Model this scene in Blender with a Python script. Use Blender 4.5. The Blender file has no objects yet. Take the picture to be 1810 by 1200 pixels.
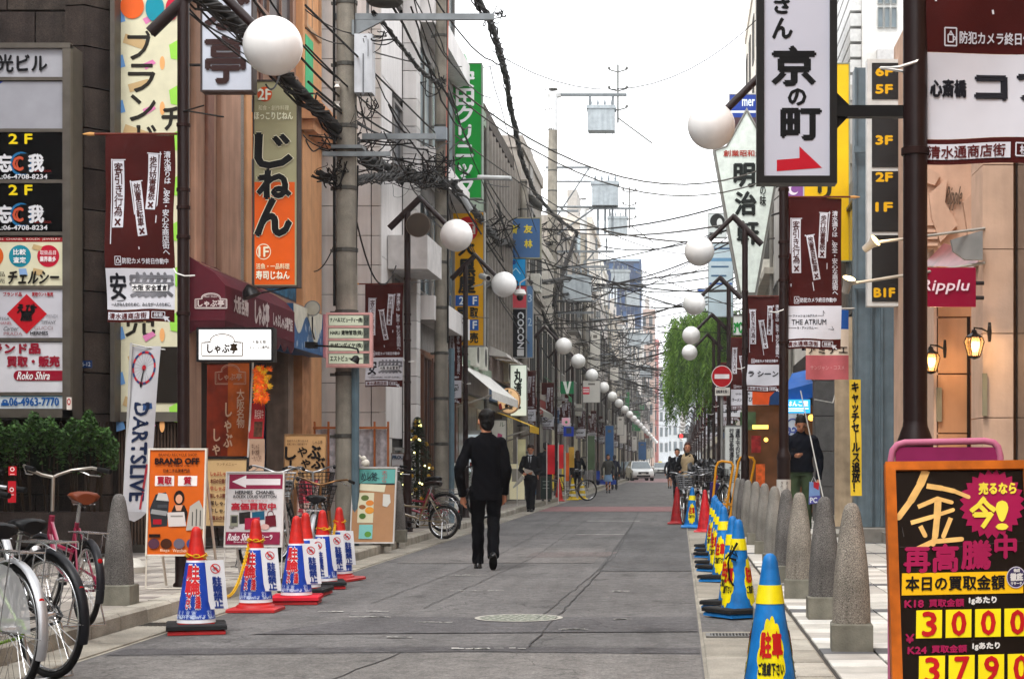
import bpy, bmesh, math, random
from mathutils import Vector, Matrix
random.seed(7)
S = bpy.context.scene
COL = S.collection
PI = math.pi
F, CX, HY, CH = 3100.0, 1200.0, 822.0, 1.15

# ---------------------------------------------------------------- camera, sky, sun, exposure
cam = bpy.data.objects.new('camera', bpy.data.cameras.new('camera'))
COL.objects.link(cam)
cam.location = (0, 0, CH)
cam.rotation_euler = (PI / 2, 0, 0)
cam.data.sensor_width = 36
cam.data.lens = F / 1810 * 36
cam.data.shift_x = (905 - CX) / 1810
cam.data.shift_y = (HY - 600) / 1810
cam.data.clip_start = 0.1
cam.data.clip_end = 3000
S.camera = cam

SUN_EL, SUN_AZ = math.radians(58), math.radians(200)
w = bpy.data.worlds.new('World'); S.world = w; w.use_nodes = True
nt = w.node_tree; bg = nt.nodes['Background']
sky = nt.nodes.new('ShaderNodeTexSky'); sky.sky_type = 'NISHITA'; sky.sun_disc = False
sky.sun_elevation = SUN_EL; sky.sun_rotation = SUN_AZ; sky.air_density = 1.0; sky.dust_density = 3.0
mx = nt.nodes.new('ShaderNodeMix'); mx.data_type = 'RGBA'; mx.inputs[0].default_value = 0.93
mx.inputs[7].default_value = (11.3, 11.4, 11.6, 1)          # the even white cloud layer over the blue
nt.links.new(sky.outputs[0], mx.inputs[6]); nt.links.new(mx.outputs[2], bg.inputs[0])
bg.inputs[1].default_value = 0.125
sun = bpy.data.objects.new('sun', bpy.data.lights.new('sun', 'SUN')); COL.objects.link(sun)
sun.data.energy = 1.2; sun.data.angle = math.radians(18); sun.data.color = (1, .97, .93)
d = Vector((math.sin(SUN_AZ) * math.cos(SUN_EL), math.cos(SUN_AZ) * math.cos(SUN_EL), math.sin(SUN_EL)))
sun.rotation_euler = d.to_track_quat('Z', 'Y').to_euler()
S.view_settings.view_transform = 'Standard'; S.view_settings.look = 'None'
S.view_settings.exposure = 0.86; S.view_settings.gamma = 1
S.view_settings.use_curve_mapping = False
S.render.engine = 'CYCLES'
S.cycles.max_bounces = 6; S.cycles.diffuse_bounces = 3; S.cycles.glossy_bounces = 3
S.cycles.transmission_bounces = 4; S.cycles.transparent_max_bounces = 8
S.cycles.caustics_reflective = False; S.cycles.caustics_refractive = False
S.cycles.use_denoising = True

# ---------------------------------------------------------------- materials
def lin(h):
    h = h.lstrip('#')
    c = [int(h[i:i + 2], 16) / 255 for i in (0, 2, 4)]
    c = [x / 12.92 if x <= .04045 else ((x + .055) / 1.055) ** 2.4 for x in c]
    return tuple(min(.86, 1.22 * x ** 1.15) for x in c)
_M = {}
def M(hx, rough=.65, metal=0, var=.1, scale=6, bump=0, bscale=80, emit=0, spec=.16, streak=0, alpha=1, trans=0, ecol=None, speck=0, coat=0):
    key = (hx, rough, metal, var, scale, bump, bscale, emit, spec, streak, alpha, trans, ecol, speck, coat)
    if key in _M: return _M[key]
    m = bpy.data.materials.new('surface_%d' % len(_M)); m.use_nodes = True; _M[key] = m
    t = m.node_tree; N, L = t.nodes, t.links; b = N['Principled BSDF']
    c = lin(hx)
    b.inputs['Roughness'].default_value = rough; b.inputs['Metallic'].default_value = metal
    b.inputs['Specular IOR Level'].default_value = spec
    b.inputs['Base Color'].default_value = (*c, 1)
    if coat: b.inputs['Coat Weight'].default_value = coat
    tc = N.new('ShaderNodeTexCoord'); src = None
    def noise(sc, det=4, vec=None):
        n = N.new('ShaderNodeTexNoise'); n.inputs['Scale'].default_value = sc; n.inputs['Detail'].default_value = det
        L.new(vec or tc.outputs['Object'], n.inputs['Vector']); return n.outputs['Fac']
    def mult(a, fac, lo, hi, p0, p1):
        r = N.new('ShaderNodeMapRange'); L.new(fac, r.inputs[0])
        r.inputs[1].default_value, r.inputs[2].default_value, r.inputs[3].default_value, r.inputs[4].default_value = p0, p1, lo, hi
        x = N.new('ShaderNodeMix'); x.data_type = 'RGBA'; x.blend_type = 'MULTIPLY'; x.inputs[0].default_value = 1
        if a is None: x.inputs[6].default_value = (*c, 1)
        else: L.new(a, x.inputs[6])
        L.new(r.outputs[0], x.inputs[7]); return x.outputs[2]
    if var: src = mult(src, noise(scale), 1 - var * 1.6, 1 + var, .3, .7)
    if streak:
        mp = N.new('ShaderNodeMapping'); mp.inputs['Scale'].default_value = (7, 7, .45); L.new(tc.outputs['Object'], mp.inputs[0])
        src = mult(src, noise(1.6, 5, mp.outputs[0]), 1 - streak, 1, .3, .62)
    if speck: src = mult(src, noise(bscale * 2.2, 2), 1 - speck, 1 + speck * .7, .36, .64)
    if src is not None: L.new(src, b.inputs['Base Color'])
    if bump:
        bn = N.new('ShaderNodeBump'); bn.inputs['Strength'].default_value = bump; bn.inputs['Distance'].default_value = .01
        L.new(noise(bscale, 5), bn.inputs['Height']); L.new(bn.outputs[0], b.inputs['Normal'])
    if emit:
        b.inputs['Emission Color'].default_value = (*lin(ecol or hx), 1); b.inputs['Emission Strength'].default_value = emit
    if alpha < 1: b.inputs['Alpha'].default_value = alpha
    if trans: b.inputs['Transmission Weight'].default_value = trans
    return m
def asphalt(hx):
    m = M(hx, rough=.88, var=.12, scale=.7, bump=.7, bscale=70, speck=.34, spec=.3).copy(); t = m.node_tree; N, L = t.nodes, t.links; b = N['Principled BSDF']; src = b.inputs['Base Color'].links[0].from_socket; tc = next(n for n in N if n.type == 'TEX_COORD')
    for sc, st, lo, hi, p0, p1 in ((9, (1, 1, 1), .8, 1.12, .35, .65), (38, (1, 1, 1), .74, 1.22, .35, .65), (1.3, (2.6, .22, 1), .84, 1.06, .35, .6), (3.2, (1, .5, 1), .62, 1.0, .28, .40)):
        mp = N.new('ShaderNodeMapping'); mp.inputs['Scale'].default_value = st; L.new(tc.outputs['Object'], mp.inputs[0]); n = N.new('ShaderNodeTexNoise'); n.inputs['Scale'].default_value = sc; n.inputs['Detail'].default_value = 5; L.new(mp.outputs[0], n.inputs['Vector'])
        r = N.new('ShaderNodeMapRange'); r.inputs[1].default_value, r.inputs[2].default_value, r.inputs[3].default_value, r.inputs[4].default_value = p0, p1, lo, hi; L.new(n.outputs['Fac'], r.inputs[0])
        x = N.new('ShaderNodeMix'); x.data_type = 'RGBA'; x.blend_type = 'MULTIPLY'; x.inputs[0].default_value = 1; L.new(src, x.inputs[6]); L.new(r.outputs[0], x.inputs[7]); src = x.outputs[2]
    v = N.new('ShaderNodeTexVoronoi'); v.feature = 'DISTANCE_TO_EDGE'; v.inputs['Scale'].default_value = .55; mp = N.new('ShaderNodeMapping'); mp.inputs['Scale'].default_value = (1, .6, 1); nz = N.new('ShaderNodeTexNoise'); nz.inputs['Scale'].default_value = 3; nz.inputs['Detail'].default_value = 6
    L.new(tc.outputs['Object'], nz.inputs['Vector']); ad = N.new('ShaderNodeVectorMath'); ad.operation = 'MULTIPLY_ADD'; L.new(nz.outputs['Color'], ad.inputs[0]); ad.inputs[1].default_value = (.5, .5, .5); L.new(tc.outputs['Object'], ad.inputs[2]); L.new(ad.outputs[0], mp.inputs[0]); L.new(mp.outputs[0], v.inputs['Vector'])
    r = N.new('ShaderNodeMapRange'); r.inputs[1].default_value, r.inputs[2].default_value, r.inputs[3].default_value, r.inputs[4].default_value = .0, .006, .5, 1; L.new(v.outputs['Distance'], r.inputs[0]); x = N.new('ShaderNodeMix'); x.data_type = 'RGBA'; x.blend_type = 'MULTIPLY'; x.inputs[0].default_value = 1; L.new(src, x.inputs[6]); L.new(r.outputs[0], x.inputs[7]); L.new(x.outputs[2], b.inputs['Base Color'])
    return m
def paint(h): return M(h, rough=.45, var=.08, spec=.22, streak=.12)

# ---------------------------------------------------------------- mapping helpers
def W(px, py, Y, o=0): return Vector(((px - CX) * Y / F, Y - o, CH + (HY - py) * Y / F))
def front(Y): return lambda u, v, o=0: W(u, v, Y, o)              # a plane facing the street's near end, measured in photo units
def wallL(X): return lambda u, v, o=0: Vector((X + o, u, v))       # left-hand facade: u = distance, v = height
def wallR(X): return lambda u, v, o=0: Vector((X - o, u, v))
def plane(org, U, V, N):
    org, U, V, N = map(Vector, (org, U, V, N)); return lambda u, v, o=0: org + U * u + V * v + N * o

# ---------------------------------------------------------------- lettering
_T = {}
def glyphs(s, vert):
    k = (s, vert)
    if k in _T: return _T[k]
    cu = bpy.data.curves.new('lettering', 'FONT')
    cu.body = '\n'.join('｜' if ch == 'ー' else ch for ch in s) if vert else s
    cu.align_x = 'CENTER' if vert else 'LEFT'
    cu.resolution_u = 2; cu.fill_mode = 'FRONT'; cu.space_line = .92 if vert else 1
    ob = bpy.data.objects.new('lettering', cu); COL.objects.link(ob)
    me = ob.to_mesh()
    vs = [v.co.copy() for v in me.vertices]; fs = [tuple(p.vertices) for p in me.polygons]
    ob.to_mesh_clear(); bpy.data.objects.remove(ob); bpy.data.curves.remove(cu)
    if not vs: vs = [Vector((0, 0, 0)), Vector((1, 0, 0)), Vector((0, 1, 0))]; fs = [(0, 1, 2)]
    x0 = min(v.x for v in vs); x1 = max(v.x for v in vs); y0 = min(v.y for v in vs); y1 = max(v.y for v in vs)
    r = ([((v.x - x0) / max(x1 - x0, 1e-5), (v.y - y0) / max(y1 - y0, 1e-5)) for v in vs], fs)
    _T[k] = r; return r
def sliced(vs, fs, n, ax=0):
    bm = bmesh.new(); bv = [bm.verts.new((a, b, 0)) for a, b in vs]
    for f in fs:
        try: bm.faces.new([bv[i] for i in f])
        except ValueError: pass
    for i in range(1, n):
        c = [0, 0, 0]; c[ax] = i / n; nn = [0, 0, 0]; nn[ax] = 1
        bmesh.ops.bisect_plane(bm, geom=bm.verts[:] + bm.edges[:] + bm.faces[:], plane_co=c, plane_no=nn)
    bm.verts.index_update()
    r = ([(v.co.x, v.co.y) for v in bm.verts], [tuple(v.index for v in f.verts) for f in bm.faces]); bm.free(); return r

# ---------------------------------------------------------------- mesh builder
class MB:
    def __init__(s): s.v = []; s.f = []
    def add(s, vs, fs):
        n = len(s.v); s.v += [Vector(v) for v in vs]; s.f += [tuple(i + n for i in f) for f in fs]; return s
    def box(s, x0, x1, y0, y1, z0, z1):
        return s.add([(x, y, z) for z in (z0, z1) for y in (y0, y1) for x in (x0, x1)],
                     [(0, 2, 3, 1), (4, 5, 7, 6), (0, 1, 5, 4), (2, 6, 7, 3), (0, 4, 6, 2), (1, 3, 7, 5)])
    def slab(s, fr, u0, v0, u1, v1, o0, o1):
        return s.add([fr(u, v, o) for o in (o0, o1) for v in (v0, v1) for u in (u0, u1)],
                     [(0, 2, 3, 1), (4, 5, 7, 6), (0, 1, 5, 4), (2, 6, 7, 3), (0, 4, 6, 2), (1, 3, 7, 5)])
    def bslab(s, fr, u0, v0, u1, v1, o0, o1, bu, bv, bo):           # slab with a chamfered face
        a = [fr(u, v, o0) for v in (v0, v1) for u in (u0, u1)]
        b = [fr(u, v, o1 - bo) for v in (v0, v1) for u in (u0, u1)]
        c = [fr(u, v, o1) for v in (v0 + bv, v1 - bv) for u in (u0 + bu, u1 - bu)]
        q = lambda i, j: [(i, i + 1, j + 1, j), (i + 1, i + 3, j + 3, j + 1), (i + 3, i + 2, j + 2, j + 3), (i + 2, i, j, j + 2)]
        return s.add(a + b + c, [(0, 2, 3, 1), (8, 9, 11, 10)] + q(0, 4) + q(4, 8))
    def rect(s, fr, u0, v0, u1, v1, o=0, nu=1, nv=1):
        return s.add([fr(u0 + (u1 - u0) * i / nu, v0 + (v1 - v0) * j / nv, o) for j in range(nv + 1) for i in range(nu + 1)],
                     [(j * (nu + 1) + i, j * (nu + 1) + i + 1, (j + 1) * (nu + 1) + i + 1, (j + 1) * (nu + 1) + i) for j in range(nv) for i in range(nu)])
    def frame(s, fr, u0, v0, u1, v1, tu, tv, o0, o1):
        s.slab(fr, u0, v0, u1, v0 + tv, o0, o1); s.slab(fr, u0, v1 - tv, u1, v1, o0, o1)
        s.slab(fr, u0, v0 + tv, u0 + tu, v1 - tv, o0, o1); return s.slab(fr, u1 - tu, v0 + tv, u1, v1 - tv, o0, o1)
    def poly(s, fr, pts, o=0): return s.add([fr(u, v, o) for u, v in pts], [tuple(range(len(pts)))])
    def prism(s, fr, pts, o0, o1):
        n = len(pts)
        return s.add([fr(u, v, o) for o in (o0, o1) for u, v in pts], [tuple(range(n)), tuple(range(n, 2 * n))] + [(i, (i + 1) % n, n + (i + 1) % n, n + i) for i in range(n)])
    def disc(s, fr, cu, cv, ru, rv, o=0, n=28, r0=0):
        pts = [(cu + ru * math.cos(2 * PI * i / n), cv + rv * math.sin(2 * PI * i / n)) for i in range(n)]
        if not r0: return s.poly(fr, pts, o)
        q = [(cu + (a - cu) * r0, cv + (b - cv) * r0) for a, b in pts]
        return s.add([fr(*p, o) for p in pts + q], [(i, (i + 1) % n, n + (i + 1) % n, n + i) for i in range(n)])
    def line(s, fr, pts, wd, o=0):
        for (a, b), (c, e) in zip(pts, pts[1:]):
            l = math.hypot(c - a, e - b) or 1; nx, ny = -(e - b) / l * wd / 2, (c - a) / l * wd / 2
            s.poly(fr, [(a + nx, b + ny), (c + nx, e + ny), (c - nx, e - ny), (a - nx, b - ny)], o)
        return s
    def text(s, fr, t, u0, v0, u1, v1, o=.004, vert=False, bold=0, rot=0, cut=0, shear=0):
        vs, fs = glyphs(t, vert)
        if cut: vs, fs = sliced(vs, fs, cut)
        sh = [(0, 0)] if not bold else [(-bold, 0), (bold, 0), (0, -bold), (0, bold)]
        for k, (dx, dy) in enumerate(sh):
            P_ = []
            for a, b in vs:
                if rot == 90: u, v = u0 + b * (u1 - u0), v0 + a * (v1 - v0)
                else: u, v = u0 + a * (u1 - u0) + shear * (b - .5), v1 + b * (v0 - v1)
                P_.append(fr(u + dx, v + dy, o + k * .0004))
            s.add(P_, fs)
        return s
    def tube(s, pts, r, n=8, cap=True, sq=1):
        pts = [Vector(p) for p in pts]; m = len(pts); rs = r if isinstance(r, (list, tuple)) else [r] * m
        T0 = (pts[1] - pts[0]).normalized(); a = Vector((0, 0, 1)) if abs(T0.z) < .9 else Vector((1, 0, 0))
        Nn = T0.cross(a).normalized(); V = []
        for i, p in enumerate(pts):
            T = ((pts[min(i + 1, m - 1)] - p).normalized() + (p - pts[max(i - 1, 0)]).normalized())
            if T.length < 1e-6: T = T0
            T.normalize(); Nn = (Nn - T * Nn.dot(T)); Nn.normalize(); Bn = T.cross(Nn)
            V += [p + (Nn * math.cos(2 * PI * k / n) + Bn * math.sin(2 * PI * k / n) * sq) * rs[i] for k in range(n)]
        fs = [(i * n + k, i * n + (k + 1) % n, (i + 1) * n + (k + 1) % n, (i + 1) * n + k) for i in range(m - 1) for k in range(n)]
        if cap: fs += [tuple(range(n))[::-1], tuple((m - 1) * n + k for k in range(n))]
        return s.add(V, fs)
    def lathe(s, prof, c=(0, 0, 0), n=20, M4=None, sx=1, sy=1):
        V = []
        for r, z in prof:
            for k in range(n):
                p = Vector((r * sx * math.cos(2 * PI * k / n), r * sy * math.sin(2 * PI * k / n), z))
                if M4: p = M4 @ p
                V.append(p + Vector(c))
        m = len(prof)
        fs = [(i * n + k, i * n + (k + 1) % n, (i + 1) * n + (k + 1) % n, (i + 1) * n + k) for i in range(m - 1) for k in range(n)]
        if prof[0][0] > 0: fs.append(tuple(range(n))[::-1])
        if prof[-1][0] > 0: fs.append(tuple((m - 1) * n + k for k in range(n)))
        return s.add(V, fs)
    def ball(s, c, r, n=16, m=10, sc=(1, 1, 1), M4=None):
        V = []; c = Vector(c)
        for j in range(m + 1):
            th = PI * j / m
            for k in range(n):
                p = Vector((r * sc[0] * math.sin(th) * math.cos(2 * PI * k / n), r * sc[1] * math.sin(th) * math.sin(2 * PI * k / n), r * sc[2] * math.cos(th)))
                if M4: p = M4 @ p
                V.append(c + p)
        return s.add(V, [(j * n + k, (j + 1) * n + k, (j + 1) * n + (k + 1) % n, j * n + (k + 1) % n) for j in range(m) for k in range(n)])
    def ring(s, c, R, r, ax='y', n=32, m=6, a0=0, a1=2 * PI, sc=(1, 1)):      # torus arc in the plane with normal ax
        pts = []; full = abs(a1 - a0 - 2 * PI) < 1e-6
        for i in range(n + 1):
            a = a0 + (a1 - a0) * i / n; p, q = R * math.cos(a) * sc[0], R * math.sin(a) * sc[1]
            pts.append(Vector(c) + Vector({'y': (p, 0, q), 'x': (0, p, q), 'z': (p, q, 0)}[ax]))
        return s.tube(pts, r, m, cap=not full)
    def xf(s, M4): s.v = [M4 @ v for v in s.v]; return s

BASE = {}
def finish(ob, mb, mat, off, smooth):
    me = ob.data; me.from_pydata([tuple(v - off) for v in mb.v], [], mb.f); 
    me.materials.append(mat)
    if smooth:
        me.polygons.foreach_set('use_smooth', [True] * len(me.polygons))
        try: me.set_sharp_from_angle(angle=math.radians(smooth if smooth > 1 else 50))
        except Exception: pass
    me.update()
def root(name, label, cat, loc=(0, 0, 0), group=None, kind=None, local=False):
    o = bpy.data.objects.new(name, None); COL.objects.link(o); o.location = loc; o.empty_display_size = .1
    if label: o['label'] = label
    if cat: o['category'] = cat
    if group: o['group'] = group
    if kind: o['kind'] = kind
    BASE[o.name] = Vector((0, 0, 0)) if local else Vector(loc); return o
def P(parent, name, mat, mb, smooth=0, label=None, kind=None):
    ob = bpy.data.objects.new(name, bpy.data.meshes.new(name)); COL.objects.link(ob); ob.parent = parent
    off = BASE[parent.name]; BASE[ob.name] = off
    finish(ob, mb, mat, off, smooth)
    if label: ob['label'] = label
    if kind: ob['kind'] = kind
    return ob
def one(name, mat, mb, label=None, cat=None, loc=None, group=None, kind=None, smooth=0, local=False):
    ob = bpy.data.objects.new(name, bpy.data.meshes.new(name)); COL.objects.link(ob)
    if loc is None:
        n = len(mb.v); loc = Vector((sum(v.x for v in mb.v) / n, sum(v.y for v in mb.v) / n, min(v.z for v in mb.v)))
        if kind == 'structure': loc = Vector((0, 0, 0))
    ob.location = loc; off = Vector((0, 0, 0)) if local else Vector(loc); BASE[ob.name] = off
    finish(ob, mb, mat, off, smooth)
    for k, x in (('label', label), ('category', cat), ('group', group), ('kind', kind)):
        if x: ob[k] = x
    return ob
KIDS = {}
def kids_index():
    KIDS.clear()
    for o in COL.objects:
        if o.parent: KIDS.setdefault(o.parent.name, []).append(o)
def kids(o): return [c for c in COL.objects if c.parent == o]
def dup(src, loc, rz=None, label=None, group=None, tree=None):
    tree = tree or tree_of(src)
    r = src.copy(); COL.objects.link(r); r.location = loc
    if rz is not None: r.rotation_euler = (0, 0, rz)
    if label: r['label'] = label
    if group: r['group'] = group
    def rec(t, par):
        for c, sub in t:
            k = c.copy(); COL.objects.link(k); k.parent = par; rec(sub, k)
    rec(tree, r); return r
def tree_of(o): return [(c, tree_of(c)) for c in kids(o)]

def sign(label, cat, Y, box, items=(), face='#e8e8e4', frame='#444444', depth=.14, fw=3, name='projecting_sign', emit=0, fr=None, group=None, bracket=None, loc=None, ks=1, facev=.05):
    """a flat framed sign seen from the near end of the street, box and items in photo units at distance Y"""
    fr = fr or front(Y); u0, v0, u1, v1 = box
    r = root(name, label, cat, loc if loc is not None else fr((u0 + u1) / 2, v1, -depth / 2), group=group)
    P(r, 'sign_box', paint(frame), MB().slab(fr, u0, v0, u1, v1, -depth, -.004))
    if fw: P(r, 'frame', paint(frame), MB().frame(fr, u0 - .5 * ks, v0 - .5 * ks, u1 + .5 * ks, v1 + .5 * ks, fw, fw, -.02, .012))
    P(r, 'sign_face', M(face, rough=.35, var=facev, scale=3, emit=emit), MB().rect(fr, u0 + fw * .9, v0 + fw * .9, u1 - fw * .9, v1 - fw * .9, 0))
    prints(r, fr, items, emit)
    if bracket:
        b = MB()
        for (a, c, e, g) in bracket: b.tube([fr(a, c, -depth / 2), fr(e, g, -depth / 2)], .018, 6)
        P(r, 'bracket', M('#3a3432', metal=.4), b)
    return r
def prints(r, fr, items, emit=0, base=.003, step=.0008, nm='lettering'):
    tx = {}; k = 0
    for it in items:
        t = it[0]; o = base + step * k
        if t == 't':
            _, s, u0, v0, u1, v1, c = it[:7]; kw = it[7] if len(it) > 7 else {}
            mb = tx.setdefault(c, MB()); mb.text(fr, s, u0, v0, u1, v1, base + .012 if step > .0005 else base + step * 14, **kw)
            continue
        k += 1; mb = MB(); c = it[-1]; n = 'printed_panel'
        if t == 'r': mb.rect(fr, *it[1:5], o)
        elif t == 'p': mb.poly(fr, it[1], o)
        elif t == 'd': mb.disc(fr, *it[1:5], o); n = 'printed_disc'
        elif t == 'o': mb.disc(fr, *it[1:5], o, r0=it[5]); n = 'printed_ring'
        elif t == 'l': mb.line(fr, it[1], it[2], o); n = 'printed_line'
        P(r, n, M(c, rough=.4, var=.04, emit=emit * .8 if emit else 0), mb)
    for c, mb in tx.items(): P(r, nm, M(c, rough=.5, var=.03), mb)
# ---------------------------------------------------------------- ground, road, gutters, kerbs, pavements
KL, KR, SW = -3.85, .55, .12
ASP = asphalt('#6c6a69')
one('ground', M('#56544f', rough=.9), MB().rect(lambda u, v, o=0: Vector((u, v, -.02)), -400, -30, 400, 900), kind='structure')
one('road', ASP, MB().rect(lambda u, v, o=0: Vector((u, v, 0)), -3.5, -5, .14, 420, 0, 1, 40), kind='structure')
gut = M('#8f8a80', rough=.85, var=.16, scale=3, bump=.25, speck=.25)
g1 = one('gutter', gut, MB().rect(lambda u, v, o=0: Vector((u, v, .002)), KL, -5, -3.5, 420, 0, 1, 10), kind='structure')
g2 = one('gutter', gut, MB().rect(lambda u, v, o=0: Vector((u, v, .002)), .14, -5, KR, 420, 0, 1, 10), kind='structure')
G = lambda z: (lambda u, v, o=0: Vector((u, v, z + o)))
# older and newer asphalt, cut seams, faded paint
rp = COL.objects['road']; BASE['road'] = Vector((0, 0, 0))
def patch(c, pts, z=.004, nm='asphalt_patch', **k): P(rp, nm, asphalt(c), MB().poly(G(z), pts))
patch('#767370', [(-3.44, 9.2), (.13, 9.0), (.13, 10.6), (-1.2, 10.75), (-3.46, 10.5)])
patch('#585657', [(-3.46, 10.6), (-1.3, 10.82), (.13, 10.68), (.13, 11.0), (-1.2, 11.12), (-3.46, 10.95)])
patch('#605e5f', [(-2.9, 11.9), (.13, 12.1), (.13, 13.3), (-1.5, 13.2), (-2.3, 13.35)], .0045)
patch('#726f6d', [(-3.3, 20.5), (-1.0, 20.6), (-1.0, 24.4), (-3.3, 24.3)])
patch('#605f5f', [(-.9, 19), (.13, 19), (.13, 33), (-.9, 33)], .0045)
patch('#6f6866', [(-1.9, 21.8), (-.9, 22), (-.8, 23.2), (-1.9, 23.1)], .0062)
rng = random.Random(3)
seam = MB()
def seamline(pts, wd=.018):
    wd *= .55
    q = []
    for (a, b), (c, d_) in zip(pts, pts[1:]):
        n = max(2, int(math.hypot(c - a, d_ - b) / .25))
        q += [(a + (c - a) * i / n + rng.uniform(-.012, .012), b + (d_ - b) * i / n) for i in range(n)]
    q.append(pts[-1]); seam.line(G(.0075), q, wd)
for x in (-2.55, -2.05, -1.05): seamline([(x, 12 + abs(x)), (x + .25, 22), (x + .05, 44)], .014)
seamline([(-3.46, 10.55), (-1.25, 10.78), (.13, 10.62)], .02); seamline([(-3.46, 10.95), (-1.2, 11.12), (.13, 11.0)])
seamline([(-3.4, 14.6), (.13, 14.7)], .014); seamline([(-3.3, 20.5), (.1, 20.6)], .02); seamline([(-2.9, 11.9), (.1, 12.1)], .02)
seamline([(-.95, 11.1), (-.85, 19), (-.9, 33)], .02); seamline([(-1.9, 9), (-1.7, 10.7)], .02); seamline([(-3.3, 24.35), (.1, 24.5)], .025)
for k in range(3): seamline([(rng.uniform(-3.3, -2.4), 26 + k * 2.3), (rng.uniform(-.6, .1), 26.2 + k * 2.3)], .03)
P(rp, 'tar_seam', M('#3f3d3d', rough=.7, var=.3, scale=5), seam, kind='stuff')
for (x0, y0, x1, y1) in [(-2.1, 15.95, -1.6, 16.02), (-2.9, 13.7, -2.3, 13.76), (-1.95, 12.75, -1.7, 12.8), (-.85, 12.2, -.7, 12.24), (-1.6, 31.2, -.9, 31.5), (-2.5, 13.2, -2.2, 13.24),
                         (-.62, 15.9, -.5, 15.95), (-1.95, 11.65, -1.85, 11.68), (-1.45, 10.9, -1.0, 10.97), (-2.5, 18.2, -2.0, 18.3), (-1.7, 38, -.6, 38.5), (-.5, 13.0, -.42, 13.04)]:
    pt = MB()
    for k in range(14):
        a = x0 + (x1 - x0) * rng.random(); b = y0 + (y1 - y0) * rng.random(); pt.rect(G(.0092), a, b, a + rng.uniform(.02, .09), b + rng.uniform(.008, .03))
    P(rp, 'worn_paint', M('#b9b8b2', rough=.8, var=.3, scale=30), pt, kind='stuff')
P(rp, 'red_paving_strip', M('#876a6a', rough=.85, var=.15, scale=3, speck=.2), MB().rect(G(.005), -3.5, 43.5, .14, 48.5))
P(rp, 'red_paving_strip', M('#907878', rough=.85, var=.15, scale=3), MB().rect(G(.005), -3.5, 118, .14, 150))
P(rp, 'pale_paint_line', M('#b0aeaa', rough=.8, var=.3, scale=8), MB().rect(G(.0065), -1.9, 36, -.8, 36.18).rect(G(.0065), -1.7, 29.0, -.9, 29.1))
# concrete gutter slabs with real joints, both sides
for (x0, x1, g, ph) in ((KL + .01, -3.53, g1, 0), (.16, KR - .01, g2, .3)):
    for k in range(26):
        y = 8.6 + k * 1.55 + ph
        if g is g2 and (k % 6 == 2): 
            P(g, 'asphalt_gap', ASP, MB().slab(G(0), x0, y + .02, x1, y + 1.53, .001, .005)); continue
        P(g, 'slab', gut if k % 3 else M('#9a958b', rough=.85, var=.16, scale=3, bump=.2, speck=.25), MB().bslab(G(0), x0, y + .006, x1, y + 1.54, .001, .014, .006, .006, .005))
grate = P(g2, 'drain_grate', M('#6c6a66', metal=.6, rough=.5), MB().frame(G(.014), .18, 11.55, .53, 11.78, .03, .03, 0, .012))
gb = MB(); 
for k in range(14): gb.slab(G(.014), .215 + k * .022, 11.58, .225 + k * .022, 11.75, 0, .011)
P(g2, 'grate_bar', M('#6c6a66', metal=.6, rough=.5), gb, kind='stuff')
P(g2, 'grate_pit', M('#1c1b1a'), MB().rect(G(.0145), .2, 11.57, .52, 11.76))
gb = MB()
for k in range(40): gb.slab(G(.003), -3.82 + (k % 8) * .035, 12.4 + (k // 8) * .055, -3.795 + (k % 8) * .035, 12.44 + (k // 8) * .055, 0, .014)
P(g1, 'grate_bar', M('#3e3c38', metal=.5), gb, kind='stuff')
# kerbs: separate stones
for side, x0, x1, ys in (('kerb', KL - .2, KL, 5.5), ('kerb', KR, KR + .22, 6.1)):
    kb = one('kerb', M('#6d6a64', rough=.9), MB().slab(G(0), x0 + .02, -5, x1 - .02, 420, 0, .085), kind='structure')
    kc = [M('#a29d92', rough=.85, var=.15, scale=5, bump=.3, speck=.25), M('#969187', rough=.85, var=.2, scale=4, bump=.3, speck=.25), M('#aba69c', rough=.85, var=.15, scale=5, bump=.3, speck=.25)]
    for k in range(60):
        y = ys + k * .6
        if x0 < -3 and 18.9 < y < 19.6: continue
        h = .128 + rng.uniform(-.004, .003); P(kb, 'kerb_stone', kc[rng.randrange(3)], MB().bslab(G(0), x0, y + .006, x1, y + .594, 0, h, .022, .006, .02), smooth=0)
    mb = MB()
    for k in range(600):
        y = ys + 36 + k * .6; mb.slab(G(0), x0, y + .01, x1, y + .59, 0, .128)
    P(kb, 'kerb_row', kc[0], mb, kind='stuff')
# pavements
swl = one('sidewalk', M('#4b4844', rough=.9), MB().slab(G(0), -12, -5, KL - .2, 420, 0, .108), kind='structure')
swr = one('sidewalk', M('#4b4844', rough=.9), MB().slab(G(0), KR + .22, -5, 14, 420, 0, .108), kind='structure')
def tiles(par, xs, y0, ny, dx, dy, cols, gap=.004, nm='tile', limit=280):
    n = 0; rest = MB()
    for j in range(ny):
        for i, x in enumerate(xs):
            y = y0 + j * dy; c = cols(i, j); h = .12 + rng.uniform(-.0015, .0015)
            if n < limit: P(par, nm, c, MB().bslab(G(0), x + gap, y + gap, x + dx - gap, y + dy - gap, .1, h, .003, .003, .003)); n += 1
            else: rest.slab(G(0), x + gap, y + gap, x + dx - gap, y + dy - gap, .1, h)
    if rest.v: P(par, 'paving_field', cols(1, 1), rest, kind='stuff')
wt = [M(h, rough=.7, var=.1, scale=6, bump=.1, speck=.12) for h in ('#c2bfb8', '#b4b1aa', '#cbc9c3', '#aaa6a0')]
dk = M('#6b6b6c', rough=.75, var=.12, scale=6, speck=.2)
def colR(i, j): return dk if j % 9 == 4 else wt[(i * 7 + j * 5 + (i * j) % 3) % 4]
tiles(swr, [.785 + k * .3 for k in range(8)], 8.4, 35, .3, .3, colR, .006)
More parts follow.
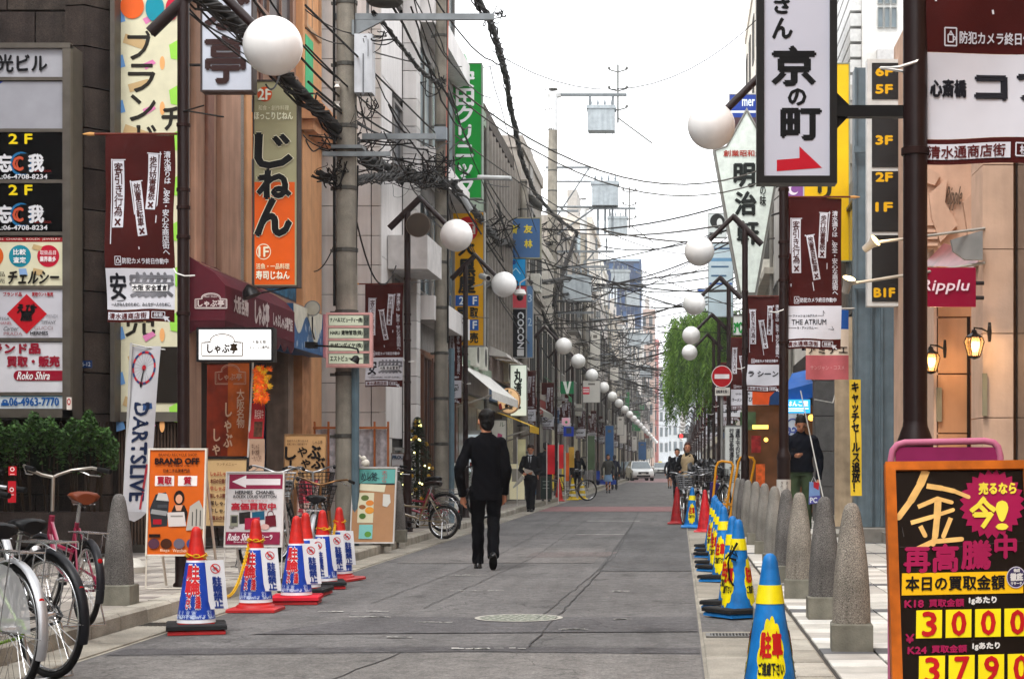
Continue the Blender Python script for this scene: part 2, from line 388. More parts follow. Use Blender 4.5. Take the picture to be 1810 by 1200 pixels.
mb = MB(); mdk = MB()
for j in range(150):
    for k in range(8):
        y = 8.4 + (35 + j) * .3; (mdk if j % 9 == 5 else mb).slab(G(0), .785 + k * .3 + .006, y + .006, 1.079 + k * .3, y + .294, .1, .12)
P(swr, 'paving_field', wt[1], mb, kind='stuff'); P(swr, 'dark_paving_band', dk, mdk, kind='stuff')
P(swr, 'plain_paving', wt[3], MB().slab(G(0), KR + .23, 63.9, 14, 420, .1, .12))
P(swr, 'plain_paving', wt[3], MB().slab(G(0), 3.19, -5, 14, 63.8, .1, .12))
wl = [M(h, rough=.8, var=.12, scale=6, bump=.15, speck=.2) for h in ('#a49e96', '#958f88', '#b0aaa2', '#8b8580')]
def colL(i, j): return wl[(i * 5 + j * 3 + (i * j) % 5) % 4]
tiles(swl, [-4.055 - .25 * (k + 1) for k in range(8)], 13.3, 34, .25, .25, colL, .006, 'paving_brick', 272)
mb = MB()
for j in range(150):
    for k in range(8): y = 21.8 + j * .25; mb.slab(G(0), -4.3 - .25 * k + .006, y + .006, -4.055 - .25 * k - .006, y + .244, .1, .12)
P(swl, 'paving_field', wl[1], mb, kind='stuff')
P(swl, 'plain_paving', wl[1], MB().slab(G(0), -12, -5, KL - .21, 13.29, .1, .12)); P(swl, 'plain_paving', wl[1], MB().slab(G(0), -12, 59.31, KL - .21, 420, .1, .12))
P(swl, 'plain_paving', wl[3], MB().slab(G(0), -12, 13.3, -6.06, 59.3, .1, .118))
# manhole cover in the road
mh = root('manhole_cover', 'round patterned iron manhole cover set in the grey asphalt', 'manhole cover', (-1.2, 13.15, 0))
fr = lambda u, v, o=0: Vector((-1.2 + u, 13.15 + v, .006 + o))
P(mh, 'rim', M('#a8a59c', metal=.2, rough=.6), MB().disc(fr, 0, 0, .33, .33, .003, 40, .9))
P(mh, 'cover_plate', M('#7f8377', metal=.3, rough=.6, var=.25, scale=20, bump=.8, bscale=40), MB().disc(fr, 0, 0, .3, .3, .001, 40))
mb = MB()
for k in range(60):
    a = k * 2.4; r_ = .29 * math.sqrt((k + .5) / 60); mb.disc(fr, r_ * math.cos(a), r_ * math.sin(a), .014, .014, .005, 6)
P(mh, 'stud_pattern', M('#b9b8ae', metal=.2, rough=.6), mb, kind='stuff')
# litter / leaves at the kerb
mb = MB()
for k in range(90):
    x, y = rng.choice([(KL + rng.uniform(.0, .12), rng.uniform(9.5, 34)), (KR - rng.uniform(0, .08), rng.uniform(9, 30))]); a = rng.uniform(0, 6)
    mb.poly(G(.016), [(x + .012 * math.cos(a + q) * rng.uniform(.5, 1.3), y + .012 * math.sin(a + q)) for q in (0, 1.6, 3.1, 4.7)])
one('kerb_litter', M('#6e5a35', var=.4), mb, kind='stuff', loc=Vector((0, 0, 0)), label='small dry leaves and grit lying along the kerbs')
# ---------------------------------------------------------------- street lamps
LB = M('#2b1b1a', rough=.4, var=.12, spec=.3, streak=.15)
globe_m = M('#e2dedc', rough=.25, var=.05, scale=1.2, spec=.6, streak=.06)
def lamp(sgn):
    r = root('street_lamp', 'x', 'street lamp', local=True)
    P(r, 'pole', LB, MB().tube([(0, 0, .0), (0, 0, 4.97)], .05, 14), 1)
    P(r, 'pole_base', LB, MB().lathe([(.085, 0), (.085, .02), (.068, .04), (.068, 1.08), (.074, 1.09), (.074, 1.13), (.052, 1.19), (.05, 1.21)], n=18), 1)
    mb = MB()
    for z in (2.3, 2.95, 3.2, 3.9, 3.35): mb.lathe([(.05, z), (.058, z + .002), (.058, z + .03), (.05, z + .032)], n=14)
    P(r, 'clamp_band', M('#3a2a28', metal=.5), mb, 1, kind='stuff')
    P(r, 'arm', LB, MB().tube([(-.28 * sgn, 0, 4.70), (.2 * sgn, 0, 5.17)], .052, 12).tube([(.17 * sgn, 0, 5.19), (.62 * sgn, 0, 4.74)], .04, 12), 1)
    P(r, 'collar', M('#4e342f', rough=.5), MB().lathe([(.04, .17), (.085, .15), (.125, .1), (.125, .06)], n=18, M4=Matrix.Rotation(-.72 * sgn, 4, 'Y').inverted() if 0 else Matrix.Rotation(-sgn * .8, 4, 'Y'), c=(.71 * sgn, 0, 4.64)), 1)
    P(r, 'globe', globe_m, MB().ball((.76 * sgn, 0, 4.59), .25, 40, 26), 60)
    return r
lampL, lampR = lamp(1), lamp(-1); tL, tR = tree_of(lampL), tree_of(lampR)
LY = [14.9, 27.2, 34.6, 52.5, 60.1, 69.5, 80.5, 91, 101, 112, 123, 134, 145, 157, 170, 184, 199, 215, 232, 250, 270]
RY = [7.2, 18.4, 29.2, 38.7, 48.2, 55.5, 65, 75, 86, 97, 109, 121, 134, 148, 163, 180, 198, 218, 240]
def ordn(i): return ['first', 'second', 'third', 'fourth', 'fifth', 'sixth', 'seventh', 'eighth', 'ninth', 'tenth', 'eleventh', 'twelfth', 'thirteenth', 'fourteenth', 'fifteenth', 'sixteenth', 'seventeenth', 'eighteenth', 'nineteenth', 'twentieth', 'twenty-first', 'twenty-second'][i]
LLAB = ['nearest brown lamp post on the left, its white globe before the orange sign', 'brown lamp post with a grey loudspeaker by its white globe', 'brown lamp post with its globe beside a white bullet camera, left of the walking man']
RLAB = ['thick brown post at the right edge, holding the white sign with a red arrow', 'brown lamp post on the right whose globe hangs left of the red arrow sign', 'brown lamp post on the right, its globe before the tall white kite-shaped sign']
for i, y in enumerate(LY):
    o = lampL if i == 0 else dup(lampL, (0, 0, 0), tree=tL)
    o.location = (-4.21, y, .12); o['group'] = 'brown lamp posts with white globes, left row'
    o['label'] = LLAB[i] if i < 3 else 'brown globe lamp post, %s from the front in the left row' % ordn(i)
for i, y in enumerate(RY):
    o = lampR if i == 0 else dup(lampR, (0, 0, 0), tree=tR)
    o.location = (.97 if i == 0 else 1.1, y, .12); o['group'] = 'brown lamp posts with white globes, right row'
    o['label'] = RLAB[i] if i < 3 else 'brown globe lamp post, %s from the front in the right row' % ordn(i)

# ---------------------------------------------------------------- hanging banners (0.63 x 1.56 m); u, v run over a 430 x 1080 design sheet
BS = .63 / 430
def bframe(sg, seed, amp=1):
    ph = seed * 1.7
    def fr(u, v, o=0):
        y = amp * (.016 * math.sin(v / 90 + ph + u / 160) + .012 * math.sin(u / 70 + ph * 2) + .02 * (v / 1080) * math.sin(v / 260 + ph))
        dx = amp * .004 * math.sin(v / 120 + ph)
        return Vector(((u - 430) * BS * .93 + dx if sg > 0 else u * BS * .93 + dx, -y - o, -v * BS - (.006 * math.sin(u / 60 + ph)) * (v > 1000)))
    return fr
BR, WH = M('#4a1815', rough=.8, var=.12, scale=5, bump=.12, bscale=200), M('#c4c4ca', rough=.75, var=.05, scale=4)
def banner(sg, kind, seed, detail=True):
    fr = bframe(sg, seed); r = root('street_banner', 'x', 'banner', local=True)
    P(r, 'cloth', BR, MB().rect(fr, 0, 0, 430, 770, 0, 10, 22), 60)
    P(r, 'footer_cloth', BR, MB().rect(fr, 4, 1008, 428, 1080, 0, 10, 3), 60)
    P(r, 'sponsor_panel', WH, MB().rect(fr, 2, 771, 429, 1007, 0, 10, 9), 60)
    P(r, 'rod', M('#6b3428'), MB().tube([(-.70, 0, .01), (.02, 0, .012)] if sg > 0 else [(-.02, 0, .01), (.70, 0, .012)], .011, 6))
    P(r, 'rod_tip', M('#c79a62'), MB().lathe([(.013, 0), (.017, .04), (.004, .1)], n=8, M4=Matrix.Rotation(-PI / 2 * sg, 4, 'Y'), c=(-.68 * sg, 0, .01)))
    fl = MB()
    def flag(x0, y0, x1, y1, wd, txt):          # a small printed nobori with its pole
        n = 6; dx, dy = x1 - x0, y1 - y0; l = math.hypot(dx, dy); ux, uy = dx / l, dy / l
        q = lambda a, b, o=0: fr(x0 + uy * a + ux * b, y0 - ux * a + uy * b, o)
        fl.rect(q, 0, 0, wd, l, .003, 2, n); return q, l
    q1 = flag(48, 150, 48, 536, 70, ''); q2 = flag(160, 270, 212, 588, 56, ''); q3 = flag(265, 108, 250, 428, 60, '')
    fl.line(fr, [(38, 145), (128, 145)], 6, .003).line(fr, [(42, 140), (38, 380), (40, 632)], 6, .003)
    fl.line(fr, [(150, 272), (226, 262)], 6, .003).line(fr, [(153, 262), (216, 662)], 6, .003)
    fl.line(fr, [(258, 103), (345, 108)], 6, .003).line(fr, [(338, 95), (324, 290), (318, 508)], 6, .003)
    P(r, 'printed_flag', WH, fl)
    if detail:
        tx = MB(); ink = '#4a1a1a'
        for (q, l), s in ((q1, '客引き行為'), (q2, '放置自転車'), (q3, '歩行妨害看板')):
            wd = {q1[0]: 70, q2[0]: 56, q3[0]: 60}[q]
            tx.text(q, s, 8, 12, wd - 8, l * .83, .005, True, .9)
            for sx in (-1, 1): tx.line(q, [(wd / 2 - sx * wd * .24, l * .87), (wd / 2 + sx * wd * .24, l * .97)], 11, .006)
        P(r, 'flag_lettering', M(ink, var=0), tx)
        tw = MB().text(fr, '清水通りは、安全・安心な商店街へ', 358, 92, 402, 690, .004, True, .8)
        tw.text(fr, '防犯カメラ終日作動中', 112, 712, 388, 745, .004, False, .8)
        tw.line(fr, [(66, 704), (102, 704), (102, 752), (66, 752), (66, 704)], 4, .004).line(fr, [(76, 722), (92, 722), (92, 742), (76, 742), (76, 722)], 4, .004).line(fr, [(92, 728), (98, 728), (98, 736), (92, 736)], 3, .004).line(fr, [(80, 722), (84, 712), (90, 722)], 3, .004)
        tw.rect(fr, 10, 1022, 268, 1066, .004, 6, 1)
        tw.line(fr, [(284, 1024), (366, 1024), (366, 1060), (284, 1060), (284, 1024)], 4, .004).poly(fr, [(352, 1046), (398, 1052), (384, 1060), (402, 1076), (394, 1082), (378, 1068), (370, 1078)], .0045)
        tw.text(fr, '検索', 296, 1030, 352, 1055, .004, False, .5)
        P(r, 'lettering', WH, tw)
        P(r, 'footer_lettering', M('#5b2020', var=0), MB().text(fr, '清水通商店街', 18, 1027, 252, 1062, .006, False, .8))
        k = MB(); hi = MB(); g = MB()
        if kind == 'osaka':
            k.text(fr, '安', 28, 800, 124, 950, .004, False, 4); k.line(fr, [(66, 958), (112, 956)], 4, .004)
            for i in range(5): g.text(fr, '安', 150 + i * 42, 795, 250 + i * 42, 935, .003 + i * .0003, False, 5)
            hi.rect(fr, 160, 862, 382, 902, .008, 5, 1)
            k.text(fr, '大阪 安全宣言', 164, 866, 378, 898, .0095, False, 1.2).text(fr, '一人がみんなのために、みんなが一人のために。', 30, 968, 404, 990, .004, False, .5)
        elif kind == 'stop':
            k.text(fr, 'S', 150, 790, 258, 912, .004, False, 2.5, shear=14).text(fr, 'top!', 252, 850, 382, 925, .004, False, 2, shear=10)
            k.text(fr, 'みんなで', 30, 880, 140, 905, .004, False, .5).text(fr, '路上喫煙', 290, 822, 380, 842, .004, False, .5)
            k.text(fr, 'まちをきれいにする運動', 90, 936, 340, 956, .004, False, .5).text(fr, '清水通商店街振興組合', 90, 968, 340, 988, .004, False, .5)
        elif kind == 'atrium':
            k.text(fr, 'THE ATRIUM', 48, 868, 312, 905, .004, False, .6).text(fr, 'ファッション&グルメ', 56, 832, 240, 850, .004, False, .5).text(fr, 'ラ・アトリウム', 90, 920, 214, 938, .004, False, .5)
            k.line(fr, [(50, 840), (22, 840), (22, 928), (84, 928)], 3, .004).line(fr, [(246, 842), (288, 842), (288, 806), (372, 942), (220, 930)], 3, .004)
        elif kind == 'shinsai':
            k.text(fr, '心斎橋', 24, 845, 132, 892, .004, False, 2.4).text(fr, 'コア', 162, 830, 400, 898, .004, False, 5)
        elif kind == 'scene': k.text(fr, 'ラ シーン', 30, 845, 395, 905, .004, False, 3)
        elif kind == 'lapabi': k.text(fr, 'ぱぴ', 220, 880, 380, 950, .004, False, 2.5, shear=10).text(fr, 'ラーメン', 40, 905, 190, 950, .004, False, 2).text(fr, 'サウナん天', 90, 825, 330, 855, .004, False, .8)
        elif kind == 'lanver': k.text(fr, 'Lanver', 60, 845, 370, 925, .004, False, 4)
        if k.v: P(r, 'sponsor_lettering', M('#22222a', var=0), k)
        if g.v: P(r, 'grey_emblem', M('#77777c', var=.3, scale=5), g); P(r, 'title_strip', M('#e4e4e6', var=0), hi)
    x = (.0 if sg > 0 else 0)
    P(r, 'tie_cord', M('#d9d8d4'), MB().tube([(0, -.02, -.775 * 1.46), (.03 * sg, -.05, -.84 * 1.4), (.1 * sg, -.06, -1.2), (.17 * sg, 0, -1.19), (.06 * sg, .03, -1.2), (0, 0, -1.16)], .006, 4))
    return r
BL = ['osaka', 'osaka', 'stop', 'stop', 'stop', 'stop', 'lanver', 'osaka', 'stop'];
bl = {'osaka': 'white Osaka safety panel', 'stop': 'white Stop! panel', 'atrium': 'THE ATRIUM in an arrow', 'shinsai': 'bold black characters', 'scene': 'white katakana panel', 'lapabi': 'slanted black kana', 'lanver': 'bold roman letters'}
protoB = {}
def getb(sg, kind, seed):
    k = (sg, kind, seed % 3)
    if k in protoB: r, t, used = protoB[k]; return dup(r, (0, 0, 0), tree=t)
    r = banner(sg, kind, seed % 3 + (0 if sg > 0 else 4)); protoB[k] = (r, tree_of(r), 1); return r
for i, y in enumerate(LY):
    kd = BL[i] if i < len(BL) else ['stop', 'osaka'][i % 2]
    o = getb(1, kd, i if i < 3 else 1); o.location = (-4.285, y + (.02 if i else 0), 3.95)
    o['label'] = ('brown banner on the %s left lamp post, ' % ordn(i) + bl[kd]) if i < 7 else 'brown banner on the %s lamp post of the left row' % ordn(i)
    o['group'] = 'brown banners hung from the left lamp posts'
BRk = ['shinsai', 'atrium', 'scene', 'lapabi', 'lanver', 'stop', 'osaka']
for i, y in enumerate(RY):
    kd = BRk[i] if i < 7 else ['osaka', 'stop'][i % 2]
    o = getb(-1, kd, i if i < 3 else 0); o.location = (.998 if i == 0 else 1.12, y, 3.95 if i != 0 else 3.97)
    o['label'] = ('brown banner on the %s right lamp post, ' % ordn(i) + bl[kd]) if i < 7 else 'brown banner on the %s lamp post of the right row' % ordn(i)
    o['group'] = 'brown banners hung from the right lamp posts'

# ---------------------------------------------------------------- stone bollards
def stone(hx, lo): return M(hx, rough=.85, var=.2, scale=4, bump=.9, bscale=110, speck=.7 if lo else .3, streak=.28)
def bollard(hx, h=.82, speck=1):
    r = root('stone_bollard', 'x', 'bollard', local=True); k = h / .82
    P(r, 'base_block', M('#7c7a70', rough=.9, var=.2, scale=8, bump=.4), MB().bslab(lambda u, v, o=0: Vector((u, v, o)), -.115, -.115, .115, .115, -.02, .15, .008, .008, .008))
    P(r, 'shaft', stone(hx, speck), MB().lathe([(.0, .82 * k), (.02, .817 * k), (.038, .80 * k), (.05, .765 * k), (.058, .72 * k), (.074, .62 * k), (.092, .47 * k), (.104, .3 * k), (.108, .152), (.108, .15)][::-1], n=20), 45)
    return r
def tilt(o):
    o.rotation_euler.x = rng.uniform(-.025, .025); o.rotation_euler.y = rng.uniform(-.03, .03); return o
def conic(proto, tree, x, y, lab, grp, rz=0, z=.12):
    o = dup(proto, (x, y, z), rz, lab, grp, tree); return o
B1, B2, B3 = bollard('#9d968c'), bollard('#777471'), bollard('#8e8b85', speck=0); BT = {b: tree_of(b) for b in (B1, B2, B3)}
first = {}
def put_bollard(b, x, y, lab, grp='tapered stone bollards along the right kerb', rz=0):
    if b not in first: first[b] = 1; b.location = (x, y, .12); b['label'] = lab; b['group'] = grp; b.rotation_euler.z = rz
    else: dup(b, (x, y, .12), rz, lab, grp, BT[b])
yb = lambda py: F * 1.03 / (py - HY)
seq = [(1505, 1147, B1), (1457, 1092, B2), (1413, 1056, B1), (1390, 1028, B2), (1369, 1003, B3), (1352, 978, B3), (1340, 962, B3), (1327, 948, B3), (1318, 938, B2), (1310, 930, B3)]
labs = ['nearest pebbled stone bollard, whole on its cracked square base beside the gold price board', 'second stone bollard from the front, dark grey with a smooth square foot', 'third stone bollard, buff pebbles, between two darker ones', 'fourth stone bollard, dark, half hidden by the buff one',
        'fifth stone bollard, smooth pale grey with a joint near the ground', 'sixth stone bollard, pale, just left of the brown post', 'seventh stone bollard back along the right kerb', 'eighth stone bollard back along the right kerb', 'ninth stone bollard back, beside the yellow hoop', 'farthest stone bollard seen, behind the yellow hoops']
for (px, py, b), l in zip(seq, labs):
    y = yb(py); put_bollard(b, max(.9, min(1.0, (px - CX) * y / F)), y, l, rz=rng.uniform(-.1, .1))
for (px, py, l) in ((210, 1068, 'dark granite bollard on the left pavement behind the parked bicycles'), (677, 962, 'dark bollard in front of the teal topped menu board'), (703, 955, 'dark bollard just behind the menu board edge')):
    y = yb(py); put_bollard(B2, (px - CX) * y / F, y, l, 'dark bollards on the left pavement')

# ---------------------------------------------------------------- traffic cones
def cone_fr(rb, rt, z0, z1, sweep=1.0, ang0=0.0):      # u 0..1 maps round the front of the cone, v 1(bottom)..0(top)
    def fr(u, v, o=0):
        z = z0 + (z1 - z0) * (1 - v); r_ = rb + (rt - rb) * (z - .03) / (.70 - .03) + o; a = -PI / 2 + ang0 + (u - .5) * sweep
        return Vector((r_ * math.cos(a), r_ * math.sin(a), z))
    return fr
RB, RT = .135, .034
def cr(z): return RB + (RT - RB) * (z - .03) / .67
def cone_body(r, c, base_c, wrap=None):
    m = M(c, rough=.5, var=.2, scale=11, spec=.3, streak=.3, bump=.15, bscale=40)
    P(r, 'cone', m, MB().lathe([(cr(.03), .03), (cr(.69), .69), (.028, .715), (.014, .728), (0, .73)], n=28), 40)
    P(r, 'foot', M(base_c, rough=.5, var=.15, spec=.4), MB().bslab(lambda u, v, o=0: Vector((u, v, o)), -.19, -.19, .19, .19, .004, .034, .012, .012, .01).lathe([(cr(.03) + .02, .03), (cr(.03) + .012, .05), (cr(.06), .06)], n=28), 40)
def bandz(r, z0, z1, c, o=.003, nm='band'):
    P(r, nm, M(c, rough=.4, var=.08, scale=9, spec=.5), MB().lathe([(cr(z0) + o, z0), (cr(z1) + o, z1)], n=28), 40)
def add_weight(r, z=.036, c='#2b2b2c', half=False):
    fr = lambda u, v, o=0: Vector((u, v, z + o))
    mb = MB()
    mb.bslab(fr, -.2, -.2, .2, -.115, 0, .035, .01, .01, .01); mb.bslab(fr, -.2, .115, .2, .2, 0, .035, .01, .01, .01)
    mb.bslab(fr, -.2, -.115, -.115, .115, 0, .035, .01, .01, .01); mb.bslab(fr, .115, -.115, .2, .115, 0, .035, .01, .01, .01)
    P(r, 'weight', M(c, rough=.7, var=.15), mb)
def cone_L(panel=True, weight=None, wc='#2b2b2c'):
    r = root('traffic_cone', 'x', 'cone', local=True)
    cone_body(r, '#c22a22', '#b02a2c')
    bandz(r, .075, .50, '#d9dade', .002, 'white_sleeve')
    bl_ = M('#2b4fae', rough=.45, var=.2, scale=7, streak=.22)
    P(r, 'blue_sleeve', bl_, MB().lathe([(cr(.10) + .004, .10), (cr(.485) + .004, .485)], n=28), 40)
    fr = cone_fr(RB, RT, .10, .49, 1.0)
    t = MB(); wb = MB()
    for a0, nm in ((-.1, 0), (2.0, 1), (4.1, 2)):
        f0 = cone_fr(RB, RT, .10, .49, 1.45, a0)
        for ch, v0, v1 in (('駐', .06, .30), ('輪', .31, .56)):
            wb.text(f0, ch, .02, v0, .72, v1, .006, False, .035, cut=5); t.text(f0, ch, .02, v0, .72, v1, .0085, False, .014, cut=5)
        t.text(f0, '下さい', .10, .58, .34, .80, .0085, True, .008, cut=2); t.text(f0, 'ご遠慮', .52, .52, .74, .80, .0085, True, .008, cut=2)
        wb.text(f0, '下さい', .10, .58, .34, .80, .006, True, .03, cut=2); wb.text(f0, 'ご遠慮', .52, .52, .74, .80, .006, True, .03, cut=2)
    P(r, 'lettering_outline', M('#e3e3e6', var=0), wb); P(r, 'lettering', M('#c4343a', var=.05), t)
    tr = MB(); q = random.Random(5)
    for k in range(70):
        a = q.uniform(0, 2 * PI); hgt = q.choice([.02, .03, .04, .075]); f0 = cone_fr(RB, RT, .10, .49, 1.0, a)
        tr.line(f0, [(.5, 1), (.5, 1 - hgt * 2.2)], .012, .006)
        for s_ in (-1, 1): tr.line(f0, [(.5, 1 - hgt * 1.2), (.5 + s_ * .07, 1 - hgt * 2.0)], .01, .006).line(f0, [(.5, 1 - hgt * .7), (.5 + s_ * .06, 1 - hgt * 1.2)], .01, .006)
    tr.add([], [])
    P(r, 'frost_tree_print', M('#b9c6e6', var=0), tr, kind='stuff')
    if panel:                                           # the stiff white flap standing off the cone
        pf = lambda u, v, o=0: Vector((.055 + .125 * u + .018 * (1 - v) * 0 + (v) * .03, -.075 + .10 * u * .35 - o, .50 - .335 * v))
        P(r, 'flap_panel', M('#d6d7da', rough=.4, var=.05), MB().slab(pf, 0, 0, 1, 1, -.004, 0))
        k = MB().text(pf, '駐輪禁止', .3, .34, .78, .97, .003, True, .015)
        P(r, 'flap_lettering', M('#2b4284', var=0), k)
        P(r, 'no_bicycle_mark', M('#c03a40', var=0), MB().disc(pf, .52, .17, .27, .10, .003, 24, .82).line(pf, [(.36, .10), (.68, .24)], .05, .0035))
        P(r, 'bicycle_mark', M('#333a55', var=0), MB().disc(pf, .43, .19, .07, .028, .0025, 10, .7).disc(pf, .61, .19, .07, .028, .0025, 10, .7).line(pf, [(.43, .19), (.5, .15), (.58, .15), (.61, .19)], .02, .0028))
    if weight: add_weight(r, .036, wc)
    return r
def cloud(fr, cu, cv, ru, rv, n=11):
    pts = []
    for i in range(n * 6):
        a = 2 * PI * i / (n * 6); k = 1 - .10 + .13 * abs(math.sin(a * n / 2)); pts.append((cu + ru * k * math.cos(a), cv + rv * k * math.sin(a)))
    return pts
def fanpoly(mb, fr, pts, cu, cv, o, rings=4):
    n = len(pts); V = [fr(cu, cv, o)]
    for j in range(1, rings + 1): V += [fr(cu + (a - cu) * j / rings, cv + (b - cv) * j / rings, o) for a, b in pts]
    fs = [(0, 1 + i, 1 + (i + 1) % n) for i in range(n)]
    for j in range(rings - 1): fs += [(1 + j * n + i, 1 + (j + 1) * n + i, 1 + (j + 1) * n + (i + 1) % n, 1 + j * n + (i + 1) % n) for i in range(n)]
    mb.add(V, fs)
def cone_R(weight=None, text=True):
    r = root('traffic_cone', 'x', 'cone', local=True)
    cone_body(r, '#1878b8', '#1b7dbd')
    bandz(r, .50, .585, '#e6cf10')
    yb_ = MB(); rd = MB(); bk = MB()
    for a0 in (0, 2.1, 4.2):
        f0 = cone_fr(RB, RT, .06, .46, 1.5, a0)
        fanpoly(yb_, f0, cloud(f0, .5, .5, .43, .46), .5, .5, .003)
        if text:
            rd.text(f0, '駐車', .16, .22, .86, .50, .006, False, .016, cut=9)
            bk.text(f0, 'ご遠慮下さい', .14, .56, .86, .70, .006, False, .007, cut=9)
    P(r, 'cloud_print', M('#e2cf14', rough=.45, var=.15, scale=12, streak=.15), yb_)
    P(r, 'red_lettering', M('#b3201c', var=.04), rd); P(r, 'black_lettering', M('#2a2a22', var=.04), bk)
    if weight: add_weight(r)
    return r
cl_ = [cone_L(True, True), cone_L(True, None), cone_L(True, True, '#c2283a')]
ct_ = [tree_of(c) for c in cl_]
base = [(347, 1118, 0, .28, 'nearest blue sleeved red cone on the left, black weight and no flap turned away'), (452, 1080, 1, 0, 'blue sleeved red cone with a yellow chain round its top, second on the left'),
        (524, 1066, 2, .1, 'blue sleeved cone with a red weight ring, third on the left'), (541, 1052, 0, -.05, 'blue sleeved cone hidden behind the red-weighted one'),
        (572, 1040, 0, .25, 'blue sleeved cone with chain knotted at its neck, fifth on the left'), (600, 1026, 1, -.35, 'last blue sleeved cone, beside the bicycle wheel')]
used = set(); CONEP = []
for (px, py, k, rz, lab) in base:
    y = F * 1.15 / (py - HY); x = (px - CX) * y / F
    if k in used: o = tilt(dup(cl_[k], (x, y, .004), rz, lab, 'blue sleeved cones along the left gutter', ct_[k]))
    else: used.add(k); o = cl_[k]; o.location = (x, y, 0); o.rotation_euler.z = rz; o['label'] = lab; o['group'] = 'blue sleeved cones along the left gutter'
    CONEP.append((x, y))
# extra collapsed red bases under some cones
cR = [cone_R(None), cone_R(True)]; cRt = [tree_of(c) for c in cR]
basR = [(1361, 1262, 0, .0, 'nearest blue and yellow cone at the bottom edge, cloud print facing out'), (1305, 1092, 1, -1.0, 'blue and yellow cone with black cord hooked on it, second on the right'), (1299, 1078, 1, -.7, 'blue and yellow cone tight behind the corded one'),
        (1282, 1030, 1, -.55, 'blue and yellow cone with a chain at its neck'), (1275, 1012, 1, -.9, 'fifth blue and yellow cone along the right gutter'), (1271, 1003, 1, -.6, 'sixth blue and yellow cone along the right gutter'), (1266, 988, 1, -.8, 'seventh blue and yellow cone along the right gutter'),
        (1264, 980, 1, -.5, 'eighth blue and yellow cone along the right gutter'), (1262, 973, 1, -.5, 'last of the close row of blue and yellow cones'), (1222, 934, 0, 0, 'blue and yellow cone standing between two red cones')]
usedR = set()
for (px, py, k, rz, lab) in basR:
    y = F * 1.15 / (py - HY); x = (px - CX) * y / F
    if k in usedR: tilt(dup(cR[k], (x, y, .018), rz, lab, 'blue and yellow cones along the right gutter', cRt[k]))
    else: usedR.add(k); o = cR[k]; o.location = (x, y, .014); o.rotation_euler.z = rz; o['label'] = lab; o['group'] = 'blue and yellow cones along the right gutter'
def cone_plain(c, x, y, lab, grp='plain red cones', stripes=None):
    r = root('traffic_cone', lab, 'cone', (x, y, .003), group=grp, local=True); cone_body(r, c, c)
    if stripes:
        for z0, z1 in ((.12, .2), (.3, .38), (.46, .53)): bandz(r, z0, z1, stripes)
    return r
cone_plain('#9e2026', *[(a, b) for a, b in [((1197 - CX) * F * 1.15 / (926 - HY) / F, F * 1.15 / (926 - HY))]][0], 'dark red cone left of the blue and yellow one')
cone_plain('#c22832', (1246 - CX) * 1.15 / (941 - HY), F * 1.15 / (941 - HY), 'bright red cone at the head of the blue cone row')
cone_plain('#a8242c', (1310 - CX) * 1.15 / (926 - HY), F * 1.15 / (926 - HY), 'red cone behind the yellow hoop barrier')
cone_plain('#c02a20', (988 - CX) * 1.1 / (883 - HY), F * 1.1 / (883 - HY), 'red cone beside the small blackboard across the street')
cone_plain('#d8bc1e', (1012 - CX) * 1.1 / (881 - HY), F * 1.1 / (881 - HY), 'yellow and silver cone in front of the parked bicycle, left one', 'yellow striped cones', '#cfcfc8')
cone_plain('#d8bc1e', (1029 - CX) * 1.1 / (880 - HY), F * 1.1 / (880 - HY), 'yellow and silver cone in front of the parked bicycle, right one', 'yellow striped cones', '#cfcfc8')

# ---------------------------------------------------------------- chains
def chain(a, b, sag, lab, c='#c9a11c', link=.036, wrap=None, name='plastic_chain'):
    a, b = Vector(a), Vector(b); n = int(((b - a).length + sag * 1.5) / (link * .72)); mb = MB()
    pt = lambda t: a.lerp(b, t) - Vector((0, 0, sag * 4 * t * (1 - t)))
    for i in range(n):
        p, q = pt(i / n), pt((i + 1) / n); dr = (q - p).normalized(); up = Vector((0, 0, 1)); sd = dr.cross(up).normalized()
        if sd.length < .1: sd = Vector((1, 0, 0))
        nn = sd if i % 2 else sd.cross(dr)
        c0 = (p + q) / 2; L2 = link * .62; w2 = link * .3
        mb.tube([c0 + dr * L2 * math.cos(k * PI / 4) + nn * w2 * math.sin(k * PI / 4) for k in range(9)], link * .11, 5, cap=False)
    if wrap:
        for (cx_, cy_, cz_, R_) in wrap:
            for i in range(12):
                t = i / 12 * 2 * PI; t2 = (i + 1) / 12 * 2 * PI; p = Vector((cx_ + R_ * math.cos(t), cy_ + R_ * math.sin(t), cz_ + .01 * math.sin(2 * t))); q = Vector((cx_ + R_ * math.cos(t2), cy_ + R_ * math.sin(t2), cz_))
                dr = (q - p).normalized(); nn = Vector((0, 0, 1)) if i % 2 else dr.cross(Vector((0, 0, 1))); c0 = (p + q) / 2
                mb.tube([c0 + dr * link * .62 * math.cos(k * PI / 4) + nn * link * .3 * math.sin(k * PI / 4) for k in range(9)], link * .12, 5, cap=False)
    return one(name, M(c, rough=.5, var=.1), mb, lab, 'chain', smooth=1)
(ax, ay), (bx_, by_) = CONEP[0], CONEP[1]
chain((ax + .06, ay + .02, .50), (bx_ - .05, by_, .55), .34, 'yellow plastic chain sagging between the two nearest left cones', wrap=[(ax, ay, .53, .068), (bx_, by_, .56, .062)])
(ax, ay), (bx_, by_) = CONEP[4], CONEP[5]
chain((ax + .05, ay, .55), (bx_ - .04, by_, .59), .13, 'yellow plastic chain between the last two left cones', wrap=[(ax, ay, .56, .062), (bx_, by_, .59, .058)])
y = F * 1.15 / (1030 - HY); x = (1282 - CX) * y / F
chain((x + .03, y - .05, .58), (x + .07, y - .06, .3), .0, 'short pale yellow chain hanging down a blue cone', '#cdbf5a')
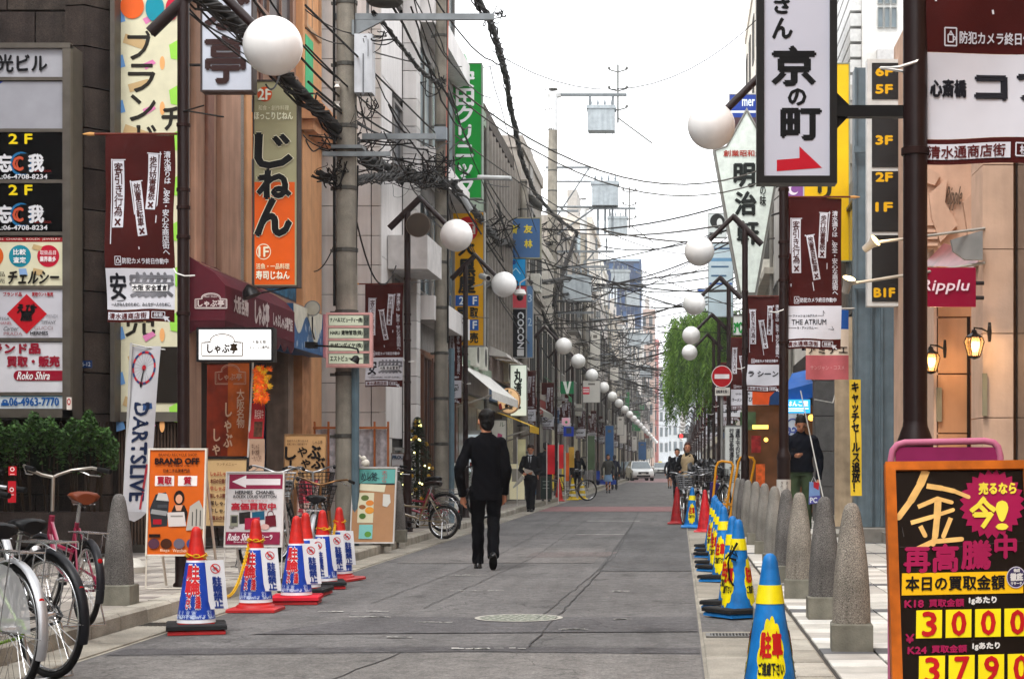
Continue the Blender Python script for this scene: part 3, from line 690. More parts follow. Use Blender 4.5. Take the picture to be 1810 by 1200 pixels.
# black cord knotted on the second right cone
y = F * 1.15 / (1092 - HY); x = (1305 - CX) * y / F
one('black_cord', M('#151515', rough=.8), MB().tube([(x - .1, y - .1, .45), (x - .06, y - .09, .5), (x - .01, y - .08, .47), (x - .05, y - .09, .55), (x - .08, y - .1, .42), (x - .07, y - .1, .3), (x - .04, y - .11, .25)], .008, 5)
    .tube([(x - .01, y - .09, .57), (x - .07, y - .1, .46), (x - .02, y - .09, .44)], .01, 5), 'black cord knotted on the second blue and yellow cone', 'cord')
# ---------------------------------------------------------------- generic facade builder
GLASS = [M('#38424a', rough=.12, var=.15, scale=1.2, spec=.7), M('#5c6a70', rough=.15, var=.2, scale=1, spec=.7), M('#8e9a9e', rough=.2, var=.2, scale=.8, spec=.6)]
def win(par, fr, u0, v0, u1, v1, fc='#55524e', g=0, mull=1, th=.05, dep=.1, proud=.05):
    f = MB().frame(fr, u0, v0, u1, v1, th, th, -.02, proud)
    for k in range(1, mull + 1): um = u0 + (u1 - u0) * k / (mull + 1); f.slab(fr, um - .02, v0 + th, um + .02, v1 - th, .006, proud * .8)
    w_ = P(par, 'window', paint(fc), f)
    P(w_, 'pane', GLASS[g], MB().rect(fr, u0 + th * .8, v0 + th * .8, u1 - th * .8, v1 - th * .8, .005)); return w_
def building(side, X, Y0, Y1, H, wc, label, fl=3.2, nw=3, g=1, ledge=0, shop='#2c2a28', wk=.62, depth=8, fc='#55524e', name='shop_building', ac=2, streak=.25, balc=0, seed=0, endwin=0):
    q = random.Random(seed + int(Y0 * 10)); sg = -1 if side == 'L' else 1
    fr = wallL(X) if sg < 0 else wallR(X)
    r = root(name, label, 'building', (X + sg * depth / 2, (Y0 + Y1) / 2, .12))
    xa, xb = sorted((X, X + sg * depth)); wm = M(wc, rough=.8, var=.1, scale=1.5, bump=.1, streak=streak)
    P(r, 'wall', wm, MB().box(xa, xb, Y0, Y1, .1, H))
    P(r, 'parapet', M(wc, rough=.8, var=.15, streak=.3), MB().box(xa - .06, xb + .06, Y0 - .06, Y1 + .06, H, H + .35))
    nf = int((H - 3.4) / fl); L_ = Y1 - Y0
    P(r, 'shop_front', M(shop, rough=.3, var=.3, scale=1.5), MB().slab(fr, Y0 + .3, .15, Y1 - .3, 2.75, 0, .04))
    P(r, 'fascia', M(q.choice(['#b9b4aa', '#8c3b35', '#3c5a78', '#d1cbb8', '#565049', '#c7c4c0']), rough=.6, var=.1, streak=.2), MB().slab(fr, Y0 + .15, 2.8, Y1 - .15, 3.3, 0, .16))
    n_ = max(2, int(L_ / 1.6))
    for k in range(n_):
        a = Y0 + .35 + (L_ - .7) * k / n_; P(r, 'shop_door', M(q.choice(['#8d8a80', '#3b3733', '#c9c2a8', '#6e4a38']), rough=.3, var=.3), MB().slab(fr, a + .08, .17, a + (L_ - .7) / n_ - .08, 2.5, .042, .075))
    for j in range(nf):
        z = 3.6 + j * fl
        if ledge: P(r, 'ledge', wm, MB().slab(fr, Y0, z - .28, Y1, z - .1, .002, ledge))
        for i in range(nw):
            a = Y0 + L_ * (i + .5) / nw; b = L_ / nw * wk / 2; win(r, fr, a - b, z + .35, a + b, z + fl - .75, fc, g, 1 if b < .9 else 2)
            if balc and (i + j) % 2 == 0:
                bb = MB(); 
                for kk in range(12): u = a - b + 2 * b * kk / 11; bb.slab(fr, u - .012, z + .1, u + .012, z + .95, .5, .53)
                bb.slab(fr, a - b, z + .93, a + b, z + .98, .49, .54).slab(fr, a - b - .02, z, a + b + .02, z + .1, .054, .55)
                P(r, 'balcony', M('#8b8984', metal=.3, rough=.5), bb)
    fe = lambda u, v, o=0: Vector((u, Y0 - o, v))
    for j in range(nf if endwin else 0):
        z = 3.6 + j * fl; c = (xa + .9 if sg > 0 else xb - .9)
        for e in range(endwin): cc = c + (-sg) * -1 * 0 + (e * 1.9 * sg); win(r, fe, cc - .45, z + .5, cc + .45, z + fl - .8, fc, g, 1)
    for k in range(ac):
        z = 3.4 + fl * q.randrange(max(1, nf)); a = q.uniform(Y0 + .5, Y1 - 1)
        u = P(r, 'air_conditioner', M('#c4c2b9', rough=.5, var=.1), MB().slab(fr, a, z, a + .75, z + .55, .05, .34))
        P(u, 'fan_grille', M('#4b4a48'), MB().disc(fr, a + .3, z + .28, .22, .22, .345, 16))
    if q.random() < .8: P(r, 'drain_pipe', M('#7f7c76', metal=.2), MB().tube([fr(Y0 + .12, .15, .1), fr(Y0 + .12, H, .1)], .05, 8))
    return r

# ---------------------------------------------------------------- granite building with its directory sign, far left
gr = root('granite_building', 'dark brown granite corner building behind the directory sign', 'building', (-10, 24, .12))
GB = [M(h, rough=.6, var=.25, scale=5, bump=.35, bscale=45, speck=.4, streak=.3) for h in ('#463d38', '#403733', '#4b423c')]
P(gr, 'wall', M('#2b2623', rough=.8), MB().box(-16, -6.62, 20.62, 30, .1, 13).box(-16, -9.2, -40, 20.62, .1, 9))  # last box: unseen wall run on behind the camera, added to shade the street
rows = [-194 + 71.2 * k for k in range(17)]
for k, yv in enumerate(rows):
    y1 = min(yv + 70, 980)
    def pv(px, Y, y, s=151.): return Vector(((px - CX) / s, Y, CH + (HY - y) / s))
    for (a, ya, b, yb_) in ((127, 20.30, 163, 20.26), (163.6, 20.26, 195, 20.5)):
        mb = MB(); q = [pv(a, ya, yv + 1.5), pv(b, yb_, yv + 1.5), pv(b, yb_, y1), pv(a, ya, y1)]; bk = [v + Vector((0, .3, 0)) for v in q]
        mb.add(q + bk, [(0, 1, 2, 3), (4, 7, 6, 5), (0, 4, 5, 1), (1, 5, 6, 2), (2, 6, 7, 3), (3, 7, 4, 0)]); P(gr, 'granite_block', GB[k % 3], mb)
    for i in range(5):
        a = 126 - 113 * (i + 1) + (50 if k % 2 else 0) ; b = min(a + 111.5, 125)
        if b < -160: continue
        P(gr, 'granite_block', GB[(k + i) % 3], MB().bslab(front(20.45), a, yv + 1.5, b, y1, -.15, 0, 1, 1, .01))
P(gr, 'corner_trim', M('#5e5953', metal=.4, rough=.5), MB().slab(front(20.4), 196, -200, 204, 745, -.2, .03))
P(gr, 'planter_wall', GB[1], MB().slab(front(19.6), -160, 905, 190, 965, -.5, 0))
# plate with street number
r = root('address_plate', 'small blue street number plate on the granite pier', 'plate', W(147, 650, 20.2))
P(r, 'plate', M('#1f3f6e'), MB().slab(front(20.2), 132, 637, 162, 650, -.02, .004)); P(r, 'lettering', M('#d8dde4'), MB().text(front(20.2), '6-12', 145, 640, 160, 647, .006))
r = root('round_plate', 'small white tag with a red ring at the foot of the directory sign', 'tag', W(121, 720, 20.2))
P(r, 'plate', M('#d8cfc8'), MB().slab(front(19.5), 118, 702, 126, 724, -.02, .004)); P(r, 'printed_ring', M('#b02a30'), MB().disc(front(19.5), 122, 710, 3.4, 6, .006, 16, .6))

# directory sign: a standing box with lit panels
f19 = front(19.6)
ds = root('directory_sign', 'tall bronze framed tenant sign box with stacked shop panels at the left edge', 'sign', W(60, 960, 19.7))
P(ds, 'sign_box', M('#5b5550', metal=.5, rough=.5), MB().slab(f19, -105, 80, 127, 740, -.35, -.03))
P(ds, 'post_frame', M('#6b655e', metal=.55, rough=.45, var=.12), MB().slab(f19, 113, 80, 127, 738, -.03, .05).slab(f19, -105, 724, 127, 738, -.03, .05).slab(f19, -105, 78, 127, 87, -.03, .055))
PAN = [(87, 137, '#a3a3a8'), (145, 228, '#9a9aa0'), (235, 318, '#070708'), (325, 410, '#070708'), (420, 505, '#cfcbb2'), (512, 597, '#bdbcc2'), (605, 693, '#c9c8cc'), (699, 722, '#c3cbd0')]
for k, (a, b, c) in enumerate(PAN):
    p = P(ds, 'panel', M(c, rough=.25, var=.04, emit=.0), MB().slab(f19, -100, a, 112, b, -.03, .01))
    P(ds, 'divider', M('#6b655e', metal=.55, rough=.45), MB().slab(f19, -100, b + .5, 112.5, b + 6.5, -.03, .03))
def F19(items): prints(ds, f19, items, base=.012)
F19([('t', '光ビル', -3, 98, 84, 128, '#15161a', dict(bold=1)), ('p', [(-60, 145), (6, 145), (-60, 190)], '#27449a')])
for dy in (0, 90):
    F19([('t', '2 F', 17, 238 + dy, 58, 255 + dy, '#d8c21c', dict(bold=.8)), ('o', 38, 290 + dy, 20, 21, .8, '#2a6f9a'), ('o', 40, 290 + dy, 11, 12, .75, '#b8563a'), ('r', 36, 272 + dy, 52, 308 + dy, '#070708'),
         ('t', '我', 52, 274 + dy, 78, 304 + dy, '#c9c9cc', dict(bold=1.3)), ('t', '忘', -2, 274 + dy, 22, 304 + dy, '#c9c9cc', dict(bold=1.3)), ('t', 'C', 24, 278 + dy, 42, 302 + dy, '#b8563a', dict(bold=1)),
         ('t', 'TEL:06-4708-8234', -18, 309 + dy, 85, 317 + dy, '#c9c9cc', dict(bold=.3)), ('t', 'BAR YOGA', 62, 301 + dy, 92, 305 + dy, '#8a2a24')])
F19([('r', -100, 420, 112, 428, '#97222a'), ('t', 'HERMES  CHANEL  ROLEX  JEWELRY', -20, 421.5, 108, 426, '#d8c8c0'), ('d', 36, 453, 19.5, 19.5, '#22889a'), ('d', 86, 453, 19.5, 19.5, '#b51f3c'), ('d', -12, 453, 19, 19.5, '#c8632a'),
     ('p', [(60, 432), (76, 436), (72, 444), (57, 440)], '#b9a27a'), ('p', [(34, 475), (47, 475), (50, 487), (36, 489)], '#88a4c8'), ('p', [(60, 474), (78, 478), (74, 488), (58, 484)], '#b9a27a'),
     ('t', '比較', 25, 441, 47, 451, '#dfe6e4', dict(bold=.3)), ('t', '査定', 25, 455, 47, 465, '#dfe6e4', dict(bold=.3)), ('t', '取扱品目', 72, 443, 100, 451, '#ead8d8'), ('t', '業界最多', 72, 454, 100, 463, '#ead8d8', dict(bold=.3)),
     ('t', 'チェルシー', 16, 480, 105, 502, '#26241e', dict(bold=1, shear=4)), ('t', '品', -1, 481, 10, 489, '#4a463c'), ('t', '売', -1, 493, 10, 501, '#4a463c'),
     ('p', [(48, 520), (84, 555), (48, 590), (13, 555)], '#b3202c'), ('t', 'えび', 32, 538, 62, 554, '#141214', dict(bold=1.3)), ('t', '屋', 38, 551, 58, 567, '#141214', dict(bold=1.3)), ('t', 'す', 55, 541, 66, 555, '#141214', dict(bold=1)),
     ('t', 'ブランド品', 7, 517, 40, 524, '#9c2430', dict(bold=.3)), ('t', '買取ウント販売', 58, 517, 95, 524, '#9c2430', dict(bold=.3)), ('t', 'FENDI', 84, 556, 103, 562, '#8a8a90'), ('t', 'TIFFANY', 74, 567, 100, 573, '#3a3a40'), ('t', 'GUCCI', 62, 577, 94, 583, '#8a6a6a'),
     ('t', 'HERMES', 55, 586, 86, 592, '#26262a', dict(bold=.3)), ('t', 'PRADA', 8, 587, 41, 593, '#9a6a6e'), ('t', 'CHANEL', -6, 569, 23, 574, '#9a2a34'), ('t', 'BOTTEGA', -14, 561, 18, 566, '#3a3a40'), ('t', 'Cartier', 8, 577, 34, 585, '#3a3a40', dict(shear=3)),
     ('t', 'ランド品', -12, 608, 72, 625, '#8f1c34', dict(bold=1.2)), ('t', '買取・販売', 14, 630, 106, 648, '#8f1c34', dict(bold=1.2)), ('r', 34, 655, 112, 673, '#8f1c34'), ('d', 34, 664, 9, 9, '#8f1c34'), ('t', 'Roko Shira', 33, 657, 90, 671, '#e4dcdc', dict(shear=3, bold=.3)),
     ('o', 10, 710, 5, 4, .4, '#1f5a96'), ('r', 3, 712, 17, 717, '#1f5a96'), ('t', '06-4963-7770', 18, 703, 105, 717, '#1f5a96', dict(bold=.6))])
prints(ds, f19, [('r', 2, 698.5, 112, 701, '#5aa0b8')], base=.011)

# tall strip billboard in the recess
bb = root('strip_billboard', 'tall cream billboard strip with coloured circles and thin black katakana', 'billboard', W(260, 745, 20.6))
f20 = front(20.6)
P(bb, 'board', M('#cfcbb2', rough=.55, var=.05), MB().slab(f20, 205, -160, 330, 740, -.1, 0))
P(bb, 'frame', M('#6c6760', metal=.5, rough=.5), MB().slab(f20, 203, -160, 207, 740, -.1, .03).slab(f20, 205, 728, 330, 745, 0, .03))
it = []
q = random.Random(11)
for k, yv in enumerate(range(-30, 730, 80)):
    it += [('p', [(206, yv + 50), (217, yv + 47), (222, yv + 68), (206, yv + 73)], '#6f9ac8'), ('p', [(222, yv + 10), (263, yv + 24), (258, yv + 40), (217, yv + 26)] if k % 2 else [(226, yv + 20), (262, yv + 10), (264, yv + 22), (230, yv + 34)], '#bda47c'),
           ('p', [(299, yv + 30), (313, yv + 22), (330, yv + 30), (330, yv + 60), (302, yv + 54)], '#9bcf5a'), ('d', 287, yv + 62, 4.5, 12, '#e0aa74'), ('p', [(252, yv + 64), (270, yv + 56), (276, yv + 62), (258, yv + 74)], '#cf83ac')]
it += [('r', 245, 613, 330, 712, '#2c2620'), ('d', 234, 12, 21, 22, '#d8682e'), ('d', 274, 15, 16.5, 24, '#1d8fa0'), ('d', 304, 17, 11, 20, '#c02a48')]
it += [('t', '高価', 223, 0, 246, 12, '#f0e4d8', dict(bold=.5)), ('t', '買取', 223, 14, 246, 27, '#f0e4d8', dict(bold=.5)), ('t', '比較', 265, 4, 284, 17, '#e0eeee', dict(bold=.5)), ('t', '査定', 265, 19, 284, 31, '#e0eeee', dict(bold=.5)), ('t', '取扱品目', 297, 10, 312, 18, '#eed8dc'), ('t', '業界最多', 297, 22, 312, 32, '#eed8dc'),
       ('t', 'ブ', 226, 54, 272, 106, '#2e2a24', dict(bold=.9)), ('t', 'ラ', 227, 114, 274, 163, '#2e2a24', dict(bold=.9)), ('t', 'ン', 230, 168, 275, 214, '#2e2a24', dict(bold=.9)), ('t', 'ド', 242, 222, 276, 272, '#2e2a24', dict(bold=.9)),
       ('t', '売', 222, 540, 274, 595, '#2e2a24', dict(bold=.9)), ('t', 'チ', 287, 190, 318, 230, '#2e2a24', dict(bold=1.6)), ('t', 'ル', 286, 624, 301, 648, '#cfcbb8', dict(bold=.6)), ('t', '2F', 270, 655, 300, 698, '#e4e2da', dict(bold=1.6))]
prints(bb, f20, it, base=.002, step=.0002)
wr = root('ribbed_wall', 'brown vertically ribbed wall under the cream billboard strip', 'wall', W(260, 978, 20.7))
P(wr, 'backing', M('#2c241f', rough=.8), MB().slab(front(20.75), 196, 740, 332, 982, -.1, 0))
mb = MB()
for k in range(22): mb.slab(front(20.75), 204 + k * 5.8, 747, 207.4 + k * 5.8, 968, 0, .03)
P(wr, 'rib', M('#5b4c42', rough=.7, var=.15), mb, kind='stuff')
P(wr, 'plinth', M('#55504a', rough=.8, var=.2), MB().slab(front(20.75), 196, 962, 332, 985, 0, .06))

# ---------------------------------------------------------------- beige restaurant building
XB = -5.8; fl_ = wallL(XB); YP = lambda px, X=XB: X * F / (px - CX)
bg_ = root('restaurant_building', 'beige and pinkish rendered restaurant building with a maroon awning', 'building', (-9, 24.3, .12))
beige = M('#b08f7b', rough=.8, var=.12, scale=2.5, bump=.15, streak=.22); orange = M('#c79a73', rough=.75, var=.08, scale=3, streak=.15)
P(bg_, 'wall', M('#a48775', rough=.8, var=.12, scale=2.5, streak=.25), MB().box(-13, XB, 20.8, 27.9, 3.3, 15).box(-13, XB, 20.8, 21.3, .1, 3.3).box(-13, XB, 26.6, 27.9, .1, 3.3).box(-13, -7.6, 21.3, 26.6, .1, 3.3))
for (a, b, c, o) in ((20.84, 21.1, beige, .06), (21.45, 21.75, M('#8d6a5c'), .04), (22.0, 22.95, beige, .07), (22.97, 23.2, M('#8f877e', bump=.8, bscale=60, speck=.8), .05), (23.22, 23.5, orange, .08), (26.55, 27.9, orange, .12), (24.2, 24.35, M('#6a4c42'), .03)):
    P(bg_, 'pilaster', c, MB().bslab(fl_, a, 3.3 if a < 26 else .13, b, 15, .002, o, .015, .01, .015))
P(bg_, 'recess_panel', M('#16324e', rough=.4, var=.3), MB().slab(fl_, 23.52, 3.6, 26.5, 6.1, .0, .02))
P(bg_, 'painted_figure', M('#a8242e', rough=.5), MB().poly(fl_, [(23.6, 4.2), (24.6, 4.4), (24.9, 5.3), (24.3, 5.7), (23.8, 5.2)], .025)); P(bg_, 'painted_figure', M('#d88a3a', rough=.5), MB().poly(fl_, [(23.6, 5.2), (24.1, 5.6), (24.2, 6.0), (23.6, 5.9)], .03))
P(bg_, 'wave_mural', M('#2f6a86', rough=.5, var=.4), MB().poly(fl_, [(24.3, 3.62), (26.4, 3.62), (26.4, 4.4), (25.7, 4.1), (25.2, 4.6), (24.8, 4.2)], .028))
for (a, b) in ((21.2, 23.4), (23.9, 26.2)):
    win(bg_, fl_, a, 7.4, b, 9.4, '#8e6f5e', 0, 2, th=.08)
P(bg_, 'window_poster', M('#3fae7c', rough=.4), MB().slab(fl_, 26.65, 6.75, 27.2, 7.7, .122, .13)); win(bg_, fl_, 26.62, 7.8, 27.7, 9.6, '#a98c70', 2, 1, th=.06, proud=.16)
P(bg_, 'cornice', M('#c59672', rough=.75, var=.1, streak=.15), MB().slab(fl_, 26.3, 6.35, 28.05, 6.62, .002, .42).slab(fl_, 26.4, 6.2, 28.0, 6.35, .002, .3))
P(bg_, 'floor_band', M('#9b7b68', streak=.2), MB().slab(fl_, 20.8, 3.3, 27.9, 3.55, .002, .13).slab(fl_, 20.8, 6.7, 26.3, 6.95, .002, .1))
P(bg_, 'entrance_floor', M('#3a3632'), MB().box(-7.6, XB, 21.3, 26.6, .1, .2)); P(bg_, 'entrance_back', M('#1a1412'), MB().box(-7.6, -7.55, 21.3, 26.6, .2, 3.3))
P(bg_, 'timber_column', M('#8a7a6e', rough=.7, var=.15, streak=.2), MB().slab(fl_, 25.95, .15, 26.3, 3.3, -.3, .02)); P(bg_, 'timber_column', M('#b08462', rough=.7, var=.15, streak=.2), MB().slab(fl_, 26.35, .15, 27.0, 3.3, -.1, .14))
P(bg_, 'dark_door', M('#17243c', rough=.5, var=.2), MB().slab(fl_, 24.6, .2, 25.9, 3.2, -.35, -.3))
P(bg_, 'dark_timber_front', M('#33221a', rough=.6, var=.2), MB().slab(fl_, 21.35, .2, 24.6, 3.2, -.42, -.36))
# awning
aw = root('maroon_awning', 'maroon fabric awning over the restaurant entrance, lettered in white', 'awning', (-5.6, 22.6, 2.8))
AM = M('#5e2430', rough=.75, var=.12, scale=3, bump=.1); XA = -5.37
y0, y1 = 20.75, 24.5
mb = MB().add([(XB, y0, 3.62), (XA - .12, y0, 3.42), (XA, y0, 3.28), (XA, y0, 2.86), (XB - .2, y0, 2.86), (XB, y1, 3.62), (XA - .12, y1, 3.42), (XA, y1, 3.28), (XA, y1, 2.86), (XB - .2, y1, 2.86)],
              [(0, 1, 2, 3, 4), (5, 9, 8, 7, 6), (0, 5, 6, 1), (1, 6, 7, 2), (2, 7, 8, 3)])
P(aw, 'canopy', AM, mb)
def scal(fr, u0, u1, n, z, h):
    pts = [(u0, z)]
    for i in range(n * 6 + 1): t = i / (n * 6); pts.append((u0 + (u1 - u0) * t, z - h * (.45 + .55 * abs(math.sin(t * n * PI)))))
    return pts + [(u1, z)]
P(aw, 'valance', M('#4c1c26', rough=.8), MB().poly(wallL(XA), scal(0, y0, y1, 9, 2.86, .17), -.004)); fe = lambda u, v, o=0: Vector((u, y0 - o, v))
P(aw, 'valance', M('#4c1c26', rough=.8), MB().poly(fe, scal(0, XB - .2, XA, 2, 2.86, .17), -.004))
fs = wallL(XA); c_ = '#c9bdbb'
P(aw, 'lettering', M(c_), MB().text(fs, '大阪名物', 21.15, 3.20, 21.85, 3.0, .006, bold=.01).text(fs, 'しゃぶ亭', 22.2, 3.25, 22.95, 2.95, .006, bold=.018).text(fs, 'しゃぶしゃぶ専門店', 23.2, 3.17, 24.35, 3.0, .006, bold=.008))
def arch(fr, cu, cv, w_, h, o, lw, k=1):
    mb = MB(); a = [(cu - w_ / 2, cv + h / 2), (cu + w_ / 2, cv + h / 2), (cu + w_ / 2, cv - h * .12), (cu + w_ * .3, cv - h * .15)]
    a += [(cu + w_ * .3 * math.cos(t * PI / 10), cv - h * .2 - h * .32 * math.sin(t * PI / 10)) for t in range(11)] + [(cu - w_ * .3, cv - h * .15), (cu - w_ / 2, cv - h * .12), (cu - w_ / 2, cv + h / 2)]
    mb.line(fr, a, lw, o); mb.line(fr, [((x - cu) * .9 + cu, (y - cv) * .86 + cv) for x, y in a], lw * .5, o); return mb
P(aw, 'arch_emblem', M(c_), arch(front(y0 - .01), 373, 532, 56, 26, .004, 1.6)); P(aw, 'lettering', M(c_), MB().text(front(y0 - .01), 'しゃぶ亭', 350, 530, 396, 542, .006, bold=.5).text(front(y0 - .01), 'Beer Shabu', 362, 522, 384, 526, .006))
# light box
fb = front(20.2)
lb = sign('glowing white lightbox sign with brown characters below the maroon awning', 'sign', 20.2, (348, 579, 483, 639), face='#fff8e2', frame='#1b1a1c', depth=.18, fw=4, emit=.75, name='lightbox_sign', facev=.0)
P(lb, 'arch_emblem', M('#5c4a2e'), arch(fb, 393, 610, 72, 38, .006, 1.8)); P(lb, 'lettering', M('#3a2c1c'), MB().text(fb, 'しゃぶ亭', 367, 607, 420, 624, .009, bold=.9))
P(lb, 'lettering', M('#8a8268'), MB().text(fb, 'Beer Shabu', 381, 600, 406, 604, .009)); P(lb, 'lettering', M('#5a5244'), MB().text(fb, '大阪名物', 446, 601, 470, 608, .006, bold=.2).text(fb, 'しゃぶしゃぶ専門店', 437, 611, 477, 617, .006, bold=.2).text(fb, 'SHABU SHABU', 442, 621, 473, 624, .006))
# signs above
sign('white projecting sign with brown brush characters behind the nearest lamp globe', 'sign', 20.6, (355, -60, 447, 162), [('t', '亭', 364, 64, 434, 147, '#3a2320', dict(bold=2.2)), ('t', 'ぶ', 362, -12, 440, 52, '#3a2320', dict(bold=3))],
     face='#b9bdc6', frame='#4a3f3c', depth=.2, bracket=[(330, 112, 355, 112), (330, -20, 355, -20)])
js = sign('tall sign, khaki above and orange below, with big black hiragana', 'sign', 21.4, (447, 142, 527, 507), [('r', 450, 322, 521, 503, '#d0601c'), ('d', 468, 167, 13, 13, '#c8592a'), ('t', '2F', 457, 158, 479, 177, '#e8e2d0', dict(bold=.6)), ('o', 466, 445, 13, 14, .9, '#e8d8c0'), ('t', '1F', 458, 437, 475, 454, '#e8d8c0', dict(bold=.6)),
     ('t', '和食・創作料理', 457, 187, 511, 196, '#d6d2b8'), ('t', 'ほっこりじねん', 450, 199, 518, 212, '#e2dfca', dict(bold=.4)), ('t', '活魚・一品料理', 453, 466, 512, 476, '#e8cfae', dict(bold=.2)), ('t', '寿司じねん', 453, 479, 512, 494, '#f0e2cc', dict(bold=.4))],
     face='#a09c7e', frame='#4d4541', depth=.2, fw=3)
fj = front(21.4)
for ch, a, b, c, d_ in (('じ', 453, 238, 516, 296), ('ね', 457, 302, 513, 350), ('ん', 453, 352, 514, 416)):
    P(js, 'character_outline', M('#d9d4bc', var=0), MB().text(fj, ch, a, b, c, d_, .016, bold=4.6)); P(js, 'character', M('#111214', var=0), MB().text(fj, ch, a, b, c, d_, .02, bold=3.2))
# blue wave fascia
bw = root('wave_fascia', 'blue shop fascia with a white wave and pink end beside the maroon awning', 'fascia', (-5.4, 25.7, 2.8))
P(bw, 'fascia_box', M('#426a92', rough=.45, var=.12), MB().box(XB, -5.4, 24.56, 26.85, 2.8, 3.42)); fw_ = wallL(-5.4)
pts = [(24.56, 3.42), (24.56, 3.35)] + [(24.6 + t * .1, 3.2 - .16 * math.sin(t * .55) - .02 * t / 3) for t in range(20)] + [(26.55, 3.42)]
P(bw, 'white_wave', M('#c4c1b4'), MB().poly(fw_, pts, .004)); P(bw, 'pink_end', M('#c78a92'), MB().slab(fw_, 26.6, 2.78, 26.9, 3.44, .002, .03))
sp = MB(); q = random.Random(2)
for k in range(26): a = 24.7 + q.random() * 1.8; z = 2.85 + q.random() * .3; sp.disc(fw_, a, z, .02, .05, .005, 8)
P(bw, 'spray_print', M('#aab6c4'), sp, kind='stuff')
# lamps
r = root('flood_lamp', 'round grey flood lamp above the blue fascia', 'lamp', W(552, 545, 25.5))
P(r, 'housing', M('#8b8b88', metal=.4), MB().lathe([(0, .12), (.06, .1), (.115, .02), (.12, 0), (.1, -.005)], c=W(552, 545, 25.5), M4=Matrix.Rotation(-PI / 2 - .2, 4, 'X'), n=20), 40)
P(r, 'lens', M('#b9b6a8', rough=.3), MB().lathe([(0, .012), (.1, .004)], c=W(552, 545, 25.48), M4=Matrix.Rotation(PI / 2, 4, 'X'), n=20)); P(r, 'bracket', M('#3a3a3a'), MB().tube([W(552, 560, 25.5), W(552, 585, 25.6), W(556, 600, 26)], .012, 5))
r = root('gooseneck_lamp', 'black gooseneck spot lamp reaching in front of the pink framed sign', 'lamp', W(600, 615, 21.6))
P(r, 'arm', M('#141414', rough=.4), MB().tube([W(548, 610, 22.1), W(560, 611, 22), W(620, 614, 21.6), W(632, 617, 21.6), W(634, 624, 21.6)], .013, 6)); P(r, 'mounting_block', M('#141414'), MB().box(*[c for a, b in zip(W(545, 616, 22.2), W(556, 604, 22.0)) for c in sorted((a, b))]))
P(r, 'shade', M('#141416', rough=.35), MB().lathe([(.012, .09), (.04, .07), (.06, 0), (.055, 0)], n=16, M4=Matrix.Rotation(.5, 4, 'Y'), c=W(626, 640, 21.6)), 40)
r = root('gooseneck_lamp', 'black lamp hood bracketed under the orange sign', 'lamp', W(440, 515, 21)); P(r, 'shade', M('#18181a', rough=.35), MB().lathe([(.02, .12), (.09, .06), (.12, -.03)], n=16, M4=Matrix.Rotation(-.4, 4, 'Y'), c=W(444, 520, 21.2)), 40); P(r, 'arm', M('#18181a'), MB().tube([W(450, 520, 21.2), W(520, 507, 21.6)], .01, 5))
# tenant sign with pink frame on the utility pole
ts = sign('pink framed tenant sign of four lit rows fixed to the utility pole', 'sign', 22.35, (577, 553, 657, 649), face='#95998c', frame='#c99c98', depth=.12, fw=4, emit=.0)
fts = front(22.35)
for k, (s_, fl2) in enumerate((('ナノヘルスビューティー(株)', '5F'), ('HARU 建物管理(株)', '5F'), ('サザンダイヤ(株)', '4F'), ('エストビューティー', '3F'))):
    a = 558 + k * 22.5
    P(ts, 'row_panel', M('#a9ae9c', rough=.3, var=.12, scale=4, emit=.25), MB().slab(fts, 582, a, 642, a + 17, .002, .01)); P(ts, 'floor_panel', M('#5d635c', rough=.3), MB().slab(fts, 643, a, 652, a + 17, .002, .01))
    P(ts, 'divider', paint('#c99c98'), MB().slab(fts, 581, a + 18, 653, a + 21.5, .002, .02)); P(ts, 'lettering', M('#2e332c'), MB().text(fts, s_, 584, a + 3.5, 641, a + 13, .012, bold=.35).text(fts, fl2, 644, a + 4, 651.5, a + 13, .012))
# ---------------------------------------------------------------- grey tiled building
gy = root('grey_tiled_building', 'tall pale grey panel clad building behind the first utility pole', 'building', (-7, 32, .12))
GP = [M(h, rough=.6, var=.07, scale=2, streak=.14) for h in ('#c4c1be', '#bdbab8', '#cac7c5')]; GL = M('#d2cfcd', rough=.6, var=.06, scale=2, streak=.15); DK = M('#3f3c3a', rough=.7)
P(gy, 'wall', DK, MB().box(-11, -4.80, 28.06, 36, .1, 16)); ff = front(28.06)
for k in range(-4, 19):
    yv = 1 + k * 52; 
    for (a, b) in ((540, 595), (596, 656), (657, 674.2)):
        if 480 <= yv < 730 and a == 657: b = 683
        P(gy, 'wall_panel', GP[(k * 3 + a) % 3], MB().bslab(ff, a + .5, yv + .5, b - .3, min(yv + 51.5, 958), -.03, .03, .4, .4, .006))
fg = wallL(-4.78)
for k in range(10):
    z = .15 + k * 1.45
    P(gy, 'wall_panel', GL, MB().bslab(fg, 28.1, z, 29.1, z + 1.44, -.02, .02, .005, .005, .005)); 
    if k % 2: P(gy, 'wall_panel', GL, MB().bslab(fg, 29.1, z, 30.15, z + 1.44, -.02, .02, .005, .005, .005))
    else: win(gy, fg, 29.15, z + .1, 30.1, z + 1.3, '#8b8885', 0, 0)
fp = front(30.2)
for k in range(-4, 19): P(gy, 'wall_panel', GP[k % 3], MB().bslab(fp, 712, k * 49 + 28 + .5, 737, k * 49 + 76.5, -.4, .02, .4, .4, .006))
fg2 = wallL(-4.62)
P(gy, 'wall', M('#8f8c89', streak=.2), MB().box(-4.8, -4.62, 30.7, 35.9, .1, 16))
for k in range(5):
    z = 3.7 + k * 2.6; P(gy, 'ledge', GL, MB().slab(fg2, 30.7, z, 35.9, z + .42, .002, .34)); 
    for j in range(3): win(gy, fg2, 30.8 + j * 1.7, z + .5, 32.4 + j * 1.7, z + 2.3, '#77736f', 2 if k % 2 else 1, 1)
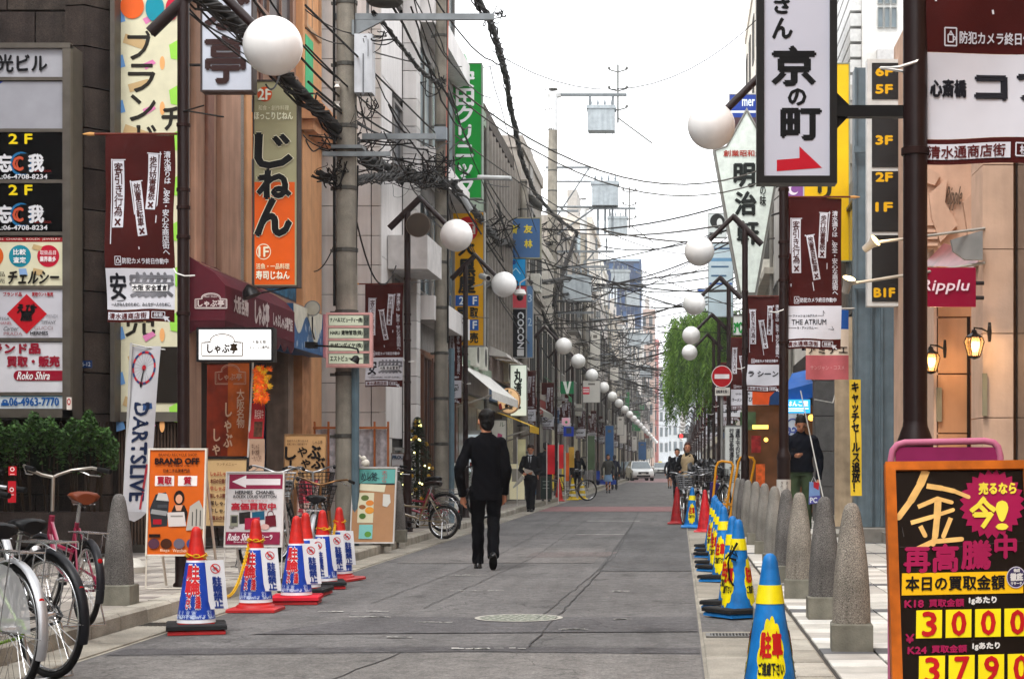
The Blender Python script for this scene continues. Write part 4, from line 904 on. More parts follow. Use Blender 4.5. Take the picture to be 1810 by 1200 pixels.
P(gy, 'canopy_box', M('#bdbab8'), MB().box(-4.75, -4.1, 28.6, 30.3, 4.35, 4.9)); fc_ = front(28.59)
P(gy, 'lower_window_frame', M('#7b5b48'), MB().slab(wallL(-4.6), 30.8, .4, 35.5, 3.2, 0, .05)); 
for j in range(4): win(gy, wallL(-4.54), 30.9 + j * 1.15, .5, 31.9 + j * 1.15, 3.1, '#6b4c3c', 0, 1)
P(gy, 'vertical_louvre', M('#6b5240'), MB().slab(wallL(-4.3), 31.0, 3.3, 31.5, 6.2, 0, .03))
# hanging paper fence in front
r = root('noren_screen', 'wooden rail screen hung with pale printed cloths against the grey wall', 'screen', W(620, 950, 26.9)); f27 = front(26.9)
WD = M('#a8693f', rough=.7, var=.15)
for (a, b) in ((556, 599), (632, 686)):
    P(r, 'rail', WD, MB().slab(f27, a - 2, 754, b + 2, 758, 0, .04)); m2 = (a + b) / 2 + 3
    for x in (a, m2, b): P(r, 'post', WD, MB().slab(f27, x - 1.5, 745, x + 1.5, 950, -.03, .02))
    for (c, e) in ((a + 2, m2 - 2), (m2 + 2, b - 2)): P(r, 'cloth', M('#b5b1b4', rough=.85, var=.25, scale=14), MB().rect(lambda u, v, o=0: W(u, v, 26.93 + .02 * math.sin(u / 3)), c, 759, e, 862, 0, 8, 2), 60)
# ---------------------------------------------------------------- right-hand side: beige shop with lanterns
shop = root('beige_shop', 'cream and peach shop front with wall lanterns behind the crimson hanging sign', 'building', (4.5, 16, .12))
CR = M('#c3a692', rough=.75, var=.08, scale=4, bump=.2, bscale=30, streak=.1); CR2 = M('#bd9270', rough=.75, var=.1, scale=3, bump=.1, streak=.1)
P(shop, 'wall', CR2, MB().box(2.95, 9, 15.6, 23, .1, 9).box(2.86, 9, 10.5, 15.6, 5.2, 9).box(3.0, 10, -40, 15, .1, 7.5))  # last box: out-of-view wall reaching back past the camera, added for its shade
for k in range(7): P(shop, 'pier_block', CR, MB().bslab(front(15.0), 1739, -300 + 0, 1786, 0, -.1, 0, 1, 1, .01) if k < 0 else MB().box(2.60, 2.86, 15.0, 15.6, .12 + k * .72, .12 + k * .72 + .712))
P(shop, 'dark_window_wall', M('#2b2a2a', rough=.15, var=.3, scale=1, spec=.7), MB().box(2.88, 3.0, 10.5, 15.0, .3, 5.2)); P(shop, 'window_mullion', M('#6d6760', metal=.5), MB().box(2.84, 2.9, 13.2, 13.28, .2, 5.2).box(2.84, 2.9, 11.6, 11.68, .2, 5.2))
f17 = front(17.2)
for (a, b) in ((468, 560), (562, 660), (662, 765), (767, 880), (882, 1010)): P(shop, 'recess_panel', CR2, MB().bslab(f17, 1655, a, 1742, b, -.2, 0, .8, .8, .008))
P(shop, 'recess_side', CR, MB().box(2.50, 2.54, 17.2, 20.4, .12, 6))
P(shop, 'door_edge', M('#2a1e18'), MB().slab(f17, 1709, 560, 1714, 1010, .002, .03)); P(shop, 'wall_hatch', M('#8b8470', rough=.6), MB().slab(front(14.98), 1736, 660, 1744, 735, .0, .03)); P(shop, 'wall_hatch', M('#8b8470', rough=.6), MB().slab(f17, 1655, 685, 1664, 745, .0, .04))
P(shop, 'upper_fascia', CR, MB().slab(f17, 1628, 120, 1745, 440, -.3, .02))
for (pts) in ([(1640, 345), (1672, 318), (1668, 360), (1690, 400), (1660, 430), (1646, 390)], [(1700, 360), (1735, 322), (1722, 370), (1738, 410), (1712, 440), (1706, 400)], [(1640, 300), (1660, 312), (1650, 330), (1636, 326)]): P(shop, 'plaster_ornament', CR, MB().prism(f17, pts, .02, .09), smooth=0)
for k in range(4): P(shop, 'lattice_bar', CR, MB().slab(f17, 1634, 395 + k * 12, 1656, 400 + k * 12, .03, .06))
P(shop, 'script_sign', M('#6b5a4c'), MB().text(front(17.15), 'Ripple', 1672, 330, 1700, 372, .0, rot=0, bold=.4, shear=8))
fgs = front(20.6)
win(shop, fgs, 1592, 545, 1654, 905, '#86837c', 0, 0, th=3); P(shop, 'interior_wall', M('#7a6a58', emit=.12, ecol='#b08a60', var=.2), MB().slab(front(20.55), 1595, 550, 1652, 800, 0, .01))
for (a, b, c) in ((1560, 605, '#d8a25a'), (1596, 620, '#c98b4c'), (1633, 700, '#a03a30'), (1640, 715, '#d8b890'), (1628, 600, '#b9a684')): P(shop, 'displayed_goods', M(c, emit=.2, rough=.5), MB().slab(front(20.5), max(a, 1596), b - 8, max(a, 1596) + 9, b + 8, 0, .03))
for yy in (640, 695, 752): P(shop, 'display_light', M('#ffe6b0', emit=1.0), MB().disc(front(20.45), 1590, yy, 3, 3, 0, 12))
P(shop, 'poster', M('#cfc7b2'), MB().slab(front(20.48), 1633, 735, 1652, 775, 0, .01)); P(shop, 'printed_oval', M('#c58a4a'), MB().disc(front(20.46), 1643, 758, 8, 9, .0, 18))
P(shop, 'step', M('#8d8a84', rough=.8, var=.15, speck=.2), MB().box(2.7, 6, 12, 23.4, .1, .26))
P(shop, 'awning_bracket', M('#8b8a88', rough=.6), MB().prism(front(14.9), [(1680, 425), (1736, 408), (1736, 460), (1705, 460), (1684, 445)], -.02, .03)); P(shop, 'awning_cloth', M('#7a4a4c', rough=.3, var=.3), MB().add([W(1630, 470, 17), W(1668, 430, 17), W(1738, 452, 15.2), W(1720, 473, 15.2)], [(0, 1, 2, 3)]))
def wall_lantern(px, py, Y, s, lab):
    r = root('wall_lantern', lab, 'lantern', W(px, py, Y), local=True); r.location = W(px, py, Y); k = s
    IR = M('#2e2722', metal=.6, rough=.4)
    P(r, 'wall_bracket', IR, MB().lathe([(.0, -.01), (.045 * k, 0), (.045 * k, .02), (0, .03)], n=12, M4=Matrix.Rotation(PI / 2, 4, 'Y'), c=(.13 * k, 0, .12 * k), sx=2).tube([(.13 * k, 0, .12 * k), (.07 * k, 0, .15 * k), (.0, 0, .16 * k), (0, 0, .12 * k)], .01 * k, 6), 40)
    P(r, 'roof', IR, MB().lathe([(0, .15 * k), (.02 * k, .14 * k), (.03 * k, .11 * k), (.075 * k, .08 * k), (.08 * k, .07 * k)], n=6))
    P(r, 'glass_body', M('#caa070', rough=.1, alpha=.35, var=0), MB().lathe([(.075 * k, .07 * k), (.09 * k, .03 * k), (.055 * k, -.1 * k)], n=6))
    cg = MB()
    for i in range(6):
        a = i * PI / 3; cg.tube([(.077 * k * math.cos(a), .077 * k * math.sin(a), .07 * k), (.092 * k * math.cos(a), .092 * k * math.sin(a), .03 * k), (.056 * k * math.cos(a), .056 * k * math.sin(a), -.1 * k)], .005 * k, 4)
    P(r, 'cage', IR, cg); P(r, 'base_cap', IR, MB().lathe([(.06 * k, -.1 * k), (.05 * k, -.115 * k), (.01, -.13 * k)], n=6))
    P(r, 'bulb', M('#ffd79a', emit=4, ecol='#ffc070'), MB().ball((0, 0, -.02 * k), .028 * k, 10, 8, (1, 1, 1.5)), 60)
    l = bpy.data.lights.new('lantern_glow', 'POINT'); l.energy = 6; l.color = (1, .72, .4); l.shadow_soft_size = .04; lo = bpy.data.objects.new('lantern_glow', l); COL.objects.link(lo); lo.parent = r; lo.location = (0, -.1 * k, -.02 * k)
wall_lantern(1722, 610, 14.85, .92, 'right of the two lit wall lanterns, on the cream pier'); wall_lantern(1645, 638, 17.0, .98, 'left of the two lit wall lanterns, in the recess beside the brown post')
sign('crimson hanging sign with thin white cursive lettering', 'sign', 14.6, (1626, 473, 1725, 542), [('t', 'Ripplu', 1628, 495, 1712, 520, '#ddc8cf', dict(bold=.35, shear=6))], face='#8d1238', frame='#8d1238', depth=.05, fw=0, bracket=[(1725, 500, 1740, 500), (1725, 526, 1740, 526)])
def spot(px, py, Y, dx, pts, lab):
    r = root('spot_lamp', lab, 'spot lamp', W(px, py, Y)); c = W(px, py, Y)
    P(r, 'arm', M('#b4aea6', rough=.4), MB().tube([W(*p) for p in pts], .014, 6)); R4 = Matrix.Rotation(dx, 4, 'Y') @ Matrix.Rotation(.5, 4, 'X')
    P(r, 'housing', M('#9b948c', rough=.35), MB().lathe([(0, -.13), (.03, -.125), (.035, -.05), (.055, 0), (.05, .0)], n=16, M4=R4, c=c), 40); P(r, 'glowing_lens', M('#ffdca0', emit=2.6, ecol='#ffca80'), MB().lathe([(0, .004), (.05, .0)], n=16, M4=R4, c=c))
    l = bpy.data.lights.new('spot_glow', 'POINT'); l.energy = 2; l.color = (1, .75, .45); lo = bpy.data.objects.new('spot_glow', l); COL.objects.link(lo); lo.parent = r; lo.location = R4 @ Vector((0, 0, .12))
spot(1548, 425, 14.2, .9, [(1553, 428, 14.2), (1740, 404, 15)], 'upper lit spot lamp on a long white arm left of the brown post'); spot(1501, 492, 14.0, .25, [(1502, 502, 14), (1590, 488, 14.4), (1740, 465, 15)], 'lower lit spot lamp reaching to the tall yellow sign')
# building of steel columns with the black floor directory
st = root('steel_column_building', 'building with blue-grey steel columns behind the brown post', 'building', (5, 26, .12))
SB = M('#6c7980', rough=.45, var=.1, streak=.25)
for (a, b, o) in ((1511, 1541, .0), (1543, 1556, -.05), (1557, 1590, .05)):
    P(st, 'steel_column', SB, MB().slab(front(24), a, 120 if a < 1540 else 250, b, 931, -.35, o))
    P(st, 'column_flange', SB, MB().slab(front(24), a - .8, 120 if a < 1540 else 250, a + 3, 931, o, o + .03).slab(front(24), b - 3, 120 if a < 1540 else 250, b + .8, 931, o, o + .03))
P(st, 'cross_beam', SB, MB().slab(front(24.0), 1508, 500, 1592, 512, .08, .14).slab(front(24.0), 1508, 262, 1592, 272, .08, .12))
P(st, 'wall', M('#8b8f92', rough=.7, var=.1, streak=.2), MB().box(2.95, 9, 24.4, 31, .1, 6.0)); P(st, 'step', M('#8d8a84', rough=.8, var=.15), MB().box(2.45, 6, 23.4, 31, .1, .3)); P(st, 'cream_panel', M('#b9a68d', rough=.6, var=.15, streak=.2), MB().slab(front(25), 1476, 560, 1513, 930, -.1, 0).slab(front(24.3), 1590, 540, 1640, 930, -.1, 0))
win(st, wallR(2.95), 24.8, .4, 30.5, 3.2, '#5d5a55', 0, 3); win(st, wallR(2.95), 24.8, 3.7, 30.5, 5.6, '#5d5a55', 1, 3)
dr = root('floor_directory', 'tall black and white floor directory sign with yellow floor numbers', 'sign', W(1590, 540, 20)); fd = front(20)
P(dr, 'sign_box', M('#c9c8c4', rough=.4), MB().slab(fd, 1533, 105, 1660, 541, -.18, 0))
for (a, b) in ((112, 176), (205, 296), (303, 410), (416, 533)): P(dr, 'black_panel', M('#111112', rough=.25, spec=.5), MB().slab(fd, 1541, a, 1600, b, 0, .012)); P(dr, 'tenant_panel', M('#bfc0bb', rough=.35), MB().slab(fd, 1602, a, 1654, b, 0, .012))
t = MB()
for s_, y in (('6F', 120), ('5F', 151), ('3F', 241), ('2F', 306), ('1F', 359), ('B1F', 510)): t.text(fd, s_, 1548 - (3 if 'B' in s_ else 0), y, 1577 + (4 if 'B' in s_ else 0), y + 15, .016, bold=1.1)
P(dr, 'lettering', M('#d6a81e', var=0), t); t = MB()
for s_, y in (('の', 238), ('ック', 320), ('ナル', 358), ('ララ', 380), ('ッ', 425), ('ミ', 440)): t.text(fd, s_, 1626, y, 1640 if len(s_) > 1 else 1634, y + 10, .016, bold=.4)
P(dr, 'tenant_lettering', M('#2a2a2a', var=0), t)
# red arrow sign carried by the nearest right post
rs = sign('white sign with brush characters and a red arrow, held by the nearest brown post', 'sign', 7.2, (1338, -90, 1479, 324), [], face='#b7b8c2', frame='#17130f', depth=.09, fw=13)
f7 = front(7.2)
P(rs, 'arm', M('#141212', rough=.5), MB().box(.64, .99, 7.2, 7.25, CH + (HY - 206) / 430.6, CH + (HY - 186) / 430.6)); P(rs, 'arm_gusset', M('#141212'), MB().prism(front(7.22), [(1479, 165), (1500, 186), (1500, 206), (1479, 228)], -.01, .01))
P(rs, 'red_arrow', M('#b0122a', rough=.4, var=.02), MB().poly(f7, [(1373, 283), (1413, 280), (1413, 259), (1453, 297), (1373, 303)], .001))
k = MB()
for s_, a, b, c, d_ in (('お', 1372, -72, 1410, -38), ('き', 1376, -30, 1406, -4), ('さ', 1369, -2, 1395, 24), ('ん', 1366, 33, 1400, 68), ('の', 1394, 158, 1424, 186)): k.text(f7, s_, a, b, c, d_, .001, bold=1.6)
k.text(f7, '京', 1366, 84, 1440, 150, .001, bold=3.0).text(f7, '町', 1382, 194, 1450, 246, .001, bold=2.8)
P(rs, 'character', M('#141416', var=0), k)
# yellow sign, kite sign, etc
sign('tall yellow building sign behind the red arrow sign', 'sign', 30.4, (1420, 112, 1502, 462), [('t', 'リ', 1447, 322, 1468, 352, '#2a2a1a', dict(bold=2))], face='#d3ad14', frame='#8a8f7a', depth=.25, fw=2)
sign('small purple and white sign under the red arrow sign', 'sign', 28, (1386, 318, 1421, 352), [('d', 1402, 336, 9, 9, '#e4d8e6'), ('d', 1405, 334, 7, 7, '#8a5a96')], face='#8a5a96', frame='#b9b4bc', depth=.1, fw=2)
ks_ = root('kite_sign', 'white kite shaped vertical sign with black brush characters and a pointed top', 'sign', W(1320, 520, 42)); fk = front(42)
P(ks_, 'sign_box', M('#8d8c88', metal=.3), MB().prism(fk, [(1320, 190), (1357, 258), (1384, 262), (1338, 522), (1306, 522), (1260, 264), (1283, 258)], -.4, -.01)); P(ks_, 'sign_face', M('#cfd6cf', rough=.4), MB().poly(fk, [(1320, 197), (1355, 260), (1380, 265), (1335, 518), (1309, 518), (1264, 267), (1285, 260)], .0))
P(ks_, 'edge_strip', M('#77756f', metal=.4), MB().line(fk, [(1264, 267), (1285, 260), (1320, 197), (1355, 260), (1380, 265), (1335, 518), (1309, 518), (1264, 267)], 2, .02))
P(ks_, 'red_lettering', M('#a03a2c'), MB().text(fk, '創業昭和元年', 1279, 266, 1362, 277, .02, bold=.3)); P(ks_, 'black_lettering', M('#1c2320'), MB().text(fk, '明', 1298, 290, 1333, 330, .02, bold=1.8).text(fk, '治', 1300, 340, 1336, 380, .02, bold=1.8).text(fk, '軒', 1304, 392, 1340, 432, .02, bold=1.8).text(fk, '洋食の味', 1343, 288, 1354, 365, .02, True, .3))
sign('small blue sign with white roman lettering above the kite sign', 'sign', 50, (1288, 166, 1338, 232), [('r', 1290, 196, 1336, 200, '#c9cccc'), ('r', 1290, 208, 1336, 230, '#4a3438'), ('t', 'mer', 1312, 176, 1334, 188, '#cdd6e4', dict(bold=.3))], face='#213f8a', frame='#a9a9a6', depth=.3, fw=2)
sign('white sign with a black leaf roundel above the white willow side signs', 'sign', 58, (1252, 377, 1284, 420), [('d', 1268, 391, 13, 13, '#2a2c2c'), ('d', 1272, 394, 5, 8, '#c8ccca'), ('r', 1254, 411, 1276, 414, '#4a4a4a')], face='#c3c9c8', frame='#9a9c9a', depth=.3, fw=1)
sign('pale blue and white stacked tenant sign left of the kite sign', 'sign', 60, (1252, 430, 1296, 560), [('r', 1254, 456, 1294, 462, '#6f97b4'), ('r', 1257, 438, 1290, 441, '#3a5a7a'), ('r', 1257, 470, 1288, 473, '#4a6a86'), ('r', 1254, 500, 1294, 503, '#2f5aa0'), ('r', 1257, 486, 1284, 489, '#4a6a86'), ('r', 1256, 512, 1290, 515, '#5a5a5a')], face='#b9c8cf', frame='#8c9496', depth=.3, fw=1)
sign('pale signboard with a blue stripe farther down on the right', 'sign', 66, (1233, 510, 1252, 590), [('r', 1234, 512, 1251, 516, '#2453a0'), ('r', 1236, 533, 1249, 535, '#44586a')], face='#c6cdd0', frame='#8c9496', depth=.2, fw=.6)
sign('small white sign with a green spiral mark behind the second banner', 'sign', 36, (1296, 558, 1320, 592), [('t', '3℃', 1297, 570, 1312, 588, '#1f8a3c', dict(bold=.8)), ('r', 1312, 556, 1319, 571, '#a82430')], face='#c8cdc8', frame='#9a9a96', depth=.1, fw=1)
# no entry sign
ne = root('no_entry_sign', 'round red no entry sign with a white bar on the right lamp row', 'road sign', W(1276, 900, 37.4)); fn = front(37.4)
P(ne, 'disc', M('#a3131f', rough=.4, var=.03), MB().disc(fn, 1276, 665.5, 17.5, 18.5, .03, 32)); P(ne, 'rim', M('#c9c3c3'), MB().disc(fn, 1276, 665.5, 18.6, 19.6, .032, 32, .94)); P(ne, 'white_bar', M('#cfc9c9'), MB().rect(fn, 1263, 661.5, 1289, 669.5, .036))
P(ne, 'plate', M('#c2bfb8'), MB().slab(fn, 1264, 685, 1290, 699, .0, .02)); P(ne, 'lettering', M('#33333a'), MB().text(fn, '自転車を除く', 1266, 689, 1288, 695, .024, bold=.15)); P(ne, 'post', M('#8d8c8a', metal=.4), MB().tube([W(1276, 650, 37.45), Vector((W(1276, 0, 37.45).x, 37.45, .12))], .03, 8))
# white notice board, orange and blue shop fronts
sign('tall white notice board of vertical black text behind the bollards', 'notice board', 34, (1281, 752, 1311, 900), [('t', '道路上でのビラ配り、勧誘', 1300, 757, 1308, 852, '#34343a', dict(vert=True, bold=.3)), ('t', '行為は条例違反です。', 1289, 757, 1297, 840, '#34343a', dict(vert=True, bold=.3))], face='#bfc2bf', frame='#8a8a88', depth=.04, fw=1, name='notice_board')
osf = root('bright_shop', 'shop with orange fascia and blue awning behind the man with the phone', 'building', (4.5, 36, .12)); f35 = front(35)
P(osf, 'wall', M('#39312c', rough=.6, var=.2), MB().box(2.6, 8, 35.2, 40, .1, 3.4)); P(osf, 'orange_fascia', M('#d05a26', rough=.5), MB().slab(f35, 1330, 640, 1392, 715, -.1, 0))
P(osf, 'shop_interior', M('#4b3328', rough=.6, var=.5, scale=3, emit=.05, ecol='#c08040'), MB().slab(front(35.1), 1322, 716, 1442, 905, -.1, 0))
P(osf, 'blue_awning', M('#1e5a9c', rough=.6, var=.08), MB().add([W(1386, 690, 34), W(1441, 676, 34), W(1441, 650, 35.2), W(1400, 660, 35.2), W(1386, 712, 34), W(1441, 702, 34)], [(0, 1, 2, 3), (0, 4, 5, 1)])); P(osf, 'round_awning', M('#27466e', rough=.6), MB().prism(front(34.4), [(1360, 715), (1362, 700), (1372, 690), (1388, 687), (1388, 715)], -.3, 0))
P(osf, 'glowing_sign', M('#2f8ec4', emit=.7, ecol='#3fa8e0'), MB().slab(front(33.9), 1388, 706, 1432, 730, -.02, .02)); P(osf, 'lettering', M('#d9ecf4', emit=.6), MB().text(front(33.9), 'はんこ屋', 1392, 709, 1428, 718, .03, bold=.3).slab(front(33.9), 1391, 721, 1429, 723, .022, .03).slab(front(33.9), 1391, 725, 1420, 727, .022, .03))
P(osf, 'poster', M('#b7bfc9'), MB().slab(front(33.8), 1389, 731, 1421, 782, -.01, .01)); P(osf, 'poster_ring', M('#4a5a94'), MB().disc(front(33.8), 1401, 752, 11, 13, .015, 20, .8)); P(osf, 'lettering', M('#4a5a94'), MB().text(front(33.8), '22', 1391, 755, 1408, 772, .016, bold=.6))
P(osf, 'shelf_light', M('#ffb45a', emit=1.6), MB().slab(front(34.95), 1330, 751, 1358, 758, 0, .03).disc(front(34.9), 1354, 777, 4, 4, 0, 10).disc(front(34.9), 1434, 738, 6, 6, 0, 10)); P(osf, 'red_goods', M('#8a2a2a', var=.4, scale=10), MB().slab(front(34.9), 1328, 770, 1345, 800, 0, .03)); P(osf, 'orange_goods', M('#c8622a', var=.3, scale=10), MB().slab(front(34.85), 1336, 820, 1352, 860, 0, .03)); P(osf, 'green_goods', M('#4a5f42', var=.3), MB().slab(front(35), 1308, 728, 1336, 760, 0, .03))
sc = root('stone_pier', 'dark grey speckled stone pier beside the man with the phone', 'pier', W(1458, 905, 30)); 
for k in range(6): P(sc, 'stone_block', M('#5d5c5b', rough=.6, var=.15, speck=.3, bscale=50, bump=.2), MB().bslab(front(30), 1441, 548 + k * 62.5, 1476, 548 + k * 62.5 + 61.5, -.6, 0, .5, .5, .01))
P(sc, 'drain_pipe', M('#8b8f90', metal=.3), MB().tube([W(1479, 560, 30), W(1479, 930, 30)], .04, 8))
# hanging flag アミチエ
r = root('shop_flag', 'blue, white and red shop flag with katakana hanging below the arrow banner', 'flag', W(1462, 670, 24)); wv = lambda u, v, o=0: W(u, v, 24, o + .03 * math.sin(u / 9))
for (a, b, c) in ((548, 582, '#2a5a9c'), (582, 628, '#cdbfae'), (628, 671, '#b4666a')): P(r, 'cloth', M(c, rough=.8, var=.08), MB().rect(wv, 1424, a, 1500, b, 0, 14, 2), 60)
P(r, 'lettering', M('#3c3430'), MB().text(wv, 'アミチエ', 1428, 612, 1498, 625, .01, bold=.4)); P(r, 'small_lettering', M('#c9a0a0'), MB().text(wv, 'サンジャン・コスメ', 1432, 646, 1492, 654, .01)); P(r, 'rod', M('#b9b4ac'), MB().tube([W(1420, 548, 24), W(1512, 545, 24)], .012, 6))
# yellow vertical banner
r = root('yellow_notice_banner', 'narrow yellow vertical banner with bold black katakana on the steel column', 'banner', W(1512, 877, 22.5)); wv = lambda u, v, o=0: W(u + 2.5 * (v - 670) / 200, v, 22.5, o + .02 * math.sin(v / 20))
P(r, 'cloth', M('#d9bb3c', rough=.7, var=.06), MB().rect(wv, 1501, 671, 1521, 876, 0, 2, 24), 60); P(r, 'lettering', M('#15150f', var=0), MB().text(wv, 'キャッチセールス追放！', 1504, 676, 1518, 868, .008, True, .8))
# sloping white flag pole, its base and bag
r = root('flag_pole', 'thin white pole leaning beside the man, set in a flat white weight', 'pole', W(1455, 900, 25)); P(r, 'pole', M('#c2c0ba'), MB().tube([W(1415, 690, 26), W(1432, 770, 26), W(1458, 893, 25.5)], .009, 6).tube([W(1440, 706, 26), W(1472, 712, 26.4), W(1478, 690, 26.4)], .01, 5)); P(r, 'water_base', M('#b9b6ae', rough=.5), MB().lathe([(.0, .02), (.24, .02), (.26, .06), (.2, .12), (.03, .15)], c=(W(1460, 0, 25.5).x, 25.5, .1), n=20), 40)
# R buildings beyond
building('R', 2.75, 31.2, 35, 6.5, '#a39a8e', 'low buff shop beyond the steel column building', nw=1, g=0, seed=1, shop='#4a4038')
building('R', 2.65, 40.2, 49, 9.5, '#aaa6a0', 'grey four storey building behind the white kite sign', nw=3, seed=2, endwin=1)
building('R', 2.7, 49.2, 60, 11, '#b7b1a6', 'buff building beyond the kite sign on the right', nw=4, seed=3, ledge=.3, endwin=2)
building('R', 3.0, 60.2, 72, 9, '#9da3a4', 'bluish grey building behind the willow tree', nw=4, seed=4)
building('R', 3.5, 76, 92, 23.2, '#cdc7bc', 'tall plain cream tower rising left of the red arrow sign', nw=4, g=2, seed=5, wk=.4, depth=3.2, name='tower_building', streak=.12)
building('R', 2.9, 92.2, 110, 8, '#b6b0a8', 'low building past the cream tower on the right', nw=5, seed=6); building('R', 2.9, 110.2, 135, 9, '#a8aaab', 'grey building far down on the right', nw=6, seed=7); building('R', 2.9, 135.2, 175, 8, '#b3a89c', 'brownish building far down on the right', nw=8, seed=8); building('R', 2.9, 175.2, 230, 9, '#bdbab4', 'pale building farthest down on the right', nw=9, seed=9)
# towers top right
tw = root('glass_tower', 'curved glass and concrete high-rise behind the yellow sign', 'building', (16, 150, .12)); cx_, cy_, R_ = 19.5, 150, 8.5
P(tw, 'core', M('#6f7a78', rough=.3, var=.2), MB().lathe([(R_ - .4, .1), (R_ - .4, 62)], c=(cx_, cy_, 0), n=48))
mb = MB(); m2 = MB()
for k in range(18): mb.lathe([(R_ - .42, 3.3 * k + 2.2), (R_, 3.3 * k + 2.2), (R_, 3.3 * k + 3.0), (R_ - .42, 3.3 * k + 3.0)], c=(cx_, cy_, 0), n=48)
for k in range(36): a = k * 2 * PI / 36; c, s_ = math.cos(a), math.sin(a); m2.tube([(cx_ + (R_ - .25) * c, cy_ + (R_ - .25) * s_, .1), (cx_ + (R_ - .25) * c, cy_ + (R_ - .25) * s_, 62)], .18, 4)
P(tw, 'floor_band', M('#b1b3b0', rough=.6), mb, kind='stuff'); P(tw, 'mullion', M('#a5a8a6', rough=.6), m2, kind='stuff')
wt_ = root('white_tower', 'white slab high-rise with ribbed side between the curved tower and the brown post', 'building', (14, 88, .12)); fw2 = front(85)
P(wt_, 'wall', M('#c5c4c1', rough=.6, var=.05), MB().box(W(1524, 0, 85).x, 24, 85, 100, .1, 34)); P(wt_, 'grey_flank', M('#b4b3b2', rough=.6), MB().box(W(1549, 0, 85).x, 24, 84.6, 84.99, .1, 21.2)); mb = MB()
for k in range(26): mb.box(W(1504 , 0, 85).x, W(1524, 0, 85).x - .01, 85.3, 98, 16.5 + k * .75, 17.1 + k * .75)
P(wt_, 'ribbed_side', M('#bdbdbc', rough=.5), mb, kind='stuff'); 
for j in range(3):
    for i in range(3): win(wt_, front(84.98), 1551 + i * 12, -70 + j * 42, 1561 + i * 12, -34 + j * 42, '#8f9290', 1, 0, th=1, proud=.1)
# ---------------------------------------------------------------- left-hand buildings going away
building('L', -4.9, 36.3, 44, 9.6, '#8f9c8c', 'pale green rendered building behind the green clinic sign', nw=2, g=0, seed=21, ledge=.2, shop='#5e5a52', endwin=0)
b = building('L', -4.95, 44.2, 52, 9.9, '#57504a', 'dark slatted building with white window hoods', nw=3, g=0, seed=22, shop='#6a6258')
fs = wallL(-4.95)
for k in range(10): P(b, 'vertical_slat', M('#8d8780', rough=.6), MB().slab(fs, 44.4 + k * .78, 4.2, 44.5 + k * .78, 9.6, .01, .22))
for k in range(4): P(b, 'window_hood', M('#bdb9b4', rough=.6), MB().prism(lambda u, v, o=0: Vector((-4.95 + u, 44.6 + k * 1.8 + o, v)), [(0, 4.25), (.55, 4.0), (.6, 3.9), (0, 3.95)], 0, 1.3))
P(b, 'brick_course', M('#7d706a', rough=.8, var=.3, scale=20, streak=.2), MB().slab(fs, 44.3, 3.35, 51.9, 3.9, .165, .2))
building('L', -4.7, 52.2, 60, 10.6, '#a29b93', 'grey building carrying the vertical black and blue signs', nw=3, seed=23, endwin=1, ledge=.15)
building('L', -4.9, 60.2, 70, 8.8, '#b8b2a8', 'cream building beyond the tall transformer pole', nw=4, seed=24, balc=1, endwin=1)
building('L', -4.8, 70.2, 84, 10.8, '#aaa39b', 'buff apartment block with balconies on the left', nw=4, seed=25, balc=1, endwin=2)
building('L', -4.9, 84.2, 98, 10.2, '#c0bbb2', 'pale block with outside pipes farther down on the left', nw=4, g=2, seed=26, balc=1, endwin=2, ac=5)
building('L', -4.8, 98.2, 118, 10.8, '#b0aaa4', 'grey apartment block farther down on the left', nw=5, seed=27, balc=1, endwin=2, ac=5)
building('L', -4.7, 118.2, 140, 11.3, '#bdb5a8', 'cream apartment block far down on the left', nw=6, seed=28, balc=1, endwin=3, ac=6)
building('L', -4.6, 140.2, 170, 12, '#b3b1ae', 'grey block far down on the left', nw=7, g=2, seed=29, balc=1, endwin=3, ac=6)
building('L', -4.5, 170.2, 215, 13, '#c4bfb8', 'pale block near the far end on the left', nw=8, g=2, seed=30, balc=1, endwin=3)
building('L', -4.4, 215.2, 265, 14, '#a8a09a', 'brownish block at the far end on the left', nw=8, g=2, seed=31, balc=1, endwin=3)
# towers rising over the roofs and closing the street
def tower(px0, px1, py, Y, c, lab, nx, ny, g=1, fc='#8d8c88', dep=14, band=None, name='tower_building', wk=.6, balc=False):
    x0, x1 = W(px0, 0, Y).x, W(px1, 0, Y).x; H = W(0, py, Y).z; r = root(name, lab, 'building', ((x0 + x1) / 2, Y + dep / 2, .0))
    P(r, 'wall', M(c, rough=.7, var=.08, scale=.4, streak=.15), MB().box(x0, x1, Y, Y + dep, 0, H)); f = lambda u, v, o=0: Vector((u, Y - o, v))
    P(r, 'roof_edge', M(c, rough=.7), MB().box(x0 - .2, x1 + .2, Y - .2, Y + dep, H, H + .5)); P(r, 'roof_room', M('#a9a5a0', var=.1), MB().box(x0 + (x1 - x0) * .3, x0 + (x1 - x0) * .6, Y + 1, Y + 6, H + .5, H + 2.6))
    fh = H / ny
    for j in range(1, ny):
        for i in range(nx):
            a = x0 + (x1 - x0) * (i + .5) / nx; b_ = (x1 - x0) / nx * wk / 2; win(r, f, a - b_, j * fh + fh * .2, a + b_, j * fh + fh * .8, fc, g, 0, th=.07, proud=.08)
        if balc: P(r, 'balcony', M('#a9a6a0', var=.1), MB().slab(f, x0 + .3, j * fh - .1, x1 - .3, j * fh + fh * .22, .1, 1.0))
    if band: P(r, 'side_band', M(band), MB().box(x1 + .01, x1 + .3, Y - .1, Y + 2, 0, H))
    return r
bt = root('blue_glass_tower', 'dark blue glass office tower above the roofs left of centre', 'building', (-8, 262, 0)); Y = 255; f = front(Y); x0, x1 = 1052, 1130
